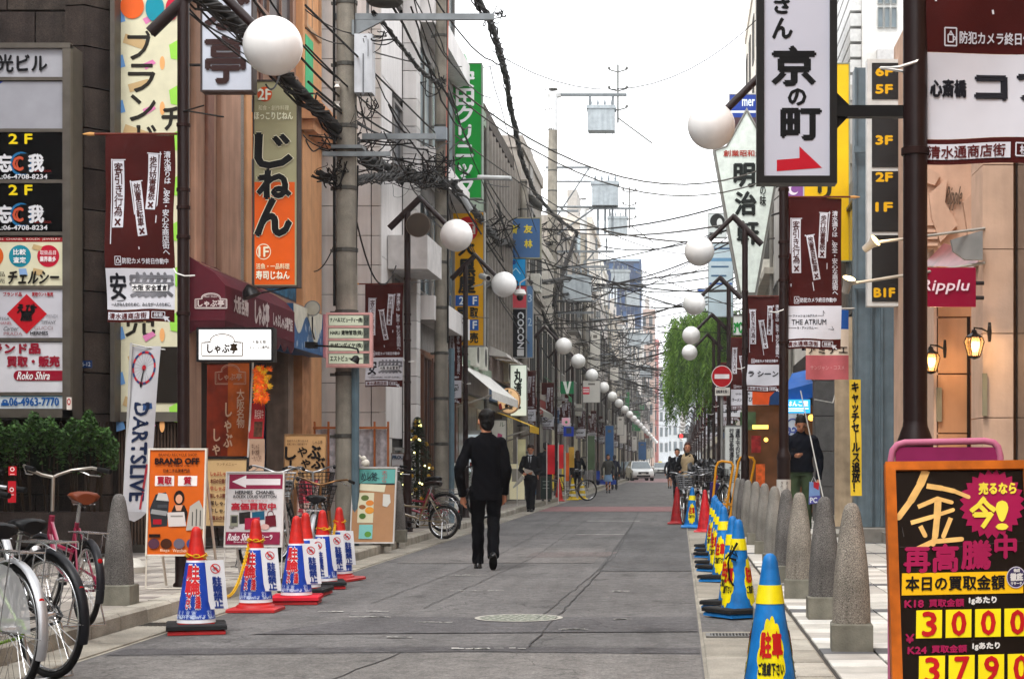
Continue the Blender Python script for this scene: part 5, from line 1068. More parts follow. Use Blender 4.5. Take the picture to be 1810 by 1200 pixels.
P(bt, 'wall', M('#1d3350', rough=.6, spec=.1), MB().slab(f, x0, 462, x1, 822, -12, 0)); P(bt, 'side_wall', M('#3a5474', rough=.3), MB().slab(front(255.5), x1 + .1, 458, x1 + 3.4, 822, -12, 0)); P(bt, 'parapet', M('#8fa0ae'), MB().slab(f, x0, 458, x1, 462, -12, .2))
for j in range(14):
    for i in range(7): P(bt, 'glass_pane', M(['#1c3e62', '#1d3656', '#244a70', '#193050'][(i * 3 + j * 5 + i * j) % 4], rough=.5, spec=.12, var=.1, scale=.3), MB().slab(f, x0 + 2 + i * 11, 466 + j * 14, x0 + 12 + i * 11, 479 + j * 14, 0, .08))
P(bt, 'white_louvre', M('#b9c0c4'), MB().slab(f, 1078, 500, 1081, 536, .1, .4).slab(f, 1083, 500, 1086, 536, .1, .4).slab(f, 1088, 500, 1091, 536, .1, .4))
tower(983, 1042, 396, 125, '#c3bcb2', 'beige windowless block behind the blue kanji sign', 2, 5, 2)
tower(1036, 1062, 470, 180, '#c8c4bd', 'pale narrow block left of the blue glass tower', 2, 8, 1); tower(1068, 1098, 566, 200, '#b4aaa2', 'buff apartment block below the blue glass tower', 3, 7, 1, balc=True)
tower(1133, 1156, 552, 300, '#a8948a', 'brown brick slab right of the blue glass tower', 2, 9, 0); tower(1098, 1135, 590, 230, '#c0bdb8', 'pale apartment block under the blue tower', 3, 7, 2, balc=True)
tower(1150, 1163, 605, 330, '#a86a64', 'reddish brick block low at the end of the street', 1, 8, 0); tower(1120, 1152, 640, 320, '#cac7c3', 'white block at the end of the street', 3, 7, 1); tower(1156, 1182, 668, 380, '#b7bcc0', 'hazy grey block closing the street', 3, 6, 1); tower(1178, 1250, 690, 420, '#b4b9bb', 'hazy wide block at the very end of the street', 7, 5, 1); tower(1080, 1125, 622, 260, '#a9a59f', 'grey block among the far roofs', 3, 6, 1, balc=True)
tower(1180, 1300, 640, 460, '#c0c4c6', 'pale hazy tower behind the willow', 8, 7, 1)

# projecting signs on the left
sign('green clinic sign with large white vertical characters', 'sign', 36, (797, 112, 852, 351), [('t', '安田クリニック', 806, 124, 838, 344, '#dfe6e0', dict(vert=True, bold=1.2))], face='#14903a', frame='#7f8f80', depth=.3, fw=2)
P(root('green_sign_cap', 'small green roof box above the green clinic sign', 'sign', W(810, 112, 36.4)), 'box', M('#8fbf9a'), MB().slab(front(36.4), 792, 96, 822, 140, -.4, 0))
sign('yellow pawn shop sign with black characters and blue number panels', 'sign', 36.6, (797, 374, 856, 612), [('d', 826, 405, 19, 22, '#b8202a'), ('r', 817, 394, 840, 414, '#d9d4cc'), ('t', '質', 819, 396, 838, 412, '#b8202a', dict(bold=.6)), ('t', '大', 811, 424, 838, 452, '#191711', dict(bold=1.6)), ('t', '黒', 811, 459, 840, 488, '#191711', dict(bold=1.3)), ('t', '屋', 811, 490, 840, 518, '#191711', dict(bold=1.3)),
      ('r', 805, 522, 846, 541, '#1d5ea8'), ('r', 805, 565, 846, 584, '#1d5ea8'), ('t', '2', 812, 525, 820, 538, '#d6dde6', dict(bold=.5)), ('t', 'F', 836, 525, 843, 538, '#d6dde6', dict(bold=.5)), ('t', '1', 813, 568, 819, 581, '#d6dde6', dict(bold=.5)), ('t', 'F', 836, 568, 843, 581, '#d6dde6', dict(bold=.5)), ('t', '買', 808, 544, 822, 562, '#191711', dict(bold=.6)), ('t', '取', 831, 544, 845, 562, '#191711', dict(bold=.6)), ('t', '販', 808, 588, 822, 606, '#191711', dict(bold=.6)), ('t', '売', 831, 588, 845, 606, '#191711', dict(bold=.6))], face='#d3a013', frame='#8f8d88', depth=.3, fw=2)
sign('grey tower sign with the building name on top and small tenant rows', 'sign', 55, (881, 262, 937, 383), [('t', '丸清ビル', 884, 272, 932, 284, '#45423f', dict(bold=.5)), ('r', 884, 291, 924, 313, '#4f9a72'), ('t', '1F', 890, 294, 904, 302, '#d8e4da'), ('r', 884, 330, 924, 342, '#c9a6b4'), ('r', 888, 334, 916, 337, '#7a4a6a'), ('r', 884, 344, 924, 354, '#c9c9c6'), ('t', '三善堂', 894, 346, 920, 352, '#333333'), ('r', 884, 356, 924, 364, '#2f3336'), ('r', 884, 368, 924, 382, '#c4c4c2'), ('t', 'Paris', 896, 371, 912, 378, '#555555')], face='#96928d', frame='#8a8682', depth=1.2, fw=.5)
sign('slate blue sign with yellow kanji behind the tangled cables', 'sign', 50, (887, 385, 956, 457), [('t', '斎', 899, 398, 915, 413, '#c4b43a', dict(bold=.5)), ('t', '友', 926, 398, 941, 412, '#c4b43a', dict(bold=.5)), ('t', '林', 927, 424, 941, 438, '#c4b43a', dict(bold=.5))], face='#44648a', frame='#8e8c78', depth=.3, fw=2)
sign('bright blue sign with pale flower print under the slate blue sign', 'sign', 50, (888, 457, 929, 505), [('d', 908, 464, 4, 4, '#1a4a8a'), ('l', [(893, 482), (899, 472), (904, 482), (912, 474), (920, 484)], 1.2, '#bfe0ea'), ('d', 900, 492, 5, 4, '#8fd0e4')], face='#1a90c4', frame='#607888', depth=.3, fw=1)
sign('coral pink sign panel above the black roman lettered sign', 'sign', 50, (887, 505, 931, 545), [], face='#c2505a', frame='#8a8684', depth=.3, fw=1)
sign('black vertical sign with white roman letters O C C O N turned sideways', 'sign', 50, (890, 546, 930, 632), [('t', 'COCON', 915, 552, 926, 616, '#c4c6c8', dict(rot=90, bold=.5)), ('r', 914, 618, 926, 629, '#c0c2c2')], face='#14181c', frame='#9a9a98', depth=.3, fw=1)
sign('narrow blue sign with pale floor numbers beside the black vertical sign', 'sign', 50.2, (931, 505, 942, 632), [('t', '2', 933, 562, 940, 576, '#a9bccc'), ('t', '3', 933, 520, 940, 534, '#a9bccc')], face='#5a7898', frame='#9a9a98', depth=.25, fw=.8)
sign('white lit sign with black brush characters beside the round restaurant sign', 'sign', 47, (902, 645, 931, 735), [('t', '丸清と', 909, 652, 922, 722, '#16241a', dict(vert=True, bold=.8))], face='#d6ddd0', frame='#8a8a86', depth=.2, fw=.8, emit=.25)
r = root('round_sign', 'round cream lantern sign with four brown characters', 'sign', W(899, 730, 44)); f = front(44)
P(r, 'drum', M('#b48a60', rough=.5), MB().prism(f, [(899 + 20 * math.cos(k * PI / 16), 708 + 23 * math.sin(k * PI / 16)) for k in range(32)], -.25, 0)); P(r, 'sign_face', M('#dcb98e', rough=.5, emit=.25), MB().disc(f, 899, 708, 18.6, 21.6, .004)); P(r, 'lettering', M('#2c1a14', var=0), MB().text(f, '斎藤', 892, 702, 910, 711, .01, bold=.5).text(f, '食堂', 892, 713, 906, 723, .01, bold=.5).text(f, 'ひの', 896, 691, 905, 697, .01)); P(r, 'black_brush_emblem', M('#141214'), MB().poly(f, [(880, 690), (886, 686), (893, 689), (899, 688), (898, 694), (890, 699), (882, 696)], .01)); P(r, 'red_edge', M('#b02a2a'), MB().poly(f, [(882, 714), (886, 712), (888, 722), (885, 726), (882, 722)], .011))
sign('small white sign in front of cream awning with katakana', 'sign', 40, (868, 742, 895, 800), [('t', 'ル', 883, 746, 892, 754, '#5a6a4a'), ('p', [(880, 765), (888, 768), (886, 782), (878, 778)], '#b0587a')], face='#c4c2b8', frame='#6f6d68', depth=.06, fw=1)
def awn(c, X0, X1, Y0, Y1, z0, z1, lab):
    r = root('shop_awning', lab, 'awning', ((X0 + X1) / 2, (Y0 + Y1) / 2, z0)); P(r, 'canopy', M(c, rough=.7, var=.1), MB().add([(X0, Y0, z1), (X1, Y0, z0), (X1, Y1, z0), (X0, Y1, z1), (X1, Y0, z0 - .18), (X1, Y1, z0 - .18)], [(0, 1, 2, 3), (1, 4, 5, 2)])); P(r, 'arm', M('#a9a6a0', metal=.3), MB().tube([(X0, Y0 + .1, z0 - .4), (X1, Y0 + .1, z0 - .1)], .02, 5).tube([(X0, Y1 - .1, z0 - .4), (X1, Y1 - .1, z0 - .1)], .02, 5)); return r
awn('#cfcdc8', -4.9, -4.0, 37.5, 43.6, 2.75, 3.5, 'long white folding awning reaching out above the walking man'); awn('#d0ac1c', -4.95, -3.95, 46.5, 49.5, 2.2, 2.6, 'bright yellow shop awning beyond the white one'); awn('#1f7a4c', -4.8, -3.9, 62, 64, 3.6, 4.3, 'small green awning between the banners'); awn('#9a9a94', -4.8, -4.1, 53, 57, 2.8, 3.2, 'grey awning in front of the vertical signs')
# small vertical flags and panels on the left pavement (red, blue)
def nobori(px, py0, py1, wpx, Y, c, txt, lab, tc='#e8e0e0'):
    r = root('nobori_flag', lab, 'flag', (W(px, 0, Y).x, Y, .12)); wv = lambda u, v, o=0: W(u, v, Y, o + .02 * math.sin(v / 6))
    P(r, 'pole', M('#c9c7c2'), MB().tube([(W(px - wpx / 2 - 1, 0, Y).x, Y, .12), W(px - wpx / 2 - 1, py0 - 4, Y)], .012, 5)); P(r, 'cloth', M(c, rough=.8, var=.08), MB().rect(wv, px - wpx / 2, py0, px + wpx / 2, py1, 0, 2, 8), 60)
    if txt: P(r, 'lettering', M(tc), MB().text(wv, txt, px - wpx * .3, py0 + 3, px + wpx * .3, py1 - 3, .012, True, .3))
nobori(974, 786, 838, 13, 46, '#b8222c', '', 'red vertical flag left of the lamp post'); nobori(992, 786, 828, 8, 47, '#c02a32', '', 'narrow red vertical flag right of the lamp post'); nobori(922, 776, 822, 14, 45, '#c4bf9a', '', 'pale striped flag under the yellow awning', '#7a6a2a'); nobori(1003, 800, 850, 6, 52, '#c8642a', '', 'narrow orange flag beside the parked bicycle')
nobori(1045, 770, 830, 12, 66, '#5a6b52', '', 'dull green vertical sheet on the left pavement'); nobori(1010, 790, 826, 10, 58, '#c9a24a', '', 'ochre vertical flag farther down on the left', '#3a2a1a')
sign('small blue parking sign between two banners', 'sign', 50, (996, 754, 1014, 771), [('r', 1001, 756, 1010, 766, '#3a3f48')], face='#1f3f9a', frame='#1f3f9a', depth=.05, fw=0)
sign('green sign with a white letter shape above a banner', 'sign', 57, (991, 674, 1014, 696), [('p', [(995, 674), (1001, 674), (1003, 688), (1006, 674), (1010, 674), (1005, 696), (1001, 696)], '#d8dcd6')], face='#1f7a50', frame='#3a6a50', depth=.1, fw=0)
sign('small red and white sign high on the left row', 'sign', 66, (1030, 684, 1042, 697), [('r', 1031, 687, 1041, 689, '#e6d6d6'), ('r', 1031, 691, 1041, 693, '#e6d6d6')], face='#c43a4a', frame='#b9b4b0', depth=.1, fw=0)
sign('pale pink round flower sign among the banners', 'sign', 51, (993, 738, 1008, 752), [('d', 1000, 745, 7, 7, '#d8a8b8'), ('d', 1001, 746, 2.4, 2.4, '#4a8a5a')], face='#c9bfc4', frame='#c9bfc4', depth=.05, fw=0)
q = random.Random(77)
for k in range(16):
    Y = 75 + k * 11; X = -4.6 + q.uniform(.1, .6); s = F / Y; z = q.uniform(3.2, 8); h = q.uniform(.6, 2); wd = q.uniform(.4, .8); px = CX + X * s; py = HY - (z - CH) * s; c = q.choice(['#c9c6bf', '#c9c6bf', '#b03a3a', '#3a6a9a', '#c9d0cc', '#4a8a5a', '#d8d3c4', '#8a4a3a'])
    sign('%s shop sign projecting far down on the left, %s one back' % ({'#c9c6bf': 'white', '#b03a3a': 'red', '#3a6a9a': 'blue', '#d3b23a': 'yellow', '#c9d0cc': 'pale', '#4a8a5a': 'green', '#d8d3c4': 'cream', '#8a4a3a': 'brown'}[c], ordn(k)), 'sign', Y, (px, py, px + wd * s, py + h * s), [('r', px + wd * s * .3, py + h * s * .12, px + wd * s * .7, py + h * s * .2, '#77726c')], face=c, frame='#8a8884', depth=.2, fw=.4, group='shop signs projecting far down the street')
# traffic light
r = root('traffic_light', 'red traffic light hanging over the far end of the street', 'traffic light', (W(1204, 0, 190).x, 190, .12)); P(r, 'housing', M('#3a3d3c'), MB().slab(front(190), 1198, 767, 1216, 774, -.2, 0)); P(r, 'red_lamp', M('#ff3030', emit=2.2), MB().disc(front(190), 1204, 770.5, 3.2, 3.2, .02, 14)); P(r, 'mast', M('#8a8c8c'), MB().tube([W(1204, 766, 190), W(1262, 764, 190), Vector((W(1262, 0, 190).x, 190, .12))], .08, 6))

# ---------------------------------------------------------------- willow tree
q = random.Random(5)
wl = root('willow_tree', 'weeping willow with long hanging green strands over the right side of the street', 'tree', (2.0, 63, .12))
P(wl, 'trunk', M('#4e443a', rough=.9, bump=.6, bscale=20, var=.3), MB().tube([(2.0, 63, .1), (1.95, 63, 2), (1.75, 62.9, 4), (1.5, 62.8, 6.1)], [.2, .17, .13, .06], 10).tube([(1.85, 63, 3.2), (.9, 62.7, 5.6), (.2, 62.5, 6.2)], [.09, .05, .02], 7).tube([(1.8, 63, 3.6), (2.4, 63.2, 5.6), (2.9, 63.5, 6.3)], [.09, .05, .02], 7), 60)
for gi, gc in enumerate(('#648339', '#7c9c4c', '#4a6830')):
    lv = MB()
    for k in range(270):
        a = q.uniform(0, 2 * PI); rr = 1.75 * math.sqrt(q.random()); x = 1.28 + rr * math.cos(a) * 1.0; y = 62.8 + rr * math.sin(a) * 1.2
        top = 6.9 - .55 * (rr / 1.7) ** 2 - q.random() * .7; ln = q.uniform(1.4, 3.3) * (.75 + .3 * rr / 1.7); sw = q.uniform(-.25, .1); n = int(ln * 20)
        for j in range(n):
            t = j / n; p = Vector((x + sw * t * t + .05 * math.sin(j * .4 + k), y + .04 * math.sin(j), top - ln * t)); an = q.uniform(-1.3, 1.3); L_ = q.uniform(.08, .17); dx = math.sin(an) * L_; dy = q.uniform(-.03, .03)
            lv.add([p, p + Vector((dx * .5 - .02, dy, -L_ * .4)), p + Vector((dx, dy, -L_)), p + Vector((dx * .5 + .02, dy, -L_ * .45))], [(0, 1, 2, 3)])
    P(wl, 'crown', M(gc, rough=.7, var=.3, scale=3), lv, kind='stuff')
# shrub row in the planter at the left
sh = root('clipped_shrub', 'dark green leafy shrub spilling over the granite planter wall', 'shrub', W(95, 905, 19.9)); lv = MB(); l2 = MB()
for k in range(9000):
    u = q.uniform(-60, 208); lim = 742 + 10 * math.sin(u / 14) + 8 * math.sin(u / 5.3) + (max(0, u - 165) * .55); v = lim + abs(q.gauss(0, 1)) * 31; 
    if v > 836 + 8 * math.sin(u / 9): continue
    Y = 19.25 + q.random() * .6 + max(0, (v - 760)) * .0035; p = W(u, v, Y); a, b_ = q.uniform(0, 6.3), q.uniform(-.9, .9); s_ = q.uniform(.018, .034)
    e = Vector((math.cos(a), math.sin(a) * .6, b_)).normalized() * s_; g_ = e.cross(Vector((q.uniform(-1, 1), q.uniform(-1, 1), 1))).normalized() * s_ * .5
    (lv if k % 3 else l2).add([p - e, p + g_, p + e, p - g_], [(0, 1, 2, 3)])
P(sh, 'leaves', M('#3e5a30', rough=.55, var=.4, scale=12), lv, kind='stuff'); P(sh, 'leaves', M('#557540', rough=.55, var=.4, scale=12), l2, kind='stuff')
mb = MB()
for k in range(30): u = q.uniform(-50, 190); mb.tube([W(u, 905, 19.9), W(u + q.uniform(-15, 15), 790, 19.7), W(u + q.uniform(-25, 25), 745, 19.5)], [.012, .008, .003], 4)
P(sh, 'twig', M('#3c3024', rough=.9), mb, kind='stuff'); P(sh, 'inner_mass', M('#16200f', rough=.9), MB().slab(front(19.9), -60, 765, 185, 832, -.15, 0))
# ---------------------------------------------------------------- utility poles
CONC = M('#8f8a80', rough=.85, var=.18, scale=4, bump=.25, speck=.2, streak=.25); STEEL = M('#7a7e80', metal=.4, rough=.45, var=.15); BLK = M('#161514', rough=.6, var=.2)
def upole(x, y, h, r0, r1, lab, top_x=None, white_top=0):
    r = root('utility_pole', lab, 'utility pole', (x, y, .12), group='concrete utility poles on the left'); tx = top_x if top_x is not None else x
    P(r, 'pole', CONC, MB().tube([(x + (tx - x) * t, y, .1 + h * t) for t in (0, .25, .5, .75, 1)], [r0 + (r1 - r0) * t for t in (0, .25, .5, .75, 1)], 16), 60)
    mb = MB()
    for k in range(int(h / .8)): z = 1.5 + k * .8; t = z / h; rr = r0 + (r1 - r0) * t; mb.lathe([(rr, z), (rr + .012, z + .005), (rr + .012, z + .05), (rr, z + .055)], c=(x + (tx - x) * t, y, 0), n=14).box(x - rr - .07, x - rr - .005, y - .02, y + .02, z, z + .04)
    P(r, 'clamp_band', M('#5b5a56', metal=.5, rough=.6), mb, kind='stuff'); return r
p1 = upole(-4.3, 22.7, 12, .15, .115, 'nearest concrete utility pole, thick, with a white meter box and long bracket')
W1 = lambda px, py, o=0: W(px, py, 22.7, o)
P(p1, 'meter_box', M('#b9bcc0', rough=.5, var=.08, streak=.15), MB().slab(front(22.6), 630, 65, 661, 168, -.1, .15)); P(p1, 'box_seam', M('#6d7074'), MB().slab(front(22.44), 641, 95, 643, 168, 0, .004).slab(front(22.44), 650, 70, 651, 100, 0, .004))
P(p1, 'top_bracket', STEEL, MB().slab(front(22.65), 592, 24, 873, 35, -.06, .0).prism(front(22.6), [(622, 36), (680, 36), (628, 62), (622, 62)], -.04, .01)); P(p1, 'lamp_bowl', M('#55534e', metal=.3), MB().lathe([(0, .12), (.18, .09), (.24, 0), (.2, -.04), (0, -.06)], c=W(680, 3, 22.7), n=20)); P(p1, 'lamp_stem', STEEL, MB().tube([W(650, 26, 22.7), W(650, 4, 22.7)], .02, 6))
P(p1, 'cross_arm', STEEL, MB().slab(front(22.5), 570, 268, 690, 276, -.05, .0)); P(p1, 'cross_arm', STEEL, MB().slab(front(22.5), 585, 256, 640, 262, -.3, .0)); P(p1, 'cross_arm', STEEL, MB().slab(front(22.9), 640, 236, 770, 246, -.05, .0))
P(p1, 'conduit', M('#5d6f78', rough=.6), MB().tube([(-4.16, 22.55, .12), (-4.16, 22.55, 2.4)], .05, 8)); P(p1, 'cable_riser', BLK, MB().tube([(-4.13, 22.56, 5.0), (-4.15, 22.56, 3.6), (-4.2, 22.56, 12)], .014, 5).tube([(-4.44, 22.6, 3.2), (-4.45, 22.6, 12)], .02, 5))
for yy in (150, 185, 225): P(p1, 'insulator', M('#d9d6d0', rough=.3), MB().lathe([(0, -.04), (.04, -.035), (.022, 0), (.04, .035), (0, .04)], c=W(596, yy, 22.5), n=12), 40)
p2 = upole(-4.2, 31, 13, .125, .105, 'second concrete utility pole, beside the green clinic sign'); P(p2, 'conduit', M('#5d6f78', rough=.6), MB().tube([(-4.0, 30.86, .12), (-4.0, 30.86, 3.2)], .05, 8)); P(p2, 'junction_box', M('#8f969c', rough=.5), MB().slab(front(30.8), 769, 226, 790, 248, -.1, .1)); P(p2, 'cable_riser', BLK, MB().tube([(-4.07, 30.9, 3.3), (-4.08, 30.85, 13)], .018, 5)); P(p2, 'cable_riser', M('#a8766a'), MB().tube([(-4.1, 30.82, 6), (-4.04, 30.8, 9.9)], .012, 5))
P(p2, 'street_light_arm', STEEL, MB().tube([W(797, 320, 30.9), W(850, 316, 30.5), W(905, 318, 30.2)], .02, 6)); P(p2, 'light_tube', M('#b9bcbc', rough=.3), MB().tube([W(845, 313, 30.4), W(903, 315, 30.2)], .035, 8)); P(p2, 'closure', M('#8d8f90', rough=.4), MB().tube([W(818, 348, 30.5), W(832, 372, 30.5)], .05, 8))
def transformer(r, px, py, Y, s, k):
    c = W(px, py, Y); P(r, 'transformer', M('#9fa6aa', rough=.5, streak=.2), MB().box(c.x - .42 * s, c.x + .42 * s, Y - .3 * s, Y + .3 * s, c.z - .4 * s, c.z + .35 * s).box(c.x - .46 * s, c.x + .46 * s, Y - .33 * s, Y + .33 * s, c.z + .28 * s, c.z + .38 * s))
    mb = MB()
    for i in range(4): x = c.x + (i - 1.5) * .22 * s; mb.lathe([(.03, .36 * s), (.05, .42 * s), (.03, .46 * s), (.05, .5 * s), (.02, .62 * s)], c=(x, Y, c.z), n=8); 
    if k: 
        for i in range(3): x = c.x + (i - 1) * .24 * s; mb.lathe([(.05, -1.3 * s), (.06, -1.2 * s), (.04, -.9 * s), (.055, -.8 * s), (.04, -.4 * s)], c=(x, Y, c.z), n=8)
    P(r, 'bushing', M('#7c8286', rough=.4), mb, kind='stuff')
cq0 = random.Random(3)
def hvpole(x, y, top, lab, k=1, tx=None):
    r = upole(x, y, top, .25, .17, lab, tx); s = F / y; X = tx if tx is not None else x; z = lambda v: v
    P(r, 'pole_cap', M('#c3c4c4', rough=.4), MB().tube([(X, y, top - 1.4), (X, y, top + .1)], .19, 12).tube([(X - .2, y, top), (X + .3, y, top + .05)], .16, 8))
    P(r, 'top_beam', M('#6f7476', metal=.3), MB().box(X, X + 2.9, y - .05, y + .05, top - .05, top + .06)); mb = MB()
    for i in range(3):
        for j in (-.5, .5): mb.tube([(X + 2.55, y, top + .9 - i * .75), (X + 2.55 + j * .7, y, top + 1.0 - i * .75)], .03, 5).lathe([(0, 0), (.07, .03), (.05, .1), (0, .14)], c=(X + 2.55 + j * .7, y, top + 1.0 - i * .75), n=8)
    mb.tube([(X + 2.55, y, top - 1.1), (X + 2.55, y, top + 1.2)], .04, 5).tube([(X + 2.55, y, top - .9), (X + 3.9, y, top - 1.9)], .03, 5)
    P(r, 'insulator_rack', M('#6f706e', metal=.3), mb, kind='stuff')
    px = lambda dx: CX + (X + dx) * s; py = lambda zz: HY - (zz - CH) * s
    transformer(r, px(1.9), py(top - .95), y, 1.25, 0); transformer(r, px(2.05), py(top - 3.9), y, 1.2, 1); transformer(r, px(.95), py(top - 7.6), y, 1.3, 0) if k else None
    mb = MB()
    for dx_ in (1.45, 2.35): mb.tube([(X + dx_, y, top), (X + dx_, y, top - .6)], .06, 6)
    mb.tube([(X, y, top - 4.4), (X + 2.5, y, top - 4.4)], .05, 5).tube([(X, y, top - 3.4), (X + 2.5, y, top - 3.4)], .04, 5).tube([(X, y, top - 5.6), (X + 1.7, y, top - 4.4)], .04, 5).tube([(X, y, top - 8.1), (X + 1.6, y, top - 8.1)], .05, 5)
    for i in range(9): mb.tube([(X + .2 + i * .27, y, top - 6.2), (X + .2 + i * .27 + cq0.uniform(-.4, .4), y, top - 8.6 + cq0.uniform(-.6, .6))], .014, 4); mb.box(X - .3 + i * .25, X - .2 + i * .25, y - .06, y + .06, top - 6.75 - (i % 3), top - 6.5 - (i % 3))
    for dz, L_ in ((2.9, 1.5), (4.6, 1.0), (6.2, 2.4), (6.8, 2.2), (8.6, 1.6)): mb.box(X - .3, X + L_, y - .04, y + .04, top - dz, top - dz + .09)
    mb.tube([(X, y, top - 5.0), (X + 1.4, y, top - 2.9)], .03, 5).tube([(X, y, top - 8.0), (X + 1.6, y, top - 6.2)], .03, 5)
    for i in range(4): mb.tube([(X + 1.5 + i * .28, y, top - 1.3), (X + 1.4 + i * .3, y, top - 3.3)], .012, 4).lathe([(.03, 0), (.05, .1), (.03, .3), (.05, .4), (.02, .5)], c=(X + .9 + i * .4, y, top - 6.1), n=7)
    P(r, 'cross_arm', STEEL, mb, kind='stuff'); return r
hvpole(-5.05, 69, 15.7, 'tall transformer pole with a white cap above the blue kanji sign', 1, -4.95)
hvpole(-5.3, 97.5, 15.4, 'second tall transformer pole, left of the blue glass tower', 0, -5.3); hvpole(-5.3, 128, 14.2, 'third tall transformer pole in front of the blue glass tower', 0); hvpole(-5.1, 160, 13.6, 'fourth tall transformer pole low against the far roofs', 0)
for i, (x, y) in enumerate(((-4.6, 52), (-4.5, 84), (-4.4, 112), (-4.4, 140), (-4.3, 178))): upole(x, y, 9.5, .13, .1, ('plain utility pole behind the brown banners, %s of the plain poles' % ordn(i)))
# ---------------------------------------------------------------- cables
cq = random.Random(21)
CB = [M('#1d1b1a', rough=.6), M('#2d2a27', rough=.6), M('#4a4640', rough=.6)]
TH = 'thin dark overhead cable strung above the street'
def cable(a, b, sag, r=.012, lab=TH, grp='overhead cables', c=0, n=14, name='overhead_cable', wob=0):
    a, b = Vector(a), Vector(b); pts = [a.lerp(b, i / n) - Vector((0, 0, sag * 4 * (i / n) * (1 - i / n))) + Vector((cq.gauss(0, wob), 0, cq.gauss(0, wob))) for i in range(n + 1)]
    mb = MB().tube(pts, r, 5); return one(name, CB[c], mb, lab, 'cable', group=grp, loc=a, smooth=1)
def bundle(pts, r, lab, strands=7, loose=.03, step=.25):
    P3 = [Vector(p) for p in pts]; Q = []
    for a, b in zip(P3, P3[1:]):
        n = max(2, int((b - a).length / step)); Q += [a.lerp(b, i / n) for i in range(n)]
    Q.append(P3[-1]); 
    for _ in range(3): Q = [Q[0]] + [(Q[i - 1] + Q[i] * 2 + Q[i + 1]) / 4 for i in range(1, len(Q) - 1)] + [Q[-1]]
    r_ = root('cable_bundle', lab, 'cable', Q[0]); P(r_, 'core', CB[0], MB().tube(Q, [r * cq.uniform(.75, 1.1) for _ in Q], 8), 60); sb = MB()
    for s_ in range(strands):
        ph = cq.uniform(0, 6); f_ = cq.uniform(.5, 1.6); o = r * cq.uniform(.9, 1.2) + cq.random() * loose
        sb.tube([p + Vector((o * math.cos(ph + i * f_), 0, o * math.sin(ph + i * f_) - abs(cq.gauss(0, loose)) * .6)) for i, p in enumerate(Q)], r * .16 + .004, 4)
    P(r_, 'strand', CB[1], sb, kind='stuff'); return r_
bundle([W(305, -45, 17.5), W(395, 20, 18.7), W(440, 60, 19.5), W(520, 150, 21), W(600, 232, 22.6), W(655, 283, 25), W(700, 302, 27), W(745, 312, 29), W(790, 322, 30.8)], .068, 'thick wrapped cable bundle sagging from top left to the second pole', 9, .05)
bundle([W(800, 325, 30.8), W(850, 385, 36), W(880, 425, 44), W(925, 430, 55), W(965, 432, 68), W(1010, 420, 74)], .055, 'thick cable bundle between the second pole and the first transformer pole', 8, .06, .8)
bundle([W(835, -20, 23), W(868, 40, 27), W(890, 110, 33), W(905, 200, 40), W(925, 290, 48), W(948, 345, 56), W(985, 385, 63), W(1022, 412, 70)], .05, 'black twisted cable dropping from the top down to the first transformer pole', 7, .04, .7)
P(root('cable_closure', 'grey black splice closure on the twisted drooping cable', 'cable closure', W(945, 360, 55)), 'closure', M('#45443f', rough=.6), MB().tube([W(934, 346, 54.8), W(939, 352, 55), W(952, 364, 55.6), W(957, 370, 55.8)], [.05, .13, .14, .05], 10), 50)
bundle([W(560, 305, 22.4), W(600, 322, 22.6), W(650, 312, 24), W(720, 308, 28), W(780, 320, 30.8)], .04, 'black cable bundle joining the first and second poles at arm height', 8, .05)
bundle([W(660, 20, 22.6), W(685, 50, 23), W(712, 85, 24), W(745, 125, 26), W(780, 150, 30)], .022, 'twisted cable running from the lamp bowl to the second pole', 5, .02)
bundle([W(845, 505, 40), W(900, 500, 48), W(960, 498, 60), W(1008, 492, 66)], .07, 'horizontal black cable bundle across the blue shop signs', 5, .03, .7)
bundle([W(950, 540, 62), W(985, 600, 66), W(1000, 625, 68), W(1045, 665, 84), W(1080, 700, 100)], .06, 'dark cable bundle falling behind the left globes', 5, .04, 1.0)
bundle([W(1020, 412, 70), W(1000, 470, 66), W(978, 540, 63)], .07, 'dark cable bundle looping down from the transformer pole', 6, .06, .6); bundle([W(960, 525, 60), W(1030, 515, 75), W(1100, 500, 90), W(1200, 485, 95), W(1350, 462, 90)], .035, 'pale worn cable bundle crossing below the blue glass tower', 5, .04, 1.2)
bundle([W(560, -30, 20), W(500, 20, 19.5), W(560, 110, 20.5), W(620, 195, 22.5)], .02, 'loose black cable falling past the tiled wall', 3, .03) if 0 else None
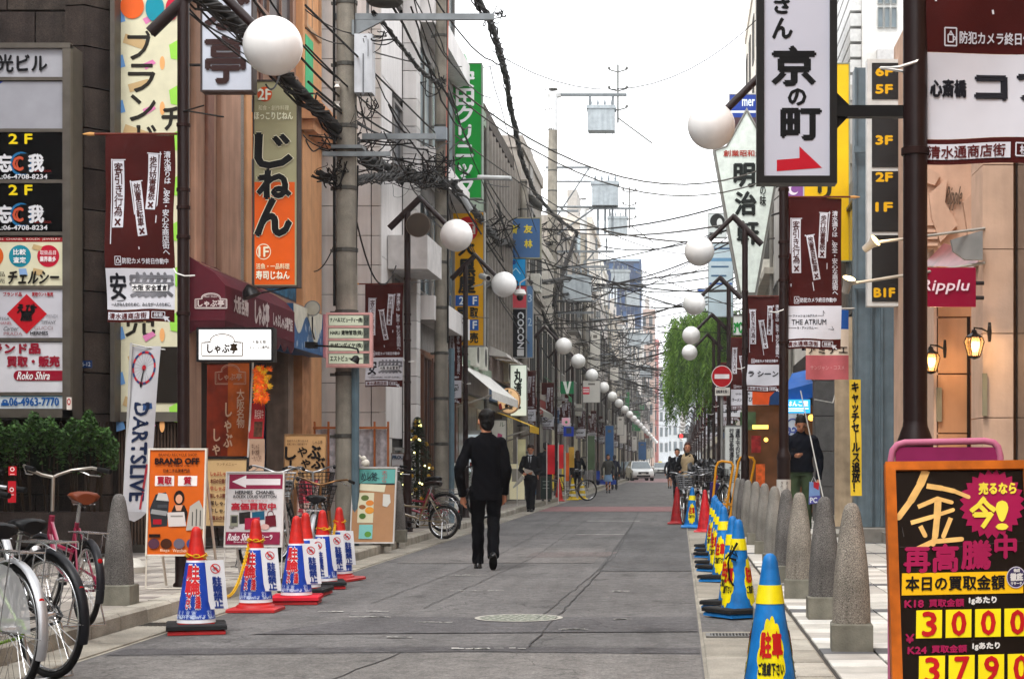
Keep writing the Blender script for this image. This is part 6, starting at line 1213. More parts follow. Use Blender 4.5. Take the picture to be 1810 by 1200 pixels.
# long cables measured from the photograph
for (a, b, sg, r, c) in [((540, 10, 19), (772, 238, 31), -.0, .014, 0), ((540, 80, 20), (770, 262, 31), .15, .012, 0), ((540, 50, 20), (610, 78, 22.7), .05, .008, 1), ((625, 82, 22.7), (900, 106, 60), .3, .012, 1), ((545, 145, 20.5), (760, 265, 31), .2, .016, 0), ((560, 165, 21), (700, 245, 27), .1, .014, 0),
        ((800, 150, 31), (1345, 300, 38), .9, .016, 2), ((800, 165, 31), (1345, 322, 38), .9, .014, 2), ((805, 240, 31), (1300, 440, 60), .9, .012, 2), ((870, 90, 27), (1345, 28, 30), .9, .008, 1), ((1022, 412, 70), (1500, 345, 40), .4, .03, 2), ((1020, 420, 70), (1345, 380, 46), .7, .022, 0), ((1010, 505, 75), (1345, 400, 48), .5, .026, 0),
        ((1000, 495, 70), (1345, 470, 60), .4, .024, 1), ((965, 450, 69), (1300, 560, 90), .4, .02, 1), ((700, 245, 27), (870, 190, 60), .1, .01, 1), ((770, 290, 31), (875, 200, 45), -.05, .014, 0), ((770, 262, 31), (900, 330, 44), .2, .012, 0), ((800, 330, 31), (960, 560, 60), .2, .02, 0), ((878, 372, 40), (945, 500, 60), .1, .022, 0),
        ((880, 360, 40), (900, 440, 50), 0, .022, 0), ((610, 370, 22.7), (555, 480, 24), .2, .008, 1), ((618, 330, 22.7), (700, 470, 28), .7, .012, 0), ((625, 60, 22.7), (540, 18, 21), .05, .008, 1), ((312, 5, 15.5), (440, 80, 17), .05, .009, 0), ((320, 0, 15.5), (470, 130, 17.2), .06, .009, 0), ((345, -10, 16), (420, 70, 17), .02, .007, 0), ((330, 20, 16), (480, 120, 17.6), .05, .006, 0),
        ((440, -10, 18), (700, 240, 27), .2, .015, 0), ((470, -10, 19), (600, 140, 22), .1, .012, 0), ((500, 110, 19.5), (470, 150, 18), .15, .01, 0), ((322, 195, 14.9), (395, 207, 14.5), 0, .007, 1), ((322, 198, 14.9), (360, 187, 14.3), 0, .007, 1), ((722, 500, 27.2), (765, 498, 29), 0, .008, 1), ((833, 560, 34.6), (865, 562, 36), 0, .008, 1)]:
    cable(W(*a), W(*b), sg, r, c=c)
# cables hanging in the street direction, pole to pole
PP = [(-4.3, 22.7), (-4.13, 31), (-4.6, 52), (-4.95, 69), (-4.5, 84), (-5.3, 97.5), (-4.4, 112), (-5.3, 128), (-4.4, 140), (-5.1, 160), (-4.3, 178), (-4.3, 230)]
for (x0, y0), (x1, y1) in zip(PP, PP[1:]):
    for k in range(6 if y0 > 30 else 9):
        z = cq.uniform(5.0, 8.2); dx = cq.uniform(-.1, .9); cable((x0 + dx, y0, z), (x1 + dx * cq.uniform(.3, 1.5), y1, z + cq.uniform(-.7, .5)), cq.uniform(.1, .7), cq.choice([.009, .013, .02]), 'dark cable running along the left side from pole to pole', 'cables along the left poles', c=cq.choice([0, 0, 1]), wob=.01)
# and across the street to the right-hand fronts
for k in range(80):
    i = cq.randrange(2, 10); x0, y0 = PP[i]; y1 = y0 + cq.uniform(-14, 16); z = cq.uniform(5.3, 9); cable((x0, y0, z), (cq.uniform(2.6, 3.1), y1, cq.uniform(4.5, 8.6)), cq.uniform(.1, .9), cq.choice([.012, .017, .024]), 'dark cable crossing high over the street to the right-hand fronts', 'cables crossing the street', c=cq.choice([0, 1, 1, 2]))
for k in range(16):
    i = cq.randrange(0, 4); x0, y0 = PP[i]; cable((x0, y0, cq.uniform(5, 7.5)), (-4.8, y0 + cq.uniform(3, 9), cq.uniform(4.5, 7.5)), cq.uniform(.1, .5), .009, 'thin service cable from a pole to the left-hand fronts', 'service cables on the left', c=0)
# knots and coils of spare cable on the poles
def tangle(c, R, n, lab, sx=1.0, sz=1.0, r=.009):
    mb = MB(); c = Vector(c)
    for k in range(n):
        a = c + Vector((cq.uniform(-1, 1) * R * sx, cq.gauss(0, .1), cq.uniform(-.3, .8) * R * sz)); b = c + Vector((cq.uniform(-1, 1) * R * sx * 1.3, cq.gauss(0, .1), cq.uniform(-.6, .6) * R * sz)); sg = abs(cq.gauss(0, 1)) * R * .45; tw = cq.uniform(-.3, .3) * R; ph = cq.uniform(0, 6)
        mb.tube([a.lerp(b, t / 12) + Vector((tw * math.sin(t / 12 * PI * 2 + ph) - tw * math.sin(ph), .03 * math.sin(t), -sg * 4 * (t / 12) * (1 - t / 12) + 0)) for t in range(13)], r * cq.uniform(.5, 1.3), 4, cap=False)
    one('cable_tangle', CB[0], mb, lab, 'cable', kind='stuff', loc=c)
tangle(W(585, 305, 22.5), 0.22, 17, 'knotted loops of black cable at the left of the first pole'); tangle(W(648, 190, 22.5), 0.24, 8, 'hanging loops of black cable under the white meter box', .5, 1); tangle(W(672, 65, 22.5), 0.22, 8, 'coiled spare cable hanging under the steel bracket', 1, .5)
tangle(W(640, 250, 23.5), 0.38, 18, 'frayed loops along the thick cable bundle', 1.6, .5); tangle(W(720, 290, 27.5), 0.43, 22, 'frayed loops of cable before the second pole', 1.5, .6); tangle(W(735, 320, 28), 0.41, 13, 'loose wire ends under the bundle before the second pole', 1.2, .7, .006)
tangle(W(778, 290, 30.6), 0.41, 20, 'mass of cable joints on the second pole', .8, .8); tangle(W(770, 145, 30.7), 0.24, 8, 'small coil high on the second pole'); tangle(W(868, 400, 42), 0.68, 17, 'tangle of cables behind the second globe', 1, .6, .014); tangle(W(960, 420, 68), 0.94, 20, 'tangle of cables on the transformer pole', .8, 1.2, .02)
tangle(W(955, 560, 62), 0.81, 15, 'tangle of cables above the left globes', .8, 1, .018); tangle(W(1000, 520, 75), 1.35, 20, 'tangle of cables in front of the far flats', 1.2, 1, .02); tangle(W(875, 20, 25), 0.27, 9, 'twisted wires at the top of the drooping cable', .6, .6); tangle(W(1040, 600, 100), 1.89, 25, 'thicket of cables far down the street', 1.3, 1.2, .025); tangle(W(1110, 640, 150), 2.97, 25, 'farthest thicket of cables above the street', 1.5, 1.2, .035)
# loudspeaker on the second left lamp, camera on the third
r = root('loudspeaker', 'grey horn loudspeaker fixed to the second left lamp post', 'loudspeaker', W(739, 398, 27)); P(r, 'horn', M('#7d7166', rough=.5, var=.15), MB().lathe([(.19, .0), (.185, .02), (.1, .14), (.06, .2), (.08, .24), (.08, .34), (0, .36)], n=28, M4=Matrix.Rotation(-PI / 2, 4, 'X'), c=W(739, 398, 26.9)), 40)
P(r, 'inner_cone', M('#4b423a', rough=.7), MB().lathe([(.18, .002), (.1, .1), (.04, .14)], n=28, M4=Matrix.Rotation(-PI / 2, 4, 'X'), c=W(739, 398, 26.89)), 60); P(r, 'reflex_plug', M('#6d6258'), MB().ball(W(739, 398, 26.95), .045, 12, 8), 60)
r = root('security_camera', 'white bullet camera bracketed to the third left lamp post', 'camera', W(856, 491, 34.4)); P(r, 'housing', M('#c9c6c2', rough=.4), MB().tube([W(851, 488, 34.6), W(863, 492, 34.1)], .06, 12), 50); P(r, 'lens', M('#18181a', rough=.2), MB().tube([W(862.6, 491.8, 34.12), W(863.6, 492, 34.07)], .045, 12)); P(r, 'bracket', M('#b9b6b2'), MB().tube([W(856, 495, 34.3), W(852, 503, 34.4), W(834, 507, 34.6)], .015, 6))
r = root('dome_camera', 'white dome camera hanging behind the third left globe', 'camera', W(919, 520, 46)); P(r, 'housing', M('#cfccc9', rough=.4), MB().lathe([(0, .14), (.12, .12), (.17, 0), (.1, -.04)], c=W(919, 520, 46), n=20), 50); P(r, 'dome', M('#2c2a2a', rough=.15), MB().ball(W(919, 526, 46), .09, 14, 8), 60); P(r, 'arm', M('#b9b6b2'), MB().tube([W(919, 510, 46), W(919, 500, 46), W(935, 490, 46)], .02, 5))
# ---------------------------------------------------------------- standing boards on the left pavement
def board(lab, Y, box, face, frame, items=(), legs=True, fw=3, foot=None, lean=.12, name='standing_board'):
    u0, v0, u1, v1 = box; s = F / Y; k = 1 / s
    fr = plane(W(u0, v0, Y + lean), (k, 0, 0), (0, -lean / max(1, (foot or v1) - v0), -k), (0, -1, 0)); f2 = lambda u, v, o=0: fr(u - u0, v - v0, o)
    r = root(name, lab, 'board', W((u0 + u1) / 2, (foot or v1), Y)); FM = paint(frame)
    P(r, 'panel', M(face, rough=.45, var=.05), MB().slab(f2, u0 + fw, v0 + fw, u1 - fw, v1 - fw, -.02, 0)); P(r, 'frame', FM, MB().frame(f2, u0, v0, u1, v1, fw, fw, -.03, .012))
    if foot: 
        for x in (u0 + fw / 2, u1 - fw / 2): P(r, 'leg', FM, MB().tube([f2(x, v1 - 2, -.01), f2(x, foot - 2, -.01)], fw * k * .5, 6))
        P(r, 'foot_bar', FM, MB().tube([f2(u0, foot - 2, -.01), f2(u1, foot - 2, -.01)], fw * k * .4, 6)); P(r, 'back_leg', FM, MB().tube([f2(u0 + 4, v0 + 30, -.03), f2(u0 + 4, foot, -.55)], .012, 5)); P(r, 'back_leg', FM, MB().tube([f2(u1 - 4, v0 + 30, -.03), f2(u1 - 4, foot, -.55)], .012, 5))
    prints(r, f2, items, base=.002, step=.0007); return r, f2
K = '#2a1410'
r, f2 = board('orange standing board with a posing woman and shop goods, its white frame on thin legs', 14.3, (263, 792, 367, 983), '#c4641c', '#cfc9bd', [
    ('t', 'BRAND RECYCLE SHOP', 282, 801, 350, 806, K), ('t', 'BRAND OFF', 276, 810, 354, 820, K, dict(bold=.9)), ('t', 'TOKYO', 297, 822, 336, 825, K), ('t', '日本二手名牌専門店', 291, 829, 338, 835, K, dict(bold=.15)),
    ('r', 276, 841, 310, 859, '#ddd8d4'), ('r', 317, 841, 351, 859, '#ddd8d4'), ('t', '買取', 281, 843, 306, 856, '#a01c34', dict(bold=.7)), ('t', '質', 328, 843, 341, 856, '#a01c34', dict(bold=.7)),
    ('p', [(268, 900), (278, 874), (296, 870), (302, 884), (300, 930), (272, 932)], '#35373a'), ('p', [(279, 884), (283, 871), (298, 873), (302, 886)], '#b8b4b0'), ('p', [(272, 900), (300, 904), (298, 912), (270, 908)], '#8f9090'), ('r', 275, 918, 290, 927, '#a02030'), ('r', 282, 892, 300, 898, '#4a4c50'),
    ('d', 320, 880, 9.5, 13, '#241a16'), ('d', 320, 882, 6, 8, '#c99a80'), ('p', [(306, 908), (312, 893), (330, 893), (336, 906), (334, 922), (308, 922)], '#2e2420'), ('p', [(313, 893), (327, 893), (324, 903), (316, 903)], '#c99a80'), ('p', [(300, 906), (330, 905), (334, 930), (303, 931)], '#c3bcb8'), ('r', 306, 911, 328, 914, '#8d8884'),
    ('p', [(340, 895), (356, 884), (364, 900), (364, 935), (334, 938)], '#a9a49c'), ('r', 344, 905, 346, 930, '#5a5854'), ('r', 351, 900, 353, 930, '#5a5854'), ('r', 358, 902, 360, 930, '#5a5854'), ('r', 269, 944, 289, 950, '#2a1a14'), ('d', 278, 961, 10, 9, '#5a3a4a'), ('d', 300, 961, 10, 9, '#4a2a1c'), ('d', 323, 961, 10, 9, '#6a6470'), ('d', 346, 961, 10, 9, '#3a4a7a'), ('t', 'Bags', 290, 970, 306, 976, '#e0c8b0'), ('t', 'Watches', 312, 970, 336, 976, '#e0c8b0')], foot=1042)
r, f2 = board('white buying board with a big left arrow and pictures of handbags', 15.8, (400, 833, 504, 967), '#c9c6c6', '#cfccc8', [
    ('r', 406, 838, 501, 864, '#8c2c4c'), ('p', [(411, 851), (436, 840), (436, 846), (497, 846), (497, 857), (436, 857), (436, 862)], '#d8d3d4'), ('t', 'HERMES  CHANEL', 418, 867, 488, 873, '#2c2c30', dict(bold=.3)), ('t', 'ROLEX LOUIS VUITTON', 415, 875, 491, 880, '#2c2c30', dict(bold=.2)), ('t', 'など各種ブランド', 428, 883, 476, 887, '#b03040'),
    ('t', '高価買取中', 412, 889, 490, 901, '#b03040', dict(bold=.8)), ('p', [(425, 906), (445, 904), (446, 924), (426, 926)], '#33302f'), ('p', [(448, 905), (470, 903), (471, 918), (449, 920)], '#24607a'), ('p', [(472, 912), (490, 910), (492, 930), (472, 932)], '#6a1c2c'), ('o', 481, 910, 6, 8, .8, '#6a1c2c'), ('p', [(436, 916), (462, 914), (464, 934), (436, 936)], '#a42a4c'), ('r', 410, 910, 424, 930, '#8f9080'), ('r', 412, 912, 422, 924, '#3e4040'), ('d', 472, 931, 8, 5, '#c9a8a0'), ('d', 413, 931, 5, 2, '#8a8a84'),
    ('r', 403, 940, 499, 962, '#8c2c4c'), ('t', 'Roko Shira', 408, 943, 450, 955, '#dfd4d8', dict(shear=3, bold=.4)), ('t', 'ロコシーラ', 454, 945, 486, 953, '#dfd4d8', dict(bold=.3)), ('t', 'Brand Trade Center', 418, 956, 470, 959, '#dfd4d8')], foot=1023, fw=2.4)
lm = [('t', 'ランチメニュー', 384, 818, 420, 823, '#5a3a24')]
for k, c in enumerate(['#9a4a34', '#6a3a2a', '#9a4a34', '#6a3a2a', '#3a2a20', '#3a2a20', '#6a3a2a']): lm += [('t', ['しゃぶしゃぶ定食', '本日の日替わり 八五〇円', '牛しゃぶ御膳', '豚しゃぶ御膳 九八〇円', '豚しゃぶ御膳', '牛しゃぶ御膳', 'ご飯おかわり自由'][k], 374, 833 + k * 13, 374 + [44, 56, 42, 56, 50, 50, 48][k], 841 + k * 13, c, dict(bold=.3))]
board('cream lunch menu board with brown text in a dark frame', 18.0, (364, 808, 440, 932), '#b59a72', '#1f1814', lm + [('r', 380, 925 - 4, 424, 922, '#7a5a3a')], foot=968, fw=3)
r, f2 = board('beige poster board with bold black hiragana brushwork behind the bicycles', 21.2, (503, 767, 578, 862), '#b08e66', '#8a6c4c', [('t', '国産牛の上質な旨みを', 508, 777, 546, 781, K), ('t', '気軽に味わう鍋料理です', 508, 783, 544, 787, K), ('t', 'しゃぶ亭', 554, 778, 571, 785, K)], foot=940, fw=1.5)
P(r, 'brush_lettering', M('#17110e', var=0), MB().text(f2, 'し', 505, 790, 524, 812, .01, bold=1.4).text(f2, 'ゃ', 527, 790, 544, 808, .01, bold=.5).text(f2, 'ぶ', 545, 788, 568, 810, .01, bold=1.3).text(f2, 'し', 514, 814, 530, 830, .01, bold=1).text(f2, 'ゃ', 534, 812, 550, 826, .01, bold=.6).text(f2, 'ぶ', 552, 808, 576, 828, .01, bold=1.2))
board('pink and white lunch price board half hidden by bicycles', 20.6, (527, 846, 566, 930), '#c0a69c', '#8a7068', [('p', [(529, 848), (564, 848), (548, 888), (530, 890)], '#a84450'), ('t', 'なつかしい', 530, 892, 560, 897, '#7a3038'), ('t', 'ランチ', 530, 899, 562, 911, '#8a2c38', dict(bold=1)), ('t', '780円', 530, 914, 562, 928, '#8a2c38', dict(bold=.9))], foot=952, fw=1.5)
r, f2 = board('menu board with a teal header, food photographs and pinned papers', 22.4, (624, 825, 703, 960), '#a07c5c', '#b9b6b2', [('r', 628, 829, 700, 854, '#5f9c96'), ('r', 628, 854, 700, 857, '#26282a'), ('t', '天ぷら', 676, 832, 686, 853, '#a8484c', dict(vert=True)), ('t', 'めし処', 640, 834, 668, 850, '#2a4a50', dict(bold=.2)), ('p', [(638, 855), (684, 857), (682, 870), (637, 866)], '#c4bfa8'), ('r', 636, 871, 664, 924, '#bdb8a0'),
    ('d', 648, 880, 7, 5, '#5a6a3a'), ('d', 657, 889, 7, 5, '#c07a34'), ('d', 644, 896, 6, 4, '#8a5a34'), ('d', 657, 902, 8, 6, '#c48a34'), ('d', 645, 912, 6, 5, '#4a6a34'), ('p', [(680, 873), (692, 874), (694, 888), (688, 896), (680, 894)], '#b9b8b2'), ('r', 640, 927, 664, 952, '#7ab0ac'), ('d', 656, 944, 6, 5, '#5a8a3a')], fw=2.4, lean=.25)
P(r, 'leaf_print', M('#1f3034'), MB().line(f2, [(640, 852), (652, 846), (668, 838)], 1.2, .006).line(f2, [(652, 846), (660, 835)], 1.2, .006).line(f2, [(660, 842), (672, 846)], 1, .006)); P(root('maneki_ornament', 'small white ornament on top of the menu board', 'ornament', W(642, 826, 22.5)), 'figure', M('#c9c6bc'), MB().ball(W(646, 818, 22.5), .05, 10, 8, (1.1, .8, 1)).ball(W(643, 810, 22.5), .035, 10, 8).tube([W(640, 812, 22.5), W(635, 804, 22.5)], .012, 5), 60)
sign('small white sign with blue letters beyond the paper screen', 'sign', 28.0, (692, 801, 714, 828), [('t', 'PROU', 694, 805, 713, 811, '#33506a', dict(bold=.4))], face='#b9bcbf', frame='#6a4a38', depth=.05, fw=.6)
# noren, red banner and maple spray in the restaurant door
fr_ = lambda u, v, o=0: W(u, v, 20.9, o + .03 * math.sin(u / 7) * (v - 640) / 160)
r = root('door_curtain', 'rust orange door curtain with pale hiragana under the lightbox', 'curtain', W(405, 805, 21)); P(r, 'cloth', M('#6e2a16', rough=.8, var=.25, scale=6), MB().rect(fr_, 366, 642, 403, 806, 0, 8, 12), 60); P(r, 'cloth', M('#8f4a1c', rough=.8, var=.2, scale=6), MB().rect(fr_, 403.5, 642, 441, 806, .01, 8, 12), 60)
P(r, 'lettering', M('#a98d78'), MB().text(fr_, '大阪名物', 419, 688, 432, 756, .02, True, .3).text(fr_, 'しゃぶ', 396, 712, 412, 790, .02, True, .6).text(fr_, 'しゃ', 376, 758, 389, 804, .02, True, .5)); P(r, 'arch_emblem', M('#8f7464'), arch(fr_, 408, 662, 54, 34, .02, 1.2)); P(r, 'emblem_lettering', M('#8f7464'), MB().text(fr_, 'しゃぶ亭', 387, 660, 428, 672, .02, bold=.2)); P(r, 'curtain_rod', M('#3a2a20'), MB().tube([W(362, 642, 20.9), W(446, 640, 20.9)], .015, 6))
fm = lambda u, v, o=0: W(u + (720 - v) * .03, v, 20.6, o + .015 * math.sin(v / 12)); r = root('menu_banner', 'tall narrow red and pink menu banner on a white pole at the restaurant door', 'banner', W(455, 835, 20.6))
P(r, 'cloth', M('#a02c30', rough=.75, var=.1), MB().rect(fm, 441, 712, 468, 775, 0, 3, 6), 60); P(r, 'lower_cloth', M('#b49a86', rough=.75, var=.1), MB().rect(fm, 443, 775.5, 470, 832, 0, 3, 6), 60); P(r, 'pole', M('#b9b4ae'), MB().tube([W(447, 640, 20.6), W(437, 836, 20.6)], .012, 6)); P(r, 'photo_print', M('#5c3c2c', var=.5, scale=20), MB().rect(fm, 450, 745, 465, 772, .004)); P(r, 'lettering', M('#d9c8c0'), MB().text(fm, '黒毛和牛', 450, 724, 466, 740, .004)); P(r, 'lower_lettering', M('#5a3428'), MB().text(fm, '牛しゃぶ\n食べ放題\n一九八〇円', 447, 784, 464, 815, .004))
mb = MB(); m2 = MB(); q = random.Random(9)
for k in range(150):
    p = W(452 + abs(q.gauss(0, 1)) * 8 + 2, 652 + q.random() * 58, 20.5 - q.random() * .2); a0 = q.uniform(0, 6); s_ = .06
    for j in range(5): a = a0 + (j - 2) * .55; e = Vector((math.cos(a), q.uniform(-.4, .4), math.sin(a))) * s_ * (1.2 - abs(j - 2) * .2); n_ = Vector((-math.sin(a), 0, math.cos(a))) * s_ * .16; (mb if k % 3 else m2).add([p, p + e * .5 + n_, p + e, p + e * .5 - n_], [(0, 1, 2, 3)])
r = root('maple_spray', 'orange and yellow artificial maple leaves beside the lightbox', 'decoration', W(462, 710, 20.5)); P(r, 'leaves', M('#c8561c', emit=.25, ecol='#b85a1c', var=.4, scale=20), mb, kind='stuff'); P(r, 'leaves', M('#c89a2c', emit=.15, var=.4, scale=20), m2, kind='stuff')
# sail-shaped white flag, leaning
r = root('sail_flag', 'tall white feather flag with a dart board print and sideways lettering', 'flag', W(215, 960, 16.8)); Yf = 16.8
ff_ = lambda u, v, o=0: W(232 + u * (1 - (v - 612) / 330 * .28) - (v - 612) * .045, v, Yf, o + .03 * math.sin(u / 16 + v / 60)); P(r, 'cloth', M('#b9b9bd', rough=.7, var=.05), MB().rect(ff_, 0, 612, 54, 905, 0, 8, 24).poly(ff_, [(54, 905), (0, 905), (10, 918), (24, 922), (40, 915)][::-1]), 60)
P(r, 'pole', M('#b4b4b2', rough=.4), MB().tube([W(232, 606, Yf), W(228, 700, Yf), W(216, 960, Yf)], .013, 6).tube([W(231, 608, Yf), W(260, 614, Yf), W(292, 618, Yf)], .007, 5)); P(r, 'dart_ring', M('#b5303c'), MB().disc(ff_, 25, 650, 23, 30, .004, 40, .85)); 
rb_ = MB()
for k in range(10): a = k * PI / 5; rb_.line(ff_, [(25 + 21.5 * math.cos(a + t * .1), 650 + 28 * math.sin(a + t * .1)) for t in range(4)], 3.4, .006)
P(r, 'blue_segment', M('#2b4a78'), rb_); wb = MB()
for k in range(20): a = k * PI / 10; wb.line(ff_, [(25, 650), (25 + 23 * math.cos(a), 650 + 30 * math.sin(a))], .4, .003)
P(r, 'wire_print', M('#6d6d72'), wb); P(r, 'bull_eye', M('#a82c38'), MB().disc(ff_, 25, 650, 4, 5, .008, 14)); P(r, 'dart_print', M('#202126'), MB().line(ff_, [(25, 652), (22, 676)], 2, .009).disc(ff_, 22, 680, 2.4, 5, .009, 10))
P(r, 'lettering', M('#22304e'), MB().text(ff_, 'DARTSLIVE', 12, 712, 42, 885, .005, rot=90, bold=1.1)); P(r, 'red_stripe', M('#a03a44'), MB().poly(ff_, [(42, 820), (47, 820), (38, 900), (33, 900)], .004)); P(r, 'blue_stripe', M('#3a5a88'), MB().poly(ff_, [(30, 715), (46, 712), (48, 722), (30, 726)], .004))
P(r, 'water_base', M('#b9b6ae', rough=.5), MB().lathe([(0, .0), (.24, 0), (.25, .06), (.18, .13), (.03, .16)], c=(W(212, 0, Yf).x, Yf, .12), n=20), 40)
# ---------------------------------------------------------------- gold price board, right foreground
kk = 1 / (470 * 2.727); org = W(1564, 818, 6.55)
pl = plane(org, (kk, .10 * kk, .012 * kk), (0, -.27 * kk, -.965 * kk), (0, -.965, .27)); q0 = lambda u, v, o=0: pl(u - 62, v - 155, o); sk = lambda u, v, o=0: pl((u - 62 - (v - 155) * .052), v - 155 + (u - 62) * .0, o)
gb_ = root('price_board', 'wooden A-board of gold buying prices in red and yellow on black', 'board', org - Vector((-.25, 0, 1.04)))
OW = M('#b5651c', rough=.45, var=.2, scale=14, streak=.2); P(gb_, 'frame', OW, MB().frame(q0, 62, 155, 780, 1420, 48, 42, -.03, .02), 0); P(gb_, 'panel', M('#15110f', rough=.2, var=.3, scale=10, spec=.3), MB().slab(q0, 108, 195, 735, 1380, -.025, 0)); P(gb_, 'rear_frame', M('#7a3c14', rough=.5), MB().slab(q0, 70, 160, 100, 1400, -.10, -.034).slab(q0, 740, 160, 772, 1400, -.10, -.034))
its = [('t', 'KIN', 0, 0, 1, 1, '#15110f')][:0]
star = [(585 + (172 if k % 2 else 148) * .93 * math.cos(k * PI / 24), 365 + (172 if k % 2 else 148) * math.sin(k * PI / 24)) for k in range(48)]
P(gb_, 'starburst', M('#96184c', rough=.4), MB().poly(sk, star, .003)); GR = M('#d8b070', rough=.4, var=.15, scale=14)
g = MB(); 
for pts, w0 in (([(262, 196), (235, 265), (190, 345), (132, 425)], 40), ([(266, 272), (340, 285), (400, 300), (470, 330)], 26), ([(225, 375), (320, 335), (388, 355)], 22), ([(192, 452), (290, 425), (395, 392)], 22), ([(322, 345), (318, 430), (310, 520), (300, 556)], 34), ([(238, 468), (262, 515)], 22), ([(385, 430), (350, 520)], 22), ([(225, 580), (300, 545), (438, 535)], 26)):
    for i in range(len(pts) - 1): g.line(sk, [pts[i], pts[i + 1]], w0 * (1 - .12 * i), .004 + .0002 * i); g.disc(sk, *pts[i + 1], w0 * .48 * (1 - .12 * i), w0 * .48 * (1 - .12 * i), .0046 + .0002 * i, 10)
P(gb_, 'gold_character', GR, g)
t = MB().text(sk, '売るなら', 520, 262, 700, 318, .007, bold=3).text(sk, '今', 480, 335, 600, 480, .007, bold=7).text(sk, '!', 605, 355, 660, 490, .007, bold=5); P(gb_, 'yellow_lettering', M('#d8c84a', rough=.4), t)
P(gb_, 'magenta_lettering', M('#9a1c50', rough=.4), MB().text(sk, '再', 165, 575, 285, 690, .006, bold=5).text(sk, '高', 300, 560, 420, 690, .006, bold=5).text(sk, '騰', 440, 545, 580, 680, .006, bold=5).text(sk, '中', 600, 520, 700, 630, .006, bold=5).text(sk, 'K18', 170, 825, 258, 858, .006, bold=2.4).text(sk, '買取金額', 285, 822, 450, 858, .006, bold=1.8).text(sk, 'K24', 188, 1045, 275, 1076, .006, bold=2.4).text(sk, '買取金額', 300, 1040, 465, 1074, .006, bold=1.8).text(sk, '￥', 176, 985, 216, 1025, .006, bold=2.4).text(sk, '￥', 190, 1200, 230, 1240, .006, bold=2.4))
P(gb_, 'yellow_band', M('#d8ac14', rough=.4, var=.05), MB().slab(sk, 154, 695, 735, 800, .001, .005)); P(gb_, 'black_lettering', M('#17120e'), MB().text(sk, '本日の買取金額', 172, 712, 645, 780, .008, bold=2.2)); P(gb_, 'purple_disc', M('#3c3458', rough=.4), MB().disc(sk, 700, 725, 46, 52, .0075, 28)); P(gb_, 'disc_ring', M('#b9b4c0'), MB().disc(sk, 700, 725, 46, 52, .009, 28, .92)); P(gb_, 'white_lettering', M('#c9c6c2'), MB().text(sk, '徹底', 672, 706, 732, 742, .010, bold=2).text(sk, '他店', 688, 684, 718, 700, .010, bold=1).text(sk, 'リサーチ', 676, 748, 728, 762, .010, bold=.8).text(sk, '1gあたり', 476, 815, 606, 850, .006, bold=2).text(sk, '1gあたり', 494, 1032, 622, 1066, .006, bold=2))
for v0, v1, ds_, xo in ((873, 1005, '3000', 0), (1088, 1225, '3790', 16)):
    for i, ch in enumerate(ds_):
        u0 = 225 + i * 140 + xo; P(gb_, 'digit_card', M('#dcca1e', rough=.35, var=.05), MB().slab(sk, u0, v0, u0 + 122, v1, .001, .007)); P(gb_, 'digit', M('#b01a20', rough=.4), MB().text(sk, ch, u0 + 30, v0 + 10, u0 + 94, v1 - 10, .009, bold=4.2 if i else 4))
P(gb_, 'smudge', M('#56514e', var=.5, scale=40), MB().line(sk, [(140, 568), (420, 572), (735, 548)], 1.6, .005).line(sk, [(380, 660), (420, 668)], 3, .005).line(sk, [(150, 470), (160, 520)], 2, .005), kind='stuff')
pb = root('pink_frame_board', 'pink tube framed board standing just behind the gold price board', 'board', W(1670, 1180, 7.0)); PK = M('#b56f88', rough=.4, var=.1); f9 = front(7.0)
arcp = lambda: [W(1575, 1200, 7.0), W(1575, 812, 7.0), W(1578, 796, 7.0), W(1586, 786, 7.0), W(1600, 782, 7.0), W(1740, 779, 7.0), W(1756, 782, 7.0), W(1764, 790, 7.0), W(1768, 806, 7.0), W(1768, 1200, 7.0)]
P(pb, 'tube_frame', PK, MB().tube(arcp(), .014, 10), 60); P(pb, 'panel', M('#8c2c5c', rough=.5), MB().slab(f9, 1583, 790, 1762, 1100, -.01, .004))
# ---------------------------------------------------------------- yellow hoops (cycle stands) on the right
for (a, b, tp, lean, lab) in ((1264, 1296, 815, 8, 'left one of the two leaning yellow cycle hoops'), (1303, 1334, 807, 14, 'right one of the two leaning yellow cycle hoops')):
    Y = 30; r = root('cycle_hoop', lab, 'cycle stand', W((a + b) / 2 - 10, 925, Y)); P(r, 'hoop', M('#c28a1c', rough=.4, var=.1), MB().tube([W(a - lean, 926, Y), W(a + 2, tp + 10, Y), W(a + 6, tp + 2, Y), W(a + 12, tp, Y), W(b - 4, tp + 2, Y), W(b, tp + 8, Y), W(b - 2, tp + 20, Y), W(b - lean - 8, 926, Y)], .022, 8), 60); P(r, 'cross_bar', M('#c28a1c', rough=.4), MB().tube([W(a - 3, 888, Y), W(b - lean, 892, Y)], .016, 6))
chain(W(1282, 882, 29.8), W(1310, 880, 29.6), .12, 'orange yellow chain looped between the yellow cycle hoops', '#b9851c', .07)
# paper wrapped on the second right lamp pole
r = root('wrapped_notice', 'white paper notice wrapped round the foot of the banner post', 'notice', Vector((1.1, 18.4, .75))); P(r, 'sheet', M('#b9b6b0', rough=.7), MB().lathe([(.076, .68), (.076, 1.0)], c=(1.1, 18.4, 0), n=24), 60); fwz = lambda u, v, o=0: Vector((1.1 + (.078 + o) * math.cos(-PI / 2 + u), 18.4 + (.078 + o) * math.sin(-PI / 2 + u), v)); P(r, 'lettering', M('#4a3a3a'), MB().text(fwz, 'きれいなまちに', -.5, .98, -.1, .72, .002, True).text(fwz, '路上喫煙禁止区域', .25, .98, .6, .72, .002, True))
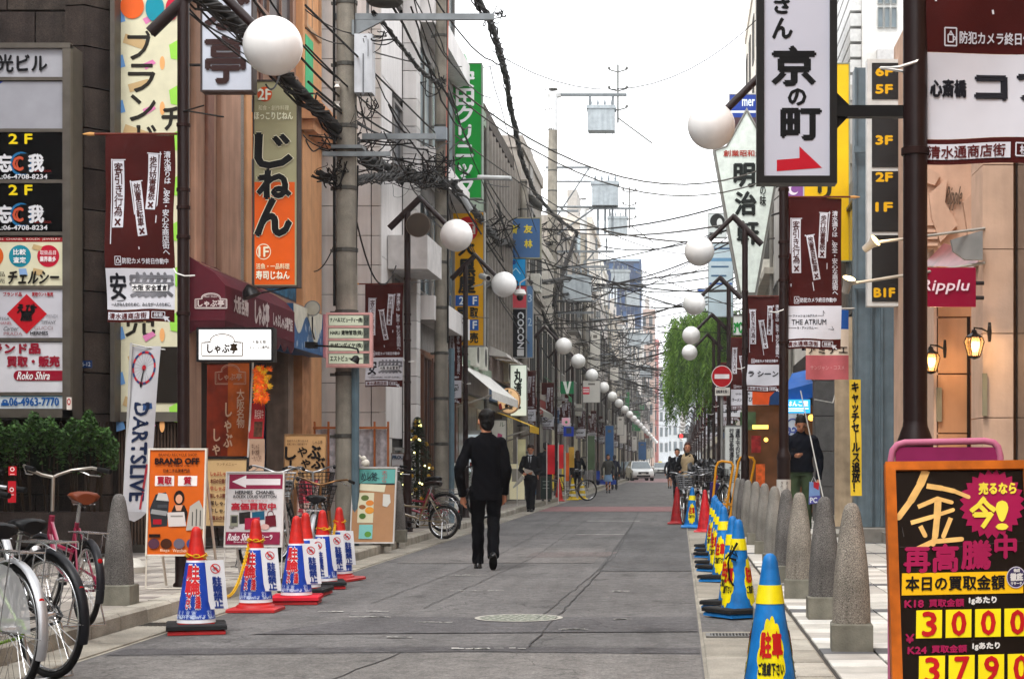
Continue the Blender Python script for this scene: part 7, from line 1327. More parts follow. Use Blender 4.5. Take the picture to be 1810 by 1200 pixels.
# pale notices on lamp post and litter bags
sign('small pale board beside the fir with lights', 'board', 30, (700, 792, 720, 830), [], face='#b0b2ae', frame='#7a6a58', depth=.04, fw=.6)
xt = root('christmas_tree', 'small dark fir with warm lights and gold baubles behind the second lamp post', 'tree', W(738, 905, 29)); mb = MB(); q = random.Random(4)
for k in range(4200):
    t = q.random(); rr = .46 * t ** .8 * math.sqrt(q.random()); a = q.uniform(0, 2 * PI); c = Vector((W(738, 0, 29).x + rr * math.cos(a), 29 + rr * math.sin(a), 1.95 - 1.55 * t)); d_ = Vector((math.cos(a), math.sin(a), -.3)) * .08; n_ = Vector((-math.sin(a), math.cos(a), 0)) * .016; mb.add([c - n_, c + d_, c + n_], [(0, 1, 2)])
P(xt, 'crown', M('#26351f', rough=.7, var=.4), mb, kind='stuff'); P(xt, 'trunk', M('#3a2c20'), MB().tube([(W(738, 0, 29).x, 29, .12), (W(738, 0, 29).x, 29, 1.6)], .03, 6)); lt = MB(); bl2 = MB()
for k in range(46): t = q.random(); a = q.uniform(PI, 2 * PI); rr = .4 * t ** .8; (lt if k % 3 else bl2).ball((W(738, 0, 29).x + rr * math.cos(a), 29 + rr * math.sin(a), 1.95 - 1.5 * t), .016 if k % 3 else .035, 6, 4)
P(xt, 'fairy_lights', M('#ffd890', emit=3), lt, kind='stuff'); P(xt, 'bauble', M('#c9a040', metal=.6, rough=.3), bl2, kind='stuff')
for (px, c, e) in ((756, '#d88a5a', .35), (763, '#b9bab8', .1), (770, '#c8372c', .2)): P(root('lit_display_strip', {756: 'warm lit vertical display strip in the shop doorway', 763: 'pale display post in the shop doorway', 770: 'red lit vertical strip in the shop doorway'}[px], 'display', W(px, 860, 33)), 'strip', M(c, emit=e), MB().slab(front(33), px - 3, 722, px + 3, 850, -.05, 0))
sign('dark chalk board standing beside the red cone across the street', 'board', 48, (955, 842, 975, 882), [('r', 959, 850, 971, 851, '#8a9a90'), ('r', 960, 856, 970, 857, '#8a9a90'), ('r', 959, 862, 971, 863, '#8a9a90')], face='#2c3a36', frame='#5a5048', depth=.04, fw=.6, name='chalk_board')

# ---------------------------------------------------------------- clutter on the left pavement
q = random.Random(31)
def potted(x, y, h, lab):
    r = root('potted_plant', lab, 'potted plant', (x, y, .12), group='potted plants on the left pavement'); P(r, 'pot', M(q.choice(['#7a4a34', '#5a5a58', '#8d8a84']), rough=.8, var=.2), MB().lathe([(.0, .12), (.1, .12), (.14, .36), (.15, .37), (.12, .36)], c=(x, y, 0), n=14), 40); mb = MB()
    for k in range(260): a = q.uniform(0, 6.3); rr = abs(q.gauss(0, .13)); p = Vector((x + rr * math.cos(a), y + rr * math.sin(a), .4 + q.random() * h)); e = Vector((math.cos(a), math.sin(a), q.uniform(-.3, .8))) * .05; n_ = Vector((-e.y, e.x, 0)) * .35; mb.add([p, p + e * .5 + n_, p + e, p + e * .5 - n_], [(0, 1, 2, 3)])
    P(r, 'leaves', M('#3f5f30', rough=.6, var=.4, scale=15), mb, kind='stuff')
for i, (x, y, h) in enumerate(((-4.65, 29.5, .7), (-4.6, 38.2, .6), (-4.7, 45.5, .9), (-4.6, 53, .6), (-4.7, 61, .8))): potted(x, y, h, 'bushy green potted plant by the left shop fronts, %s from the front' % ordn(i))
r = root('vending_machine', 'white drinks vending machine against the left shop fronts', 'vending machine', (-4.55, 40.6, .12)); P(r, 'cabinet', M('#b9bab8', rough=.4, var=.05), MB().box(-4.9, -4.2, 40.2, 41.2, .12, 1.95)); P(r, 'display_window', M('#cfd8dc', rough=.2, emit=.25), MB().box(-4.82, -4.28, 40.16, 40.19, 1.0, 1.85)); P(r, 'red_side', M('#a8262c', rough=.4), MB().box(-4.19, -4.17, 40.3, 41.1, .3, 1.85)); cb_ = MB()
for j in range(3):
    for i in range(7): cb_.box(-4.79 + i * .075, -4.745 + i * .075, 40.14, 40.16, 1.08 + j * .26, 1.22 + j * .26)
P(r, 'drink_can', M('#7a3a34', var=.6, scale=12), cb_, kind='stuff'); P(r, 'slot', M('#2a2a2a'), MB().box(-4.75, -4.4, 40.17, 40.19, .3, .5))
for i, (y, c, t_) in enumerate(((34.6, '#cfcdc4', '営業中'), (42.6, '#b9342e', '定食'), (48.2, '#e0d8b8', '珈琲'), (56.4, '#3a6a8a', '美容室'), (64.5, '#c8b23a', '薬'))):
    s_ = F / y; px = CX - 4.45 * s_; py = HY - (1.2 - CH) * s_; sign('small %s standing sign on the left pavement, %s from the front' % ({'#cfcdc4': 'grey', '#b9342e': 'red', '#e0d8b8': 'cream', '#3a6a8a': 'blue', '#c8b23a': 'yellow'}[c], ordn(i)), 'sign', y, (px - .22 * s_, py, px + .22 * s_, py + 1.0 * s_), [('r', px - .14 * s_, py + .15 * s_, px + .14 * s_, py + .5 * s_, '#8d8a80')], face=c, frame='#6d6a66', depth=.16, fw=.8, name='standing_sign', emit=.12)
# ---------------------------------------------------------------- bicycles (x forward, wheels on z = 0)
CHR = M('#b9babb', metal=.9, rough=.25, var=.05); RUB = M('#1b1b1c', rough=.75); 
def bicycle(lab, loc, rz, frame='#22242a', fend='#a9aaac', saddle='#17181a', basket=None, R=.33, wb=1.08, rack=True, tilt=0, tyre='#1d1d1e', grp='parked bicycles', hb='#a8a9ab', guard=None, steer=.25, det=1):
    r = root('bicycle', lab, 'bicycle', loc, group=grp, local=True); r.rotation_euler = (tilt, 0, rz); FM = M(frame, rough=.3, var=.06, spec=.6, coat=.4); h = wb / 2; Rz = .33 / R
    def wheel(x, st):
        T4 = Matrix.Translation((x, 0, R)) @ Matrix.Rotation(st, 4, 'Z'); nm = 'wheel'
        w_ = P(r, nm, M(tyre, rough=.8), MB().ring((0, 0, 0), R - .017, .018, n=40, m=8).xf(T4), 60)
        P(w_, 'rim', CHR, MB().ring((0, 0, 0), R - .045, .011, n=40, m=6).xf(T4), 60)
        sp = MB(); n = 28 if det else 14
        for k in range(n): a = 2 * PI * k / n; a2 = a + (.5 if k % 2 else -.5); s_ = .025 if k % 4 < 2 else -.025; sp.tube([(.02 * math.cos(a2), s_, .02 * math.sin(a2)), ((R - .05) * math.cos(a), 0, (R - .05) * math.sin(a))], .0014, 3, cap=False)
        P(w_, 'spoke', CHR, sp.xf(T4), kind='stuff'); P(w_, 'hub', CHR, MB().tube([(0, -.05, 0), (0, .05, 0)], .02, 8).xf(T4))
        fe = MB(); m = 18; a0, a1 = (.15 * PI, 1.12 * PI) if x < 0 else (.3 * PI, 1.05 * PI)
        V = []; 
        for i in range(m + 1):
            a = a0 + (a1 - a0) * i / m
            for q, dr in ((-.026, -.008), (-.016, .004), (0, .008), (.016, .004), (.026, -.008)): V.append(Vector(((R + .018 + dr) * math.cos(a), q, (R + .018 + dr) * math.sin(a))))
        fe.add(V, [(i * 5 + j, i * 5 + j + 1, (i + 1) * 5 + j + 1, (i + 1) * 5 + j) for i in range(m) for j in range(4)])
        st_ = MB().tube([(0, .045, 0), ((R + .02) * math.cos(a1 - .3), .02, (R + .02) * math.sin(a1 - .3))], .003, 4).tube([(0, -.045, 0), ((R + .02) * math.cos(a1 - .3), -.02, (R + .02) * math.sin(a1 - .3))], .003, 4)
        P(r, 'mudguard', M(fend, metal=.6 if fend.startswith('#a') else 0, rough=.35), fe.xf(T4), 60); P(r, 'mudguard_stay', CHR, st_.xf(T4))
    wheel(-h, 0); wheel(h, steer)
    bb_, seat, head = Vector((-.1, 0, .28)), Vector((-.26, 0, .66)), Vector((h - .2, 0, .72)); hl = head + Vector((.035, 0, -.16)); ax = Vector((-h, 0, R))
    f = MB().tube([bb_, seat], .015, 8).tube([head + Vector((0, 0, -.03)), hl], .02, 8).tube([hl, hl + Vector((-.2, 0, -.2)), bb_ + Vector((.05, 0, .03)), bb_], .019, 8).tube([head + Vector((.01, 0, -.07)), hl + Vector((-.2, 0, -.07)), seat + Vector((.03, 0, -.2))], .015, 8)
    for s_ in (-1, 1): f.tube([bb_ + Vector((0, .02 * s_, 0)), ax + Vector((0, .055 * s_, 0))], .009, 6).tube([seat + Vector((0, .015 * s_, -.04)), ax + Vector((0, .055 * s_, 0))], .008, 6)
    P(r, 'frame', FM, f, 60); F4 = Matrix.Translation((h, 0, R)) @ Matrix.Rotation(steer, 4, 'Z') @ Matrix.Translation((-h, 0, -R))
    fk = MB(); 
    for s_ in (-1, 1): fk.tube([(h, .05 * s_, R), (h - .04, .045 * s_, R + .15), (h - .13, .03 * s_, R + .2)], .009, 6)
    fk.tube([(h - .13, .03, R + .2), (h - .13, -.03, R + .2)], .012, 6); P(r, 'fork', CHR, fk.xf(F4), 60)
    sb = Vector((h - .2, 0, .95)); hbm = MB().tube([head, sb], .013, 8)
    for s_ in (-1, 1): hbm.tube([sb, sb + Vector((.05, .06 * s_, .015)), sb + Vector((.04, .16 * s_, .05)), sb + Vector((-.06, .25 * s_, .07)), sb + Vector((-.2, .275 * s_, .05))], .011, 8)
    H_ = P(r, 'handlebar', M(hb, metal=.8, rough=.3), hbm.xf(Matrix.Translation((h - .2, 0, 0)) @ Matrix.Rotation(steer, 4, 'Z') @ Matrix.Translation((.2 - h, 0, 0))), 60); S4 = Matrix.Translation((h - .2, 0, 0)) @ Matrix.Rotation(steer, 4, 'Z') @ Matrix.Translation((.2 - h, 0, 0))
    for s_ in (-1, 1):
        P(H_, 'grip', RUB, MB().tube([sb + Vector((-.12, .265 * s_, .06)), sb + Vector((-.24, .28 * s_, .045))], .017, 8).xf(S4), 60); P(H_, 'brake_lever', CHR, MB().tube([sb + Vector((.02, .2 * s_, .05)), sb + Vector((-.06, .235 * s_, .02)), sb + Vector((-.17, .25 * s_, .015))], .005, 5).xf(S4))
        P(r, 'brake_cable', RUB, MB().tube([sb + Vector((.0, .2 * s_, .05)), sb + Vector((.1, .1 * s_, .04)), sb + Vector((.08, .03 * s_, -.08)), sb + Vector((.02, .01, -.28))], .003, 4), 60)
    P(r, 'seat_post', CHR, MB().tube([seat, seat + Vector((-.045, 0, .14))], .012, 8)); sp = seat + Vector((-.05, 0, .16)); sd = MB(); V = []
    secs = [(-.13, .055, .0), (-.12, .09, .01), (-.06, .105, .016), (0, .075, .012), (.07, .03, .006), (.13, .02, -.006), (.145, .006, -.012)]
    for x, w_, z in secs: V += [sp + Vector((x, w_ * math.cos(k * PI / 5), z + (.028 if k <= 5 else .045) * math.sin(k * PI / 5))) for k in range(10)]
    sd.add(V, [(i * 10 + k, i * 10 + (k + 1) % 10, (i + 1) * 10 + (k + 1) % 10, (i + 1) * 10 + k) for i in range(6) for k in range(10)] + [tuple(range(10)), tuple(60 + k for k in range(10))])
    P(r, 'saddle', M(saddle, rough=.4, var=.1), sd, 60); P(r, 'saddle_spring', CHR, MB().ring(sp + Vector((-.08, .05, -.04)), .018, .004, 'z', 10, 4).ring(sp + Vector((-.08, -.05, -.04)), .018, .004, 'z', 10, 4).tube([sp + Vector((-.1, 0, -.06)), sp + Vector((.08, 0, -.03))], .006, 5))
    if rack:
        z = R * 2 + .06; k_ = MB()
        for y in (-.06, 0, .06): k_.tube([(-h - .2, y, z), (-h + .2, y, z)], .005, 5)
        for x in (-h - .2, -h - .05, -h + .1, -h + .2): k_.tube([(x, -.065, z), (x, .065, z)], .005, 5)
        for s_ in (-1, 1): k_.tube([(-h - .1, .062 * s_, z), (-h, .06 * s_, R)], .004, 5).tube([(-h - .2, .065 * s_, z), (-h - .2, .065 * s_, z - .04), (-h - .05, .065 * s_, z)], .004, 4)
        P(r, 'rear_rack', CHR, k_)
    P(r, 'rear_reflector', M('#b01c20', rough=.2), MB().lathe([(0, .01), (.014, .007), (.015, 0)], n=12, M4=Matrix.Rotation(-PI / 2, 4, 'Y'), c=(-h - R * .93, 0, R + .16)))
    cg = MB().ring((bb_.x, -.05, bb_.z), .08, .008, n=24, m=6).tube([bb_ + Vector((0, -.06, 0)), bb_ + Vector((0, .06, 0))], .016, 8); P(r, 'chain_ring', CHR, cg, 60)
    P(r, 'chain_case', M(frame if det else '#2a2a2a', rough=.4), MB().tube([bb_ + Vector((.08, -.05, .06)), bb_ + Vector((-.1, -.05, .075)), (-h, -.05, R + .045), (-h - .045, -.05, R), (-h, -.05, R - .04), bb_ + Vector((0, -.05, -.08))], .009, 5, cap=True), 60)
    for s_ in (-1, 1):
        c = P(r, 'crank', CHR, MB().tube([bb_ + Vector((0, .07 * s_, 0)), bb_ + Vector((.1 * s_, .075 * s_, -.13 * s_))], .009, 6)); P(c, 'pedal', RUB, MB().box(bb_.x + .1 * s_ - .045, bb_.x + .1 * s_ + .045, min(.08 * s_, .17 * s_), max(.08 * s_, .17 * s_), bb_.z - .13 * s_ - .012, bb_.z - .13 * s_ + .012))
    P(r, 'kick_stand', CHR, MB().tube([(-h, .06, R), (-h - .02, .12, .01), (-h - .02, .17, .005)], .008, 6).tube([(-h, -.06, R), (-h - .02, -.12, .01), (-h - .02, .12, .005)], .008, 6))
    P(r, 'head_lamp', M('#c9c9c9', metal=.7, rough=.3), MB().lathe([(0, .03), (.03, .02), (.035, -.03), (.01, -.05)], n=12, M4=Matrix.Rotation(PI / 2, 4, 'Y'), c=(h - .08, .07, R + .18)), 50)
    if guard: P(r, 'skirt_guard', M(guard, rough=.4, alpha=.5), MB().poly(lambda u, v, o=0: Vector((-h + u, .06, R + v)), [(R * math.cos(t * PI / 10), R * math.sin(t * PI / 10)) for t in range(2, 11)] + [(-.02, .0)]))
    if basket:
        x0, x1 = h - .12, h + .2; k_ = MB(); z0, z1 = .70, .95; 
        if basket == 'brown': P(r, 'basket', M('#4a2c1e', rough=.8, var=.3, scale=40, bump=.8, bscale=120), MB().add([(x0 + .03, -.13, z0), (x1 - .05, -.13, z0), (x1 - .05, .13, z0), (x0 + .03, .13, z0), (x0, -.18, z1), (x1, -.18, z1), (x1, .18, z1), (x0, .18, z1)], [(0, 3, 2, 1), (0, 1, 5, 4), (1, 2, 6, 5), (2, 3, 7, 6), (3, 0, 4, 7)]).xf(S4)); P(r, 'basket_rim', M('#33201a'), MB().tube([(x0, -.18, z1), (x1, -.18, z1), (x1, .18, z1), (x0, .18, z1), (x0, -.18, z1)], .01, 6).xf(S4))
        else:
            for i in range(7):
                t = i / 6; zz = z0 + (z1 - z0) * t; e = .03 * (1 - t); ye = .13 + .05 * t; k_.tube([(x0 + e, -ye, zz), (x1 - e * 1.6, -ye, zz), (x1 - e * 1.6, ye, zz), (x0 + e, ye, zz), (x0 + e, -ye, zz)], .003 if i < 6 else .006, 4)
            for i in range(9):
                t = i / 8; xx = x0 + .03 + (x1 - x0 - .08) * t; xt = x0 + (x1 - x0) * t
                for s_ in (-1, 1): k_.tube([(xx, 0, z0), (xx, .13 * s_, z0), (xt, .18 * s_, z1)], .0028, 4)
                y_ = -.13 + .26 * t; k_.tube([(x0 + .03, y_, z0), (x0, y_ * 1.38, z1)], .0028, 4).tube([(x1 - .05, y_, z0), (x1, y_ * 1.38, z1)], .0028, 4)
            P(r, 'basket', M('#8f9092' if basket == 'wire' else '#2a2a2c', metal=.7, rough=.4), k_.xf(S4))
    return r
g1_ = 'bicycles parked at the left foreground'
bicycle('nearest bicycle at the lower left, silver mudguard and lime green frame', (-3.74, 9.12, .0), 2.38, '#7ea32a', '#a9aaac', '#1a1b1d', None, .33, 1.12, True, .03, grp=g1_, guard='#b9babb')
bicycle('black city bicycle with a big rear wheel at the lower left', (-3.82, 9.80, .0), 2.46, '#1d1e22', '#232428', '#141517', None, .34, 1.12, True, -.03, grp=g1_)
o = bicycle('small maroon bicycle with a tan leather saddle behind the black one', (-4.08, 11.6, .12), 2.2, '#8a1740', '#2a2a2e', '#6e3a24', None, .27, .98, True, .03, grp=g1_, hb='#aaa49c')
bicycle('dark bicycle mostly out of frame at the left edge, black saddle showing', (-4.5, 10.9, .12), 2.3, '#2c2c30', '#a9aaac', '#141416', None, .33, 1.1, False, .04, grp=g1_)
for (px, py, Y, c, lab) in ((22, 832, 9.6, '#b8202c', 'red paper tag tied round a handlebar at the left edge'), (21, 868, 9.6, '#b0202c', 'red hanging tag below the handlebar tag at the left edge')):
    r = root('paper_tag', lab, 'tag', W(px, py, Y)); P(r, 'tag', M(c, rough=.6), MB().slab(front(Y), px - 7, py - (8 if py < 850 else 18), px + 7, py + (8 if py < 850 else 20), -.004, .0)); P(r, 'printed_mark', M('#dccfce'), MB().disc(front(Y), px, py - 3, 4, 4, .003, 14, .6).line(front(Y), [(px - 4, py + 6), (px + 4, py + 6)], 1, .003))
g2_ = 'bicycles parked among the left signboards'
bicycle('bicycle seen end on at the gutter, silver rear mudguard with a red reflector', (-3.62, 17.35, .0), 1.72, '#2a2422', '#a9aaac', '#141416', 'black', .33, 1.12, True, .06, grp=g2_, hb='#8a6a4a')
bicycle('bicycle with a brown saddle behind the white arrow board', (-4.3, 18.2, .12), 1.5, '#3a2a28', '#a9aaac', '#5a2c20', 'wire', .33, 1.1, True, .03, grp=g2_)
bicycle('dark bicycle with a black wire basket before the beige poster', (-4.15, 19.3, .12), 1.35, '#222226', '#a9aaac', '#1a1a1c', 'black', .33, 1.1, True, -.03, grp=g2_)
bicycle('folding bicycle with a brown basket, parked across the left pavement', (-3.95, 26.0, .06), 2.85, '#7a6a4e', '#2a2a2c', '#2a1e1a', 'brown', .25, 1.0, True, .05, grp='bicycles by the second lamp post', tyre='#2a2826')
bicycle('second bicycle behind the one with the brown basket', (-4.1, 27.2, .12), 2.75, '#8a1e3c', '#2a2a2c', '#1a1a1c', None, .3, 1.05, True, .03, grp='bicycles by the second lamp post')
bicycle('dark bicycle by the pavement edge beyond the walking man', (-4.3, 33.5, .12), .35, '#24262c', '#2a2a2c', '#1a1a1c', 'wire', .33, 1.1, False, 0, grp='bicycles by the second lamp post', det=0)
bicycle('bicycle parked broadside behind the yellow striped cones', (-3.55, 57, .0), .15, '#5a4638', '#6a6660', '#1a1a1c', 'wire', .34, 1.15, False, .0, grp='bicycles far down the left side', det=0)
g3_ = 'bicycles parked at the head of the right cone row'
for k, (px, Y, rz, c, bk, lab) in enumerate(((1214, 34.2, 1.45, '#8f8a82', 'wire', 'leftmost bicycle behind the two red cones on the right'), (1232, 34.0, 1.6, '#7a2020', 'black', 'red framed bicycle behind the blue and yellow cone'), (1254, 34.6, 1.4, '#1e1e22', 'wire', 'black bicycle heaped in the middle of the right cluster'), (1276, 34.4, 1.65, '#2a2c30', 'black', 'dark bicycle near the yellow hoops'), (1296, 35.0, 1.5, '#3a3a44', 'wire', 'rightmost bicycle behind the yellow hoops'))):
    bicycle(lab, ((px - CX) * Y / F, Y, 0 if px < 1250 else .12), rz + PI, c, '#a9aaac', '#1a1a1c', bk, .33, 1.08, True, .02 * (-1) ** k, grp=g3_, det=0)
r = root('cloth_bundle', 'crumpled dark and silver covers heaped on the parked bicycles', 'cover', W(1245, 835, 34.3)); q = random.Random(8); V = []; n = 22
cb_ = MB().rect(lambda u, v, o=0: W(u, 822 + v * 22 + q.uniform(-4, 4) - 10 * math.sin((u - 1215) / 75 * PI), 34.5 - v * .5 - q.uniform(0, .15)), 1215, 0, 1290, 1, 0, 22, 5); P(r, 'cloth', M('#2c2c2e', rough=.3, var=.5, scale=8), cb_)
r = root('folded_umbrella', 'purple and blue folded umbrella stuck among the right bicycles', 'umbrella', W(1262, 885, 33)); P(r, 'canopy', M('#3a2a6a', rough=.6, var=.3, scale=20), MB().lathe([(.01, 0), (.05, .1), (.09, .3), (.1, .34), (.02, .36)], n=10, M4=Matrix.Rotation(.25, 4, 'Y'), c=W(1256, 885, 33)), 0); P(r, 'shaft', M('#b01c40'), MB().tube([W(1256, 885, 33), W(1268, 840, 33)], .01, 5))
# ---------------------------------------------------------------- people (local y = the way they face)
def fuse(mb, vox, sm=2):
    me = bpy.data.meshes.new('t'); me.from_pydata([tuple(v) for v in mb.v], [], mb.f); o = bpy.data.objects.new('t', me); COL.objects.link(o)
    bm = bmesh.new(); bm.from_mesh(me); bmesh.ops.recalc_face_normals(bm, faces=bm.faces); bm.to_mesh(me); bm.free()
    m = o.modifiers.new('r', 'REMESH'); m.mode = 'VOXEL'; m.voxel_size = vox; s = o.modifiers.new('s', 'SMOOTH'); s.iterations = sm; s.factor = .5
    e = o.evaluated_get(bpy.context.evaluated_depsgraph_get()); e2 = e.to_mesh(); r = MB(); r.add([v.co.copy() for v in e2.vertices], [tuple(p.vertices) for p in e2.polygons]); e.to_mesh_clear(); bpy.data.objects.remove(o); bpy.data.meshes.remove(me); return r
def loft(mb, secs, n=20):        # (x, y, z, rx, ry)
    V = [Vector((x + rx * math.copysign(abs(math.cos(a)) ** .85, math.cos(a)), y + ry * math.copysign(abs(math.sin(a)) ** .85, math.sin(a)), z)) for x, y, z, rx, ry in secs for a in [2 * PI * k / n for k in range(n)]]; m = len(secs)
    return mb.add(V, [(i * n + k, i * n + (k + 1) % n, (i + 1) * n + (k + 1) % n, (i + 1) * n + k) for i in range(m - 1) for k in range(n)] + [tuple(range(n))[::-1], tuple((m - 1) * n + k for k in range(n))])
def limb(mb, a, b, c, r, n=12):
    a, b, c = Vector(a), Vector(b), Vector(c); pts = [a, a.lerp(b, .35), a.lerp(b, .75), b, b.lerp(c, .3), b.lerp(c, .7), c]; return mb.tube(pts, r, n)
def person(label, loc, rz, H=1.72, lh=(-.25, .05, .78), rh=(.25, .05, .78), le=(-.28, -.04, 1.1), re=(.28, -.04, 1.1), lf=(-.09, .1), rf=(.09, -.1), rlift=0, llift=0, top='#15181f', hem=.80, legs='#14161c', shoe='#0e0e10', hair='#17120f', hairlen=0, skin='#b98468', nod=0, turn=0, vox=.011,
           shirt=None, tie=None, sleeve=None, vest=None, skirt=None, slim=1.0, socks=None, lean=0, grip=None):
    k = H / 1.75; r = root('person', label, 'person', loc, local=True); r.rotation_euler.z = rz; r.scale = (k, k, k); V_ = Vector
    SK = M(skin, rough=.5, var=.05, spec=.3)
    ls, rs = V_((-.168 * slim, 0, 1.415)), V_((.168 * slim, 0, 1.415)); lh, rh, le, re = map(V_, (lh, rh, le, re)); ly = lean
    la, ra = V_((lf[0], lf[1], .09 + llift)), V_((rf[0], rf[1], .09 + rlift)); lhip, rhip = V_((-.09, 0, .90)), V_((.09, 0, .90))
    def knee(hp, an, lift): m_ = (hp + an) / 2; return m_ + V_((0, .05 + lift * .5, .02))
    lk, rk = knee(lhip, la, llift), knee(rhip, ra, rlift)
    # body
    b = MB(); hc = V_((0, .012 + ly, 1.628)); HR = Matrix.Rotation(turn, 4, 'Z') @ Matrix.Rotation(-nod, 4, 'X') @ Matrix.Scale(1.1, 4)
    hx = lambda x, y, z: hc + (HR @ V_((x, y, z))) + V_((0, nod * .06, -nod * .02))
    b.ball(hx(0, -.008, .02), 1, 20, 14, (.074, .092, .10), HR).ball(hx(0, .022, -.05), 1, 16, 10, (.056, .066, .062), HR).ball(hx(0, .04, -.075), 1, 12, 8, (.034, .038, .032), HR)
    b.ball(hx(0, .088, -.018), 1, 8, 6, (.012, .016, .02), HR).ball(hx(0, .078, .008), 1, 8, 6, (.03, .012, .01), HR).ball(hx(-.076, 0, -.01), 1, 8, 6, (.01, .018, .03), HR).ball(hx(.076, 0, -.01), 1, 8, 6, (.01, .018, .03), HR)
    b.tube([hx(0, -.012, -.05), V_((0, -.008 + ly, 1.5)), V_((0, -.01, 1.40))], [.05, .052, .07], 14)
    loft(b, [(0, 0, .86, .13, .09), (0, 0, .95, .135, .095), (0, 0, 1.08, .115, .085), (0, 0, 1.25, .145, .095), (0, -.005, 1.38, .155, .09), (0, -.008, 1.44, .09, .065)])
    limb(b, ls, le, lh, [.05, .046, .04, .036, .036, .03, .024]); limb(b, rs, re, rh, [.05, .046, .04, .036, .036, .03, .024])
    limb(b, lhip, lk, la, [.075, .07, .055, .05, .052, .042, .034]); limb(b, rhip, rk, ra, [.075, .07, .055, .05, .052, .042, .034])
    for h, e in ((lh, le), (rh, re)):
        d_ = (h - e).normalized(); sd = V_((0, 1, 0)) if abs(d_.y) < .8 else V_((1, 0, 0)); sd = (sd - d_ * sd.dot(d_)).normalized(); nn = d_.cross(sd); s_ = -1 if h.x < 0 else 1
        inn = nn if nn.x * s_ < 0 else -nn
        b.tube([h - d_ * .01, h + d_ * .03, h + d_ * .075, h + d_ * .09], [.024, .032, .036, .03], 10)
        for i, L_ in enumerate((.062, .075, .07, .055)):
            o = h + d_ * .085 + sd * (.030 - .02 * i); b.tube([o, o + d_ * L_ * .5 + inn * .008, o + d_ * L_ * .8 + inn * .028], [.0105, .0098, .0082], 6)
        b.tube([h + d_ * .02 + sd * .025, h + d_ * .055 + sd * .05 + inn * .012, h + d_ * .085 + sd * .052 + inn * .025], [.013, .0115, .009], 6)
    P(r, 'body', SK, fuse(b, vox * .62, 2), 60)
    for s_ in (-1, 1):
        P(r, 'eye', M('#1a1412', rough=.2), MB().ball(hx(.031 * s_, .083, .002), .008, 8, 6)); P(r, 'eyebrow', M(hair), MB().tube([hx(.015 * s_, .09, .022), hx(.034 * s_, .087, .026), hx(.048 * s_, .078, .02)], .004, 5))
    P(r, 'mouth', M('#8a4a42'), MB().tube([hx(-.02, .083, -.055), hx(0, .09, -.053), hx(.02, .083, -.055)], .004, 5))
    hb_ = MB().ball(hx(0, -.016, .042), 1, 20, 14, (.077, .094, .086), HR).ball(hx(0, -.036, -.012), 1, 16, 10, (.073, .072, .085), HR).ball(hx(0, -.045, -.055), 1, 12, 8, (.055, .05, .05), HR).ball(hx(-.06, -.005, .03), 1, 10, 8, (.018, .05, .045), HR).ball(hx(.06, -.005, .03), 1, 10, 8, (.018, .05, .045), HR)
    if hairlen: hb_.tube([hx(0, -.05, -.02), hx(0, -.065, -.1), hx(0, -.06, -.06 - hairlen)], [.085, .085, .06], 14).tube([hx(-.07, 0, 0), hx(-.078, .01, -.06 - hairlen * .7)], [.03, .02], 8).tube([hx(.07, 0, 0), hx(.078, .01, -.06 - hairlen * .7)], [.03, .02], 8)
    qq = random.Random(len(label)); 
    for i in range(26): a = qq.uniform(0, 6.3); z = qq.uniform(-.03, .09); hb_.ball(hx(.062 * math.cos(a), -.03 + .07 * math.sin(a) * (1 if math.sin(a) < 0 else .6), z), qq.uniform(.014, .024), 6, 4)
    P(r, 'hair', M(hair, rough=.5, bump=.5, bscale=220, var=.2, scale=30), fuse(hb_, vox * .62, 1), 60)
    # clothing
    JM = lambda c: M(c, rough=.85, var=.12, scale=5, bump=.25, bscale=28, spec=.06)
    j = MB(); w_ = slim
    loft(j, [(0, 0, hem, .178 * w_, .135), (0, 0, hem + .05, .176 * w_, .132), (0, 0, .98, .165 * w_, .12), (0, 0, 1.1, .158 * w_, .116), (0, 0, 1.25, .182 * w_, .125), (0, -.005, 1.36, .195 * w_, .118), (0, -.008, 1.425, .168 * w_, .09), (0, -.01, 1.465, .10, .075), (0, -.01, 1.49, .068, .06)] if hem < .95 else [(0, 0, hem, .16 * w_, .12), (0, 0, 1.1, .155 * w_, .115), (0, 0, 1.25, .178 * w_, .122), (0, -.005, 1.36, .19 * w_, .115), (0, -.008, 1.425, .16 * w_, .088), (0, -.01, 1.48, .07, .06)])
    sr = [.070, .067, .062, .06, .057, .051, .048]
    sl = MB()
    for s0, e, h in ((ls, le, lh), (rs, re, rh)): limb(j if not sleeve else sl, s0 + V_((0, 0, -.015)), e, h - (h - e) * .02, sr); (j if not sleeve else sl).ball(s0 + V_((.0, 0, -.025)), .068, 12, 8)
    jm = fuse(j, vox, 3)
    for v in jm.v:                                             # folds in the cloth
        v += V_((0, 1, 0)) * .005 * math.sin(v.z * 38 + v.x * 22) * math.sin(v.x * 30 + v.z * 9) + V_((.004 * math.sin(v.z * 31 + v.y * 20), 0, 0))
    P(r, 'vest' if sleeve else 'jacket', JM(top), jm, 60)
    if sleeve: P(r, 'sweater', JM(sleeve), fuse(loft(sl, [(0, 0, .92, .15, .11), (0, 0, 1.2, .155, .11), (0, 0, 1.40, .15, .09), (0, 0, 1.5, .06, .058)]), vox, 3), 60)
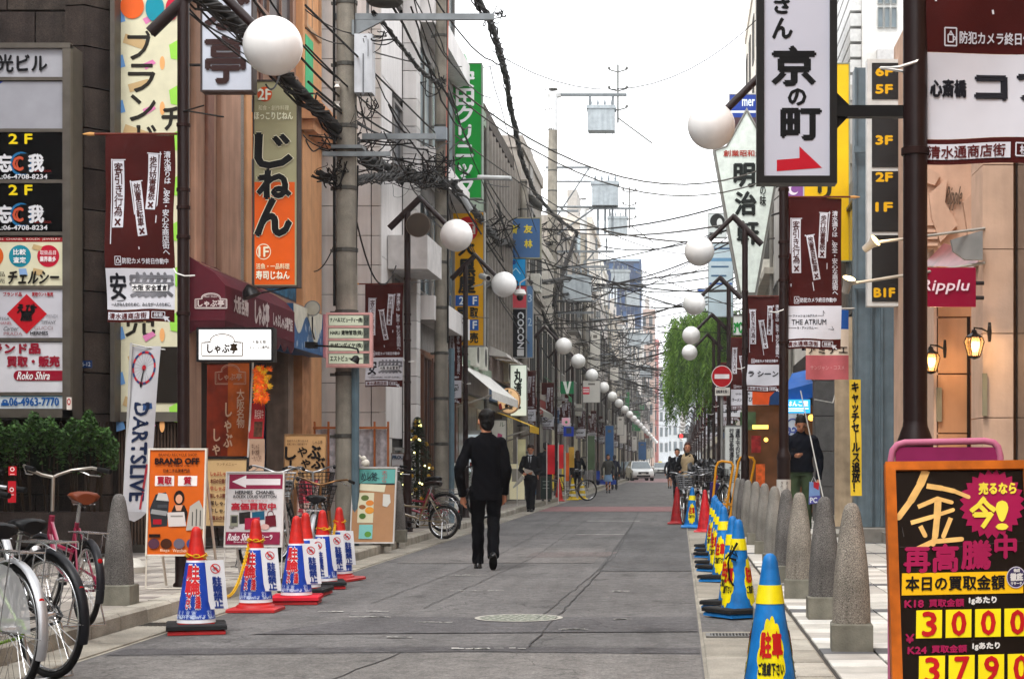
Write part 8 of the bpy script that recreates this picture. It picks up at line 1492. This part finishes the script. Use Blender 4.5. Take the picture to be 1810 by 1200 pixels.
    if shirt:
        P(r, 'shirt', M(shirt, rough=.7), MB().add([(-.05, .118, 1.44), (.05, .118, 1.44), (.03, .137, 1.3), (0, .14, 1.16), (-.03, .137, 1.3)], [(0, 1, 2, 3, 4)]).tube([(-.058, .05, 1.485), (0, .075, 1.468), (.058, .05, 1.485)], .014, 6)); 
        if tie: P(r, 'tie', M(tie, rough=.5), MB().add([(-.014, .146, 1.45), (.014, .146, 1.45), (.026, .15, 1.24), (0, .152, 1.17), (-.026, .15, 1.24)], [(0, 1, 2, 3, 4)]))
        P(r, 'lapel', JM(top), MB().add([(-.05, .122, 1.45), (-.095, .132, 1.34), (-.075, .143, 1.32), (0, .148, 1.14), (-.03, .143, 1.3)], [(0, 1, 2, 3, 4)]).add([(.05, .122, 1.45), (.095, .132, 1.34), (.075, .143, 1.32), (0, .149, 1.14), (.03, .143, 1.3)], [(0, 1, 2, 3, 4)]))
    else: P(r, 'collar', M('#b9b9bd' if shirt is None and top.startswith('#15') else top, rough=.7), MB().tube([(.06 * math.cos(a), .06 * math.sin(a) - .01 + ly * .4, 1.497 + .004 * math.sin(a)) for a in [t * PI / 8 for t in range(17)]], .011, 6), 60)
    t = MB(); tr = [.098, .094, .08, .072, .07, .066, .066]
    for hp, kn, an in ((lhip, lk, la), (rhip, rk, ra)): limb(t, hp, kn, an + V_((0, 0, -.035)), tr if not skirt else [.075, .07, .056, .05, .05, .04, .032])
    loft(t, [(0, 0, .84, .165 * min(1, w_), .118), (0, 0, .95, .155, .11), (0, 0, 1.02, .145, .105)])
    tm = fuse(t, vox, 3)
    for v in tm.v: v += V_((.003 * math.sin(v.z * 45), .005 * math.sin(v.z * 33 + v.x * 30), 0))
    P(r, 'trousers' if not skirt else 'stockings', JM(legs), tm, 60)
    if skirt: P(r, 'skirt', JM(skirt), fuse(loft(MB(), [(0, 0, .52, .2, .17), (0, 0, .7, .185, .15), (0, 0, .85, .16, .125), (0, 0, 1.0, .14, .105)]), vox, 2), 60)
    for an, lf_ in ((la, llift), (ra, rlift)):
        A = Matrix.Translation(an) @ Matrix.Rotation(-min(1.1, lf_ * 8), 4, 'X') @ Matrix.Translation(-an); s_ = MB(); g = an.z - .09
        loft(s_, [(an.x, an.y + .045, g + .006, .042, .128), (an.x, an.y + .045, g + .03, .045, .13), (an.x, an.y + .035, g + .06, .04, .105), (an.x, an.y + .005, g + .085, .036, .055), (an.x, an.y - .005, g + .12, .036, .04)], 16); sh_ = fuse(s_, .008, 2).xf(A); P(r, 'shoe', M(shoe, rough=.35, spec=.5), sh_, 60)
        P(r, 'sole', M('#1a1817', rough=.8), loft(MB(), [(an.x, an.y + .045, g, .043, .13), (an.x, an.y + .045, g + .012, .045, .132)], 16).xf(A))
    return r
at = lambda px, Y, z=0: Vector(((px - CX) * Y / F, Y, z))
person('man in a dark navy suit walking away down the middle of the street', at(859, 19.4), .12, 1.76, lh=(-.255, .05, .80), le=(-.295, -.08, 1.10), rh=(.20, .12, .82), re=(.225, .0, 1.10), lf=(-.085, .22), rf=(.075, -.22), rlift=.085, top='#090a10', legs='#0c0d12', hem=.76, slim=.94, hair='#0b0807', turn=.35, vox=.009)
p = person('man in a dark suit and tie walking this way, reading a white sheet', at(938, 43), PI - .1, 1.66, lh=(-.1, .27, 1.02), rh=(.12, .28, 1.0), le=(-.27, .02, 1.1), re=(.27, .02, 1.1), lf=(-.07, .16), rf=(.06, -.1), nod=.35, shirt='#c4c6cc', tie='#1a1c24', top='#16181e', hair='#2a1a14', vox=.014)
P(root('paper_sheet', 'white folded paper held by the approaching man', 'paper', at(936, 42.6, 1.0)), 'sheet', M('#c9c7c2'), MB().add([at(925, 42.65, 1.08), at(941, 42.65, 1.02), at(946, 42.7, .9), at(928, 42.7, .96)], [(0, 1, 2, 3)]))
P(root('rolled_umbrella', 'pale rolled umbrella carried low by the approaching man', 'umbrella', at(915, 42.7, .6)), 'roll', M('#b9b5ae', rough=.6), MB().tube([at(925, 42.7, .88), at(915, 42.7, .72), at(907, 42.7, .6)], [.05, .04, .015], 8), 60)
person('person in dark clothes half hidden behind the reading man', at(965, 50, .12), .1, 1.68, top='#23282c', legs='#2c2e34', hair='#1c1612', vox=.016)
person('woman in a patterned top and pale blue skirt standing far down the left side', at(1075, 73), PI, 1.6, top='#4a4a46', skirt='#7d98b4', legs='#15151a', hair='#2c1e18', hairlen=.05, slim=.9, lf=(-.06, .03), rf=(.06, -.03), vox=.02)
person('figure in dark blue walking behind the woman in the pale blue skirt', at(1086, 82), .1, 1.62, top='#1e2438', legs='#1a1c24', vox=.02, slim=.9)
person('long haired person in a dark jacket behind the parked bicycle', at(1021, 62, .12), .3, 1.55, top='#1c2026', legs='#20242c', hair='#3a241a', hairlen=.24, nod=.3, vox=.018, slim=.9)
person('woman in a beige padded vest over black walking this way', at(1215, 43), PI + .05, 1.70, top='#a08f74', sleeve='#1c1c1e', hem=.88, legs='#1c1d22', hair='#4a2a1c', hairlen=.02, slim=.95, lf=(-.06, -.12), rf=(.06, .14), vox=.012)
person('young man in a black suit and pale tie behind the woman in the vest', at(1197, 56), PI, 1.68, lh=(-.12, .2, 1.0), le=(-.27, .0, 1.12), shirt='#c4c6cc', tie='#5a6a8a', hair='#17120f', lf=(-.06, .12), rf=(.06, -.1), vox=.016)
person('schoolgirl in a dark skirt and jacket walking away far down the street', at(1184, 88), .1, 1.6, top='#1e2026', skirt='#24262c', legs='#8f6a58', hair='#1a1412', hairlen=.2, slim=.88, lf=(-.05, .1), rf=(.05, -.1), vox=.022)
pm = person('man in a navy jacket and olive trousers looking down at his phone', at(1415, 27, .12), PI + .05, 1.80, lh=(-.27, .02, .78), le=(-.30, -.03, 1.1), rh=(.11, .30, 1.14), re=(.29, .04, 1.12), nod=.55, top='#121620', hem=.90, legs='#44503a', hair='#191412', lf=(-.1, .02), rf=(.1, 0), slim=1.12, vox=.010)
P(root('mobile_phone', 'black phone held by the man in the navy jacket', 'phone', at(1403, 26.62, 1.3)), 'handset', M('#141518', rough=.2), MB().slab(front(26.62), 1398, 792, 1409, 796, -.03, .03))
r = root('shopping_bag', 'blue and red printed shopping bag hanging from the hand of the man with the phone', 'bag', at(1440, 26.7, .4)); fbg = front(26.75); P(r, 'bag', M('#7f9ac4', rough=.5), MB().prism(fbg, [(1431, 851), (1448, 853), (1450, 888), (1430, 891)], -.09, 0)); P(r, 'red_print', M('#b83440'), MB().poly(fbg, [(1438, 851), (1448, 853), (1447, 866), (1438, 861)], .004)); P(r, 'violet_print', M('#5a5a9c'), MB().poly(fbg, [(1430, 877), (1450, 875), (1450, 888), (1430, 891)], .004)); P(r, 'lettering', M('#d4d6e0'), MB().text(fbg, 'PC', 1432, 879, 1444, 888, .006, bold=.5)); P(r, 'handle', M('#c9c9cc'), MB().tube([W(1434, 852, 26.72), W(1438, 842, 26.7), W(1443, 852, 26.72)], .006, 5))
person('slim person in black seen from behind between the bollards and the shop', at(1358, 44, .12), -.15, 1.72, top='#131415', legs='#121314', hair='#3a2018', hem=.9, slim=.86, lh=(-.3, .02, .82), lf=(-.06, .1), rf=(.06, -.08), vox=.013)

# ---------------------------------------------------------------- cars (y = length, front towards the camera)
def car(lab, loc, rz, body, cab=None, k=1, roofsign=False, name='parked_car'):
    r = root(name, lab, 'car', loc, local=True); r.rotation_euler.z = rz; BM = M(body, rough=.25, var=.03, spec=.6, coat=.6)
    def ex(pts, w0, w1=None, c=None):           # side profile (y,z) extruded in x
        w1 = w1 or w0; mb = MB(); n = len(pts); V = [(-w0, y, z) for y, z in pts] + [(w0, y, z) for y, z in pts]; return mb.add(V, [tuple(range(n)), tuple(range(n, 2 * n))[::-1]] + [(i, (i + 1) % n, n + (i + 1) % n, n + i) for i in range(n)])
    secs = [(-2.2, .35, .6, .70), (-2.12, .25, .72, .80), (-1.5, .2, .84, .84), (-.9, .2, .93, .85), (0, .2, .95, .85), (1.2, .2, .96, .85), (1.9, .22, .95, .82), (2.15, .3, .8, .76)]
    V = []
    for y, z0, z1, hw in secs: V += [(-hw * .94, y, z0), (hw * .94, y, z0), (hw, y, z0 + .18), (hw, y, (z0 + z1) / 2 + .08), (hw * .93, y, z1), (-hw * .93, y, z1), (-hw, y, (z0 + z1) / 2 + .08), (-hw, y, z0 + .18)]
    fs = [(i * 8 + j, i * 8 + (j + 1) % 8, (i + 1) * 8 + (j + 1) % 8, (i + 1) * 8 + j) for i in range(7) for j in range(8)] + [tuple(range(8))[::-1], tuple(56 + j for j in range(8))]
    P(r, 'body', BM, MB().add(V, fs), 35)
    P(r, 'roof', BM, MB().add([(-.6, -.35, 1.40), (.6, -.35, 1.40), (.6, .95, 1.42), (-.6, .95, 1.42), (-.56, -.3, 1.45), (.56, -.3, 1.45), (.56, .9, 1.46), (-.56, .9, 1.46)], [(0, 1, 5, 4), (1, 2, 6, 5), (2, 3, 7, 6), (3, 0, 4, 7), (4, 5, 6, 7)]), 30)
    GLS = M('#5c6a70', rough=.1, spec=.8, var=.1); P(r, 'windscreen', GLS, MB().add([(-.74, -1.0, .92), (.74, -1.0, .92), (.6, -.35, 1.41), (-.6, -.35, 1.41)], [(0, 1, 2, 3)])); P(r, 'rear_window', GLS, MB().add([(-.72, 1.55, .95), (.72, 1.55, .95), (.6, .95, 1.43), (-.6, .95, 1.43)], [(0, 1, 2, 3)]))
    for s in (-1, 1):
        P(r, 'side_window', GLS, MB().add([(.79 * s, -.95, .93), (.6 * s, -.35, 1.41), (.6 * s, .95, 1.43), (.78 * s, 1.5, .96)], [(0, 1, 2, 3)])); P(r, 'pillar', BM, MB().tube([(.77 * s, -1.0, .92), (.6 * s, -.35, 1.42), (.6 * s, .95, 1.44), (.76 * s, 1.55, .95)], .035, 6))
        P(r, 'headlight', M('#d8dadc', rough=.1, emit=.2), MB().add([(.42 * s, -2.19, .58), (.72 * s, -2.13, .62), (.76 * s, -1.98, .76), (.44 * s, -2.1, .72)], [(0, 1, 2, 3)])); P(r, 'mirror', BM, MB().ball((.93 * s, -.75, 1.0), .1, 8, 6, (1, .6, .7)), 60)
        for y in (-1.38, 1.32):
            w_ = P(r, 'wheel', RUB, MB().tube([(.62 * s, y, .31), (.85 * s, y, .31)], .31, 20)); P(w_, 'rim', CHR, MB().disc(lambda u, v, o=0: Vector(((.855 + o) * s, y + u, .31 + v)), 0, 0, .19, .19, 0, 14))
    P(r, 'grille', M('#17181a', rough=.4), MB().box(-.38, .38, -2.24, -2.2, .50, .66)); P(r, 'lower_intake', M('#17181a'), MB().box(-.5, .5, -2.23, -2.19, .28, .42)); P(r, 'number_plate', M('#c9cbc4'), MB().box(-.17, .17, -2.26, -2.24, .44, .56)); P(r, 'bumper', BM, MB().box(-.78, .78, -2.23, -2.1, .42, .5))
    if roofsign: P(r, 'roof_lamp', M('#d8c86a', emit=.2), MB().box(-.2, .2, -.1, .1, 1.46, 1.6))
    return r
car('white sedan parked far down on the left, facing this way', (-2.95, 131, 0), .16, '#d3d4d2'); car('silver taxi farther down the middle of the street', (-2.1, 196, 0), .05, '#b9bab8', roofsign=True); car('dark hatchback tucked behind the white sedan', (-4.2, 140, 0), .1, '#2a2c30')
P(root('blue_plastic_bench', 'low blue plastic barrier at the left kerb beside the patterned top woman', 'barrier', at(1072, 76)), 'barrier', M('#24489a', rough=.5), MB().slab(front(76), 1054, 832, 1060, 856, -.1, 0).slab(front(76), 1054, 848, 1089, 856, -.1, 0))
# ---------------------------------------------------------------- thin city haze: one closed box of even air round the whole place
hz = bpy.data.materials.new('city_haze'); hz.use_nodes = True; t_ = hz.node_tree; t_.nodes.remove(t_.nodes['Principled BSDF'])
pv_ = t_.nodes.new('ShaderNodeVolumePrincipled'); pv_.inputs['Density'].default_value = .0005; pv_.inputs['Color'].default_value = (.96, .97, 1, 1); pv_.inputs['Anisotropy'].default_value = .3
t_.links.new(pv_.outputs[0], t_.nodes['Material Output'].inputs['Volume'])
one('haze', hz, MB().box(-430, 430, -60, 950, -1.5, 70), kind='stuff', loc=Vector((0, 0, 0)), label='thin pale city haze over the far end of the street')
S.cycles.volume_bounces = 1
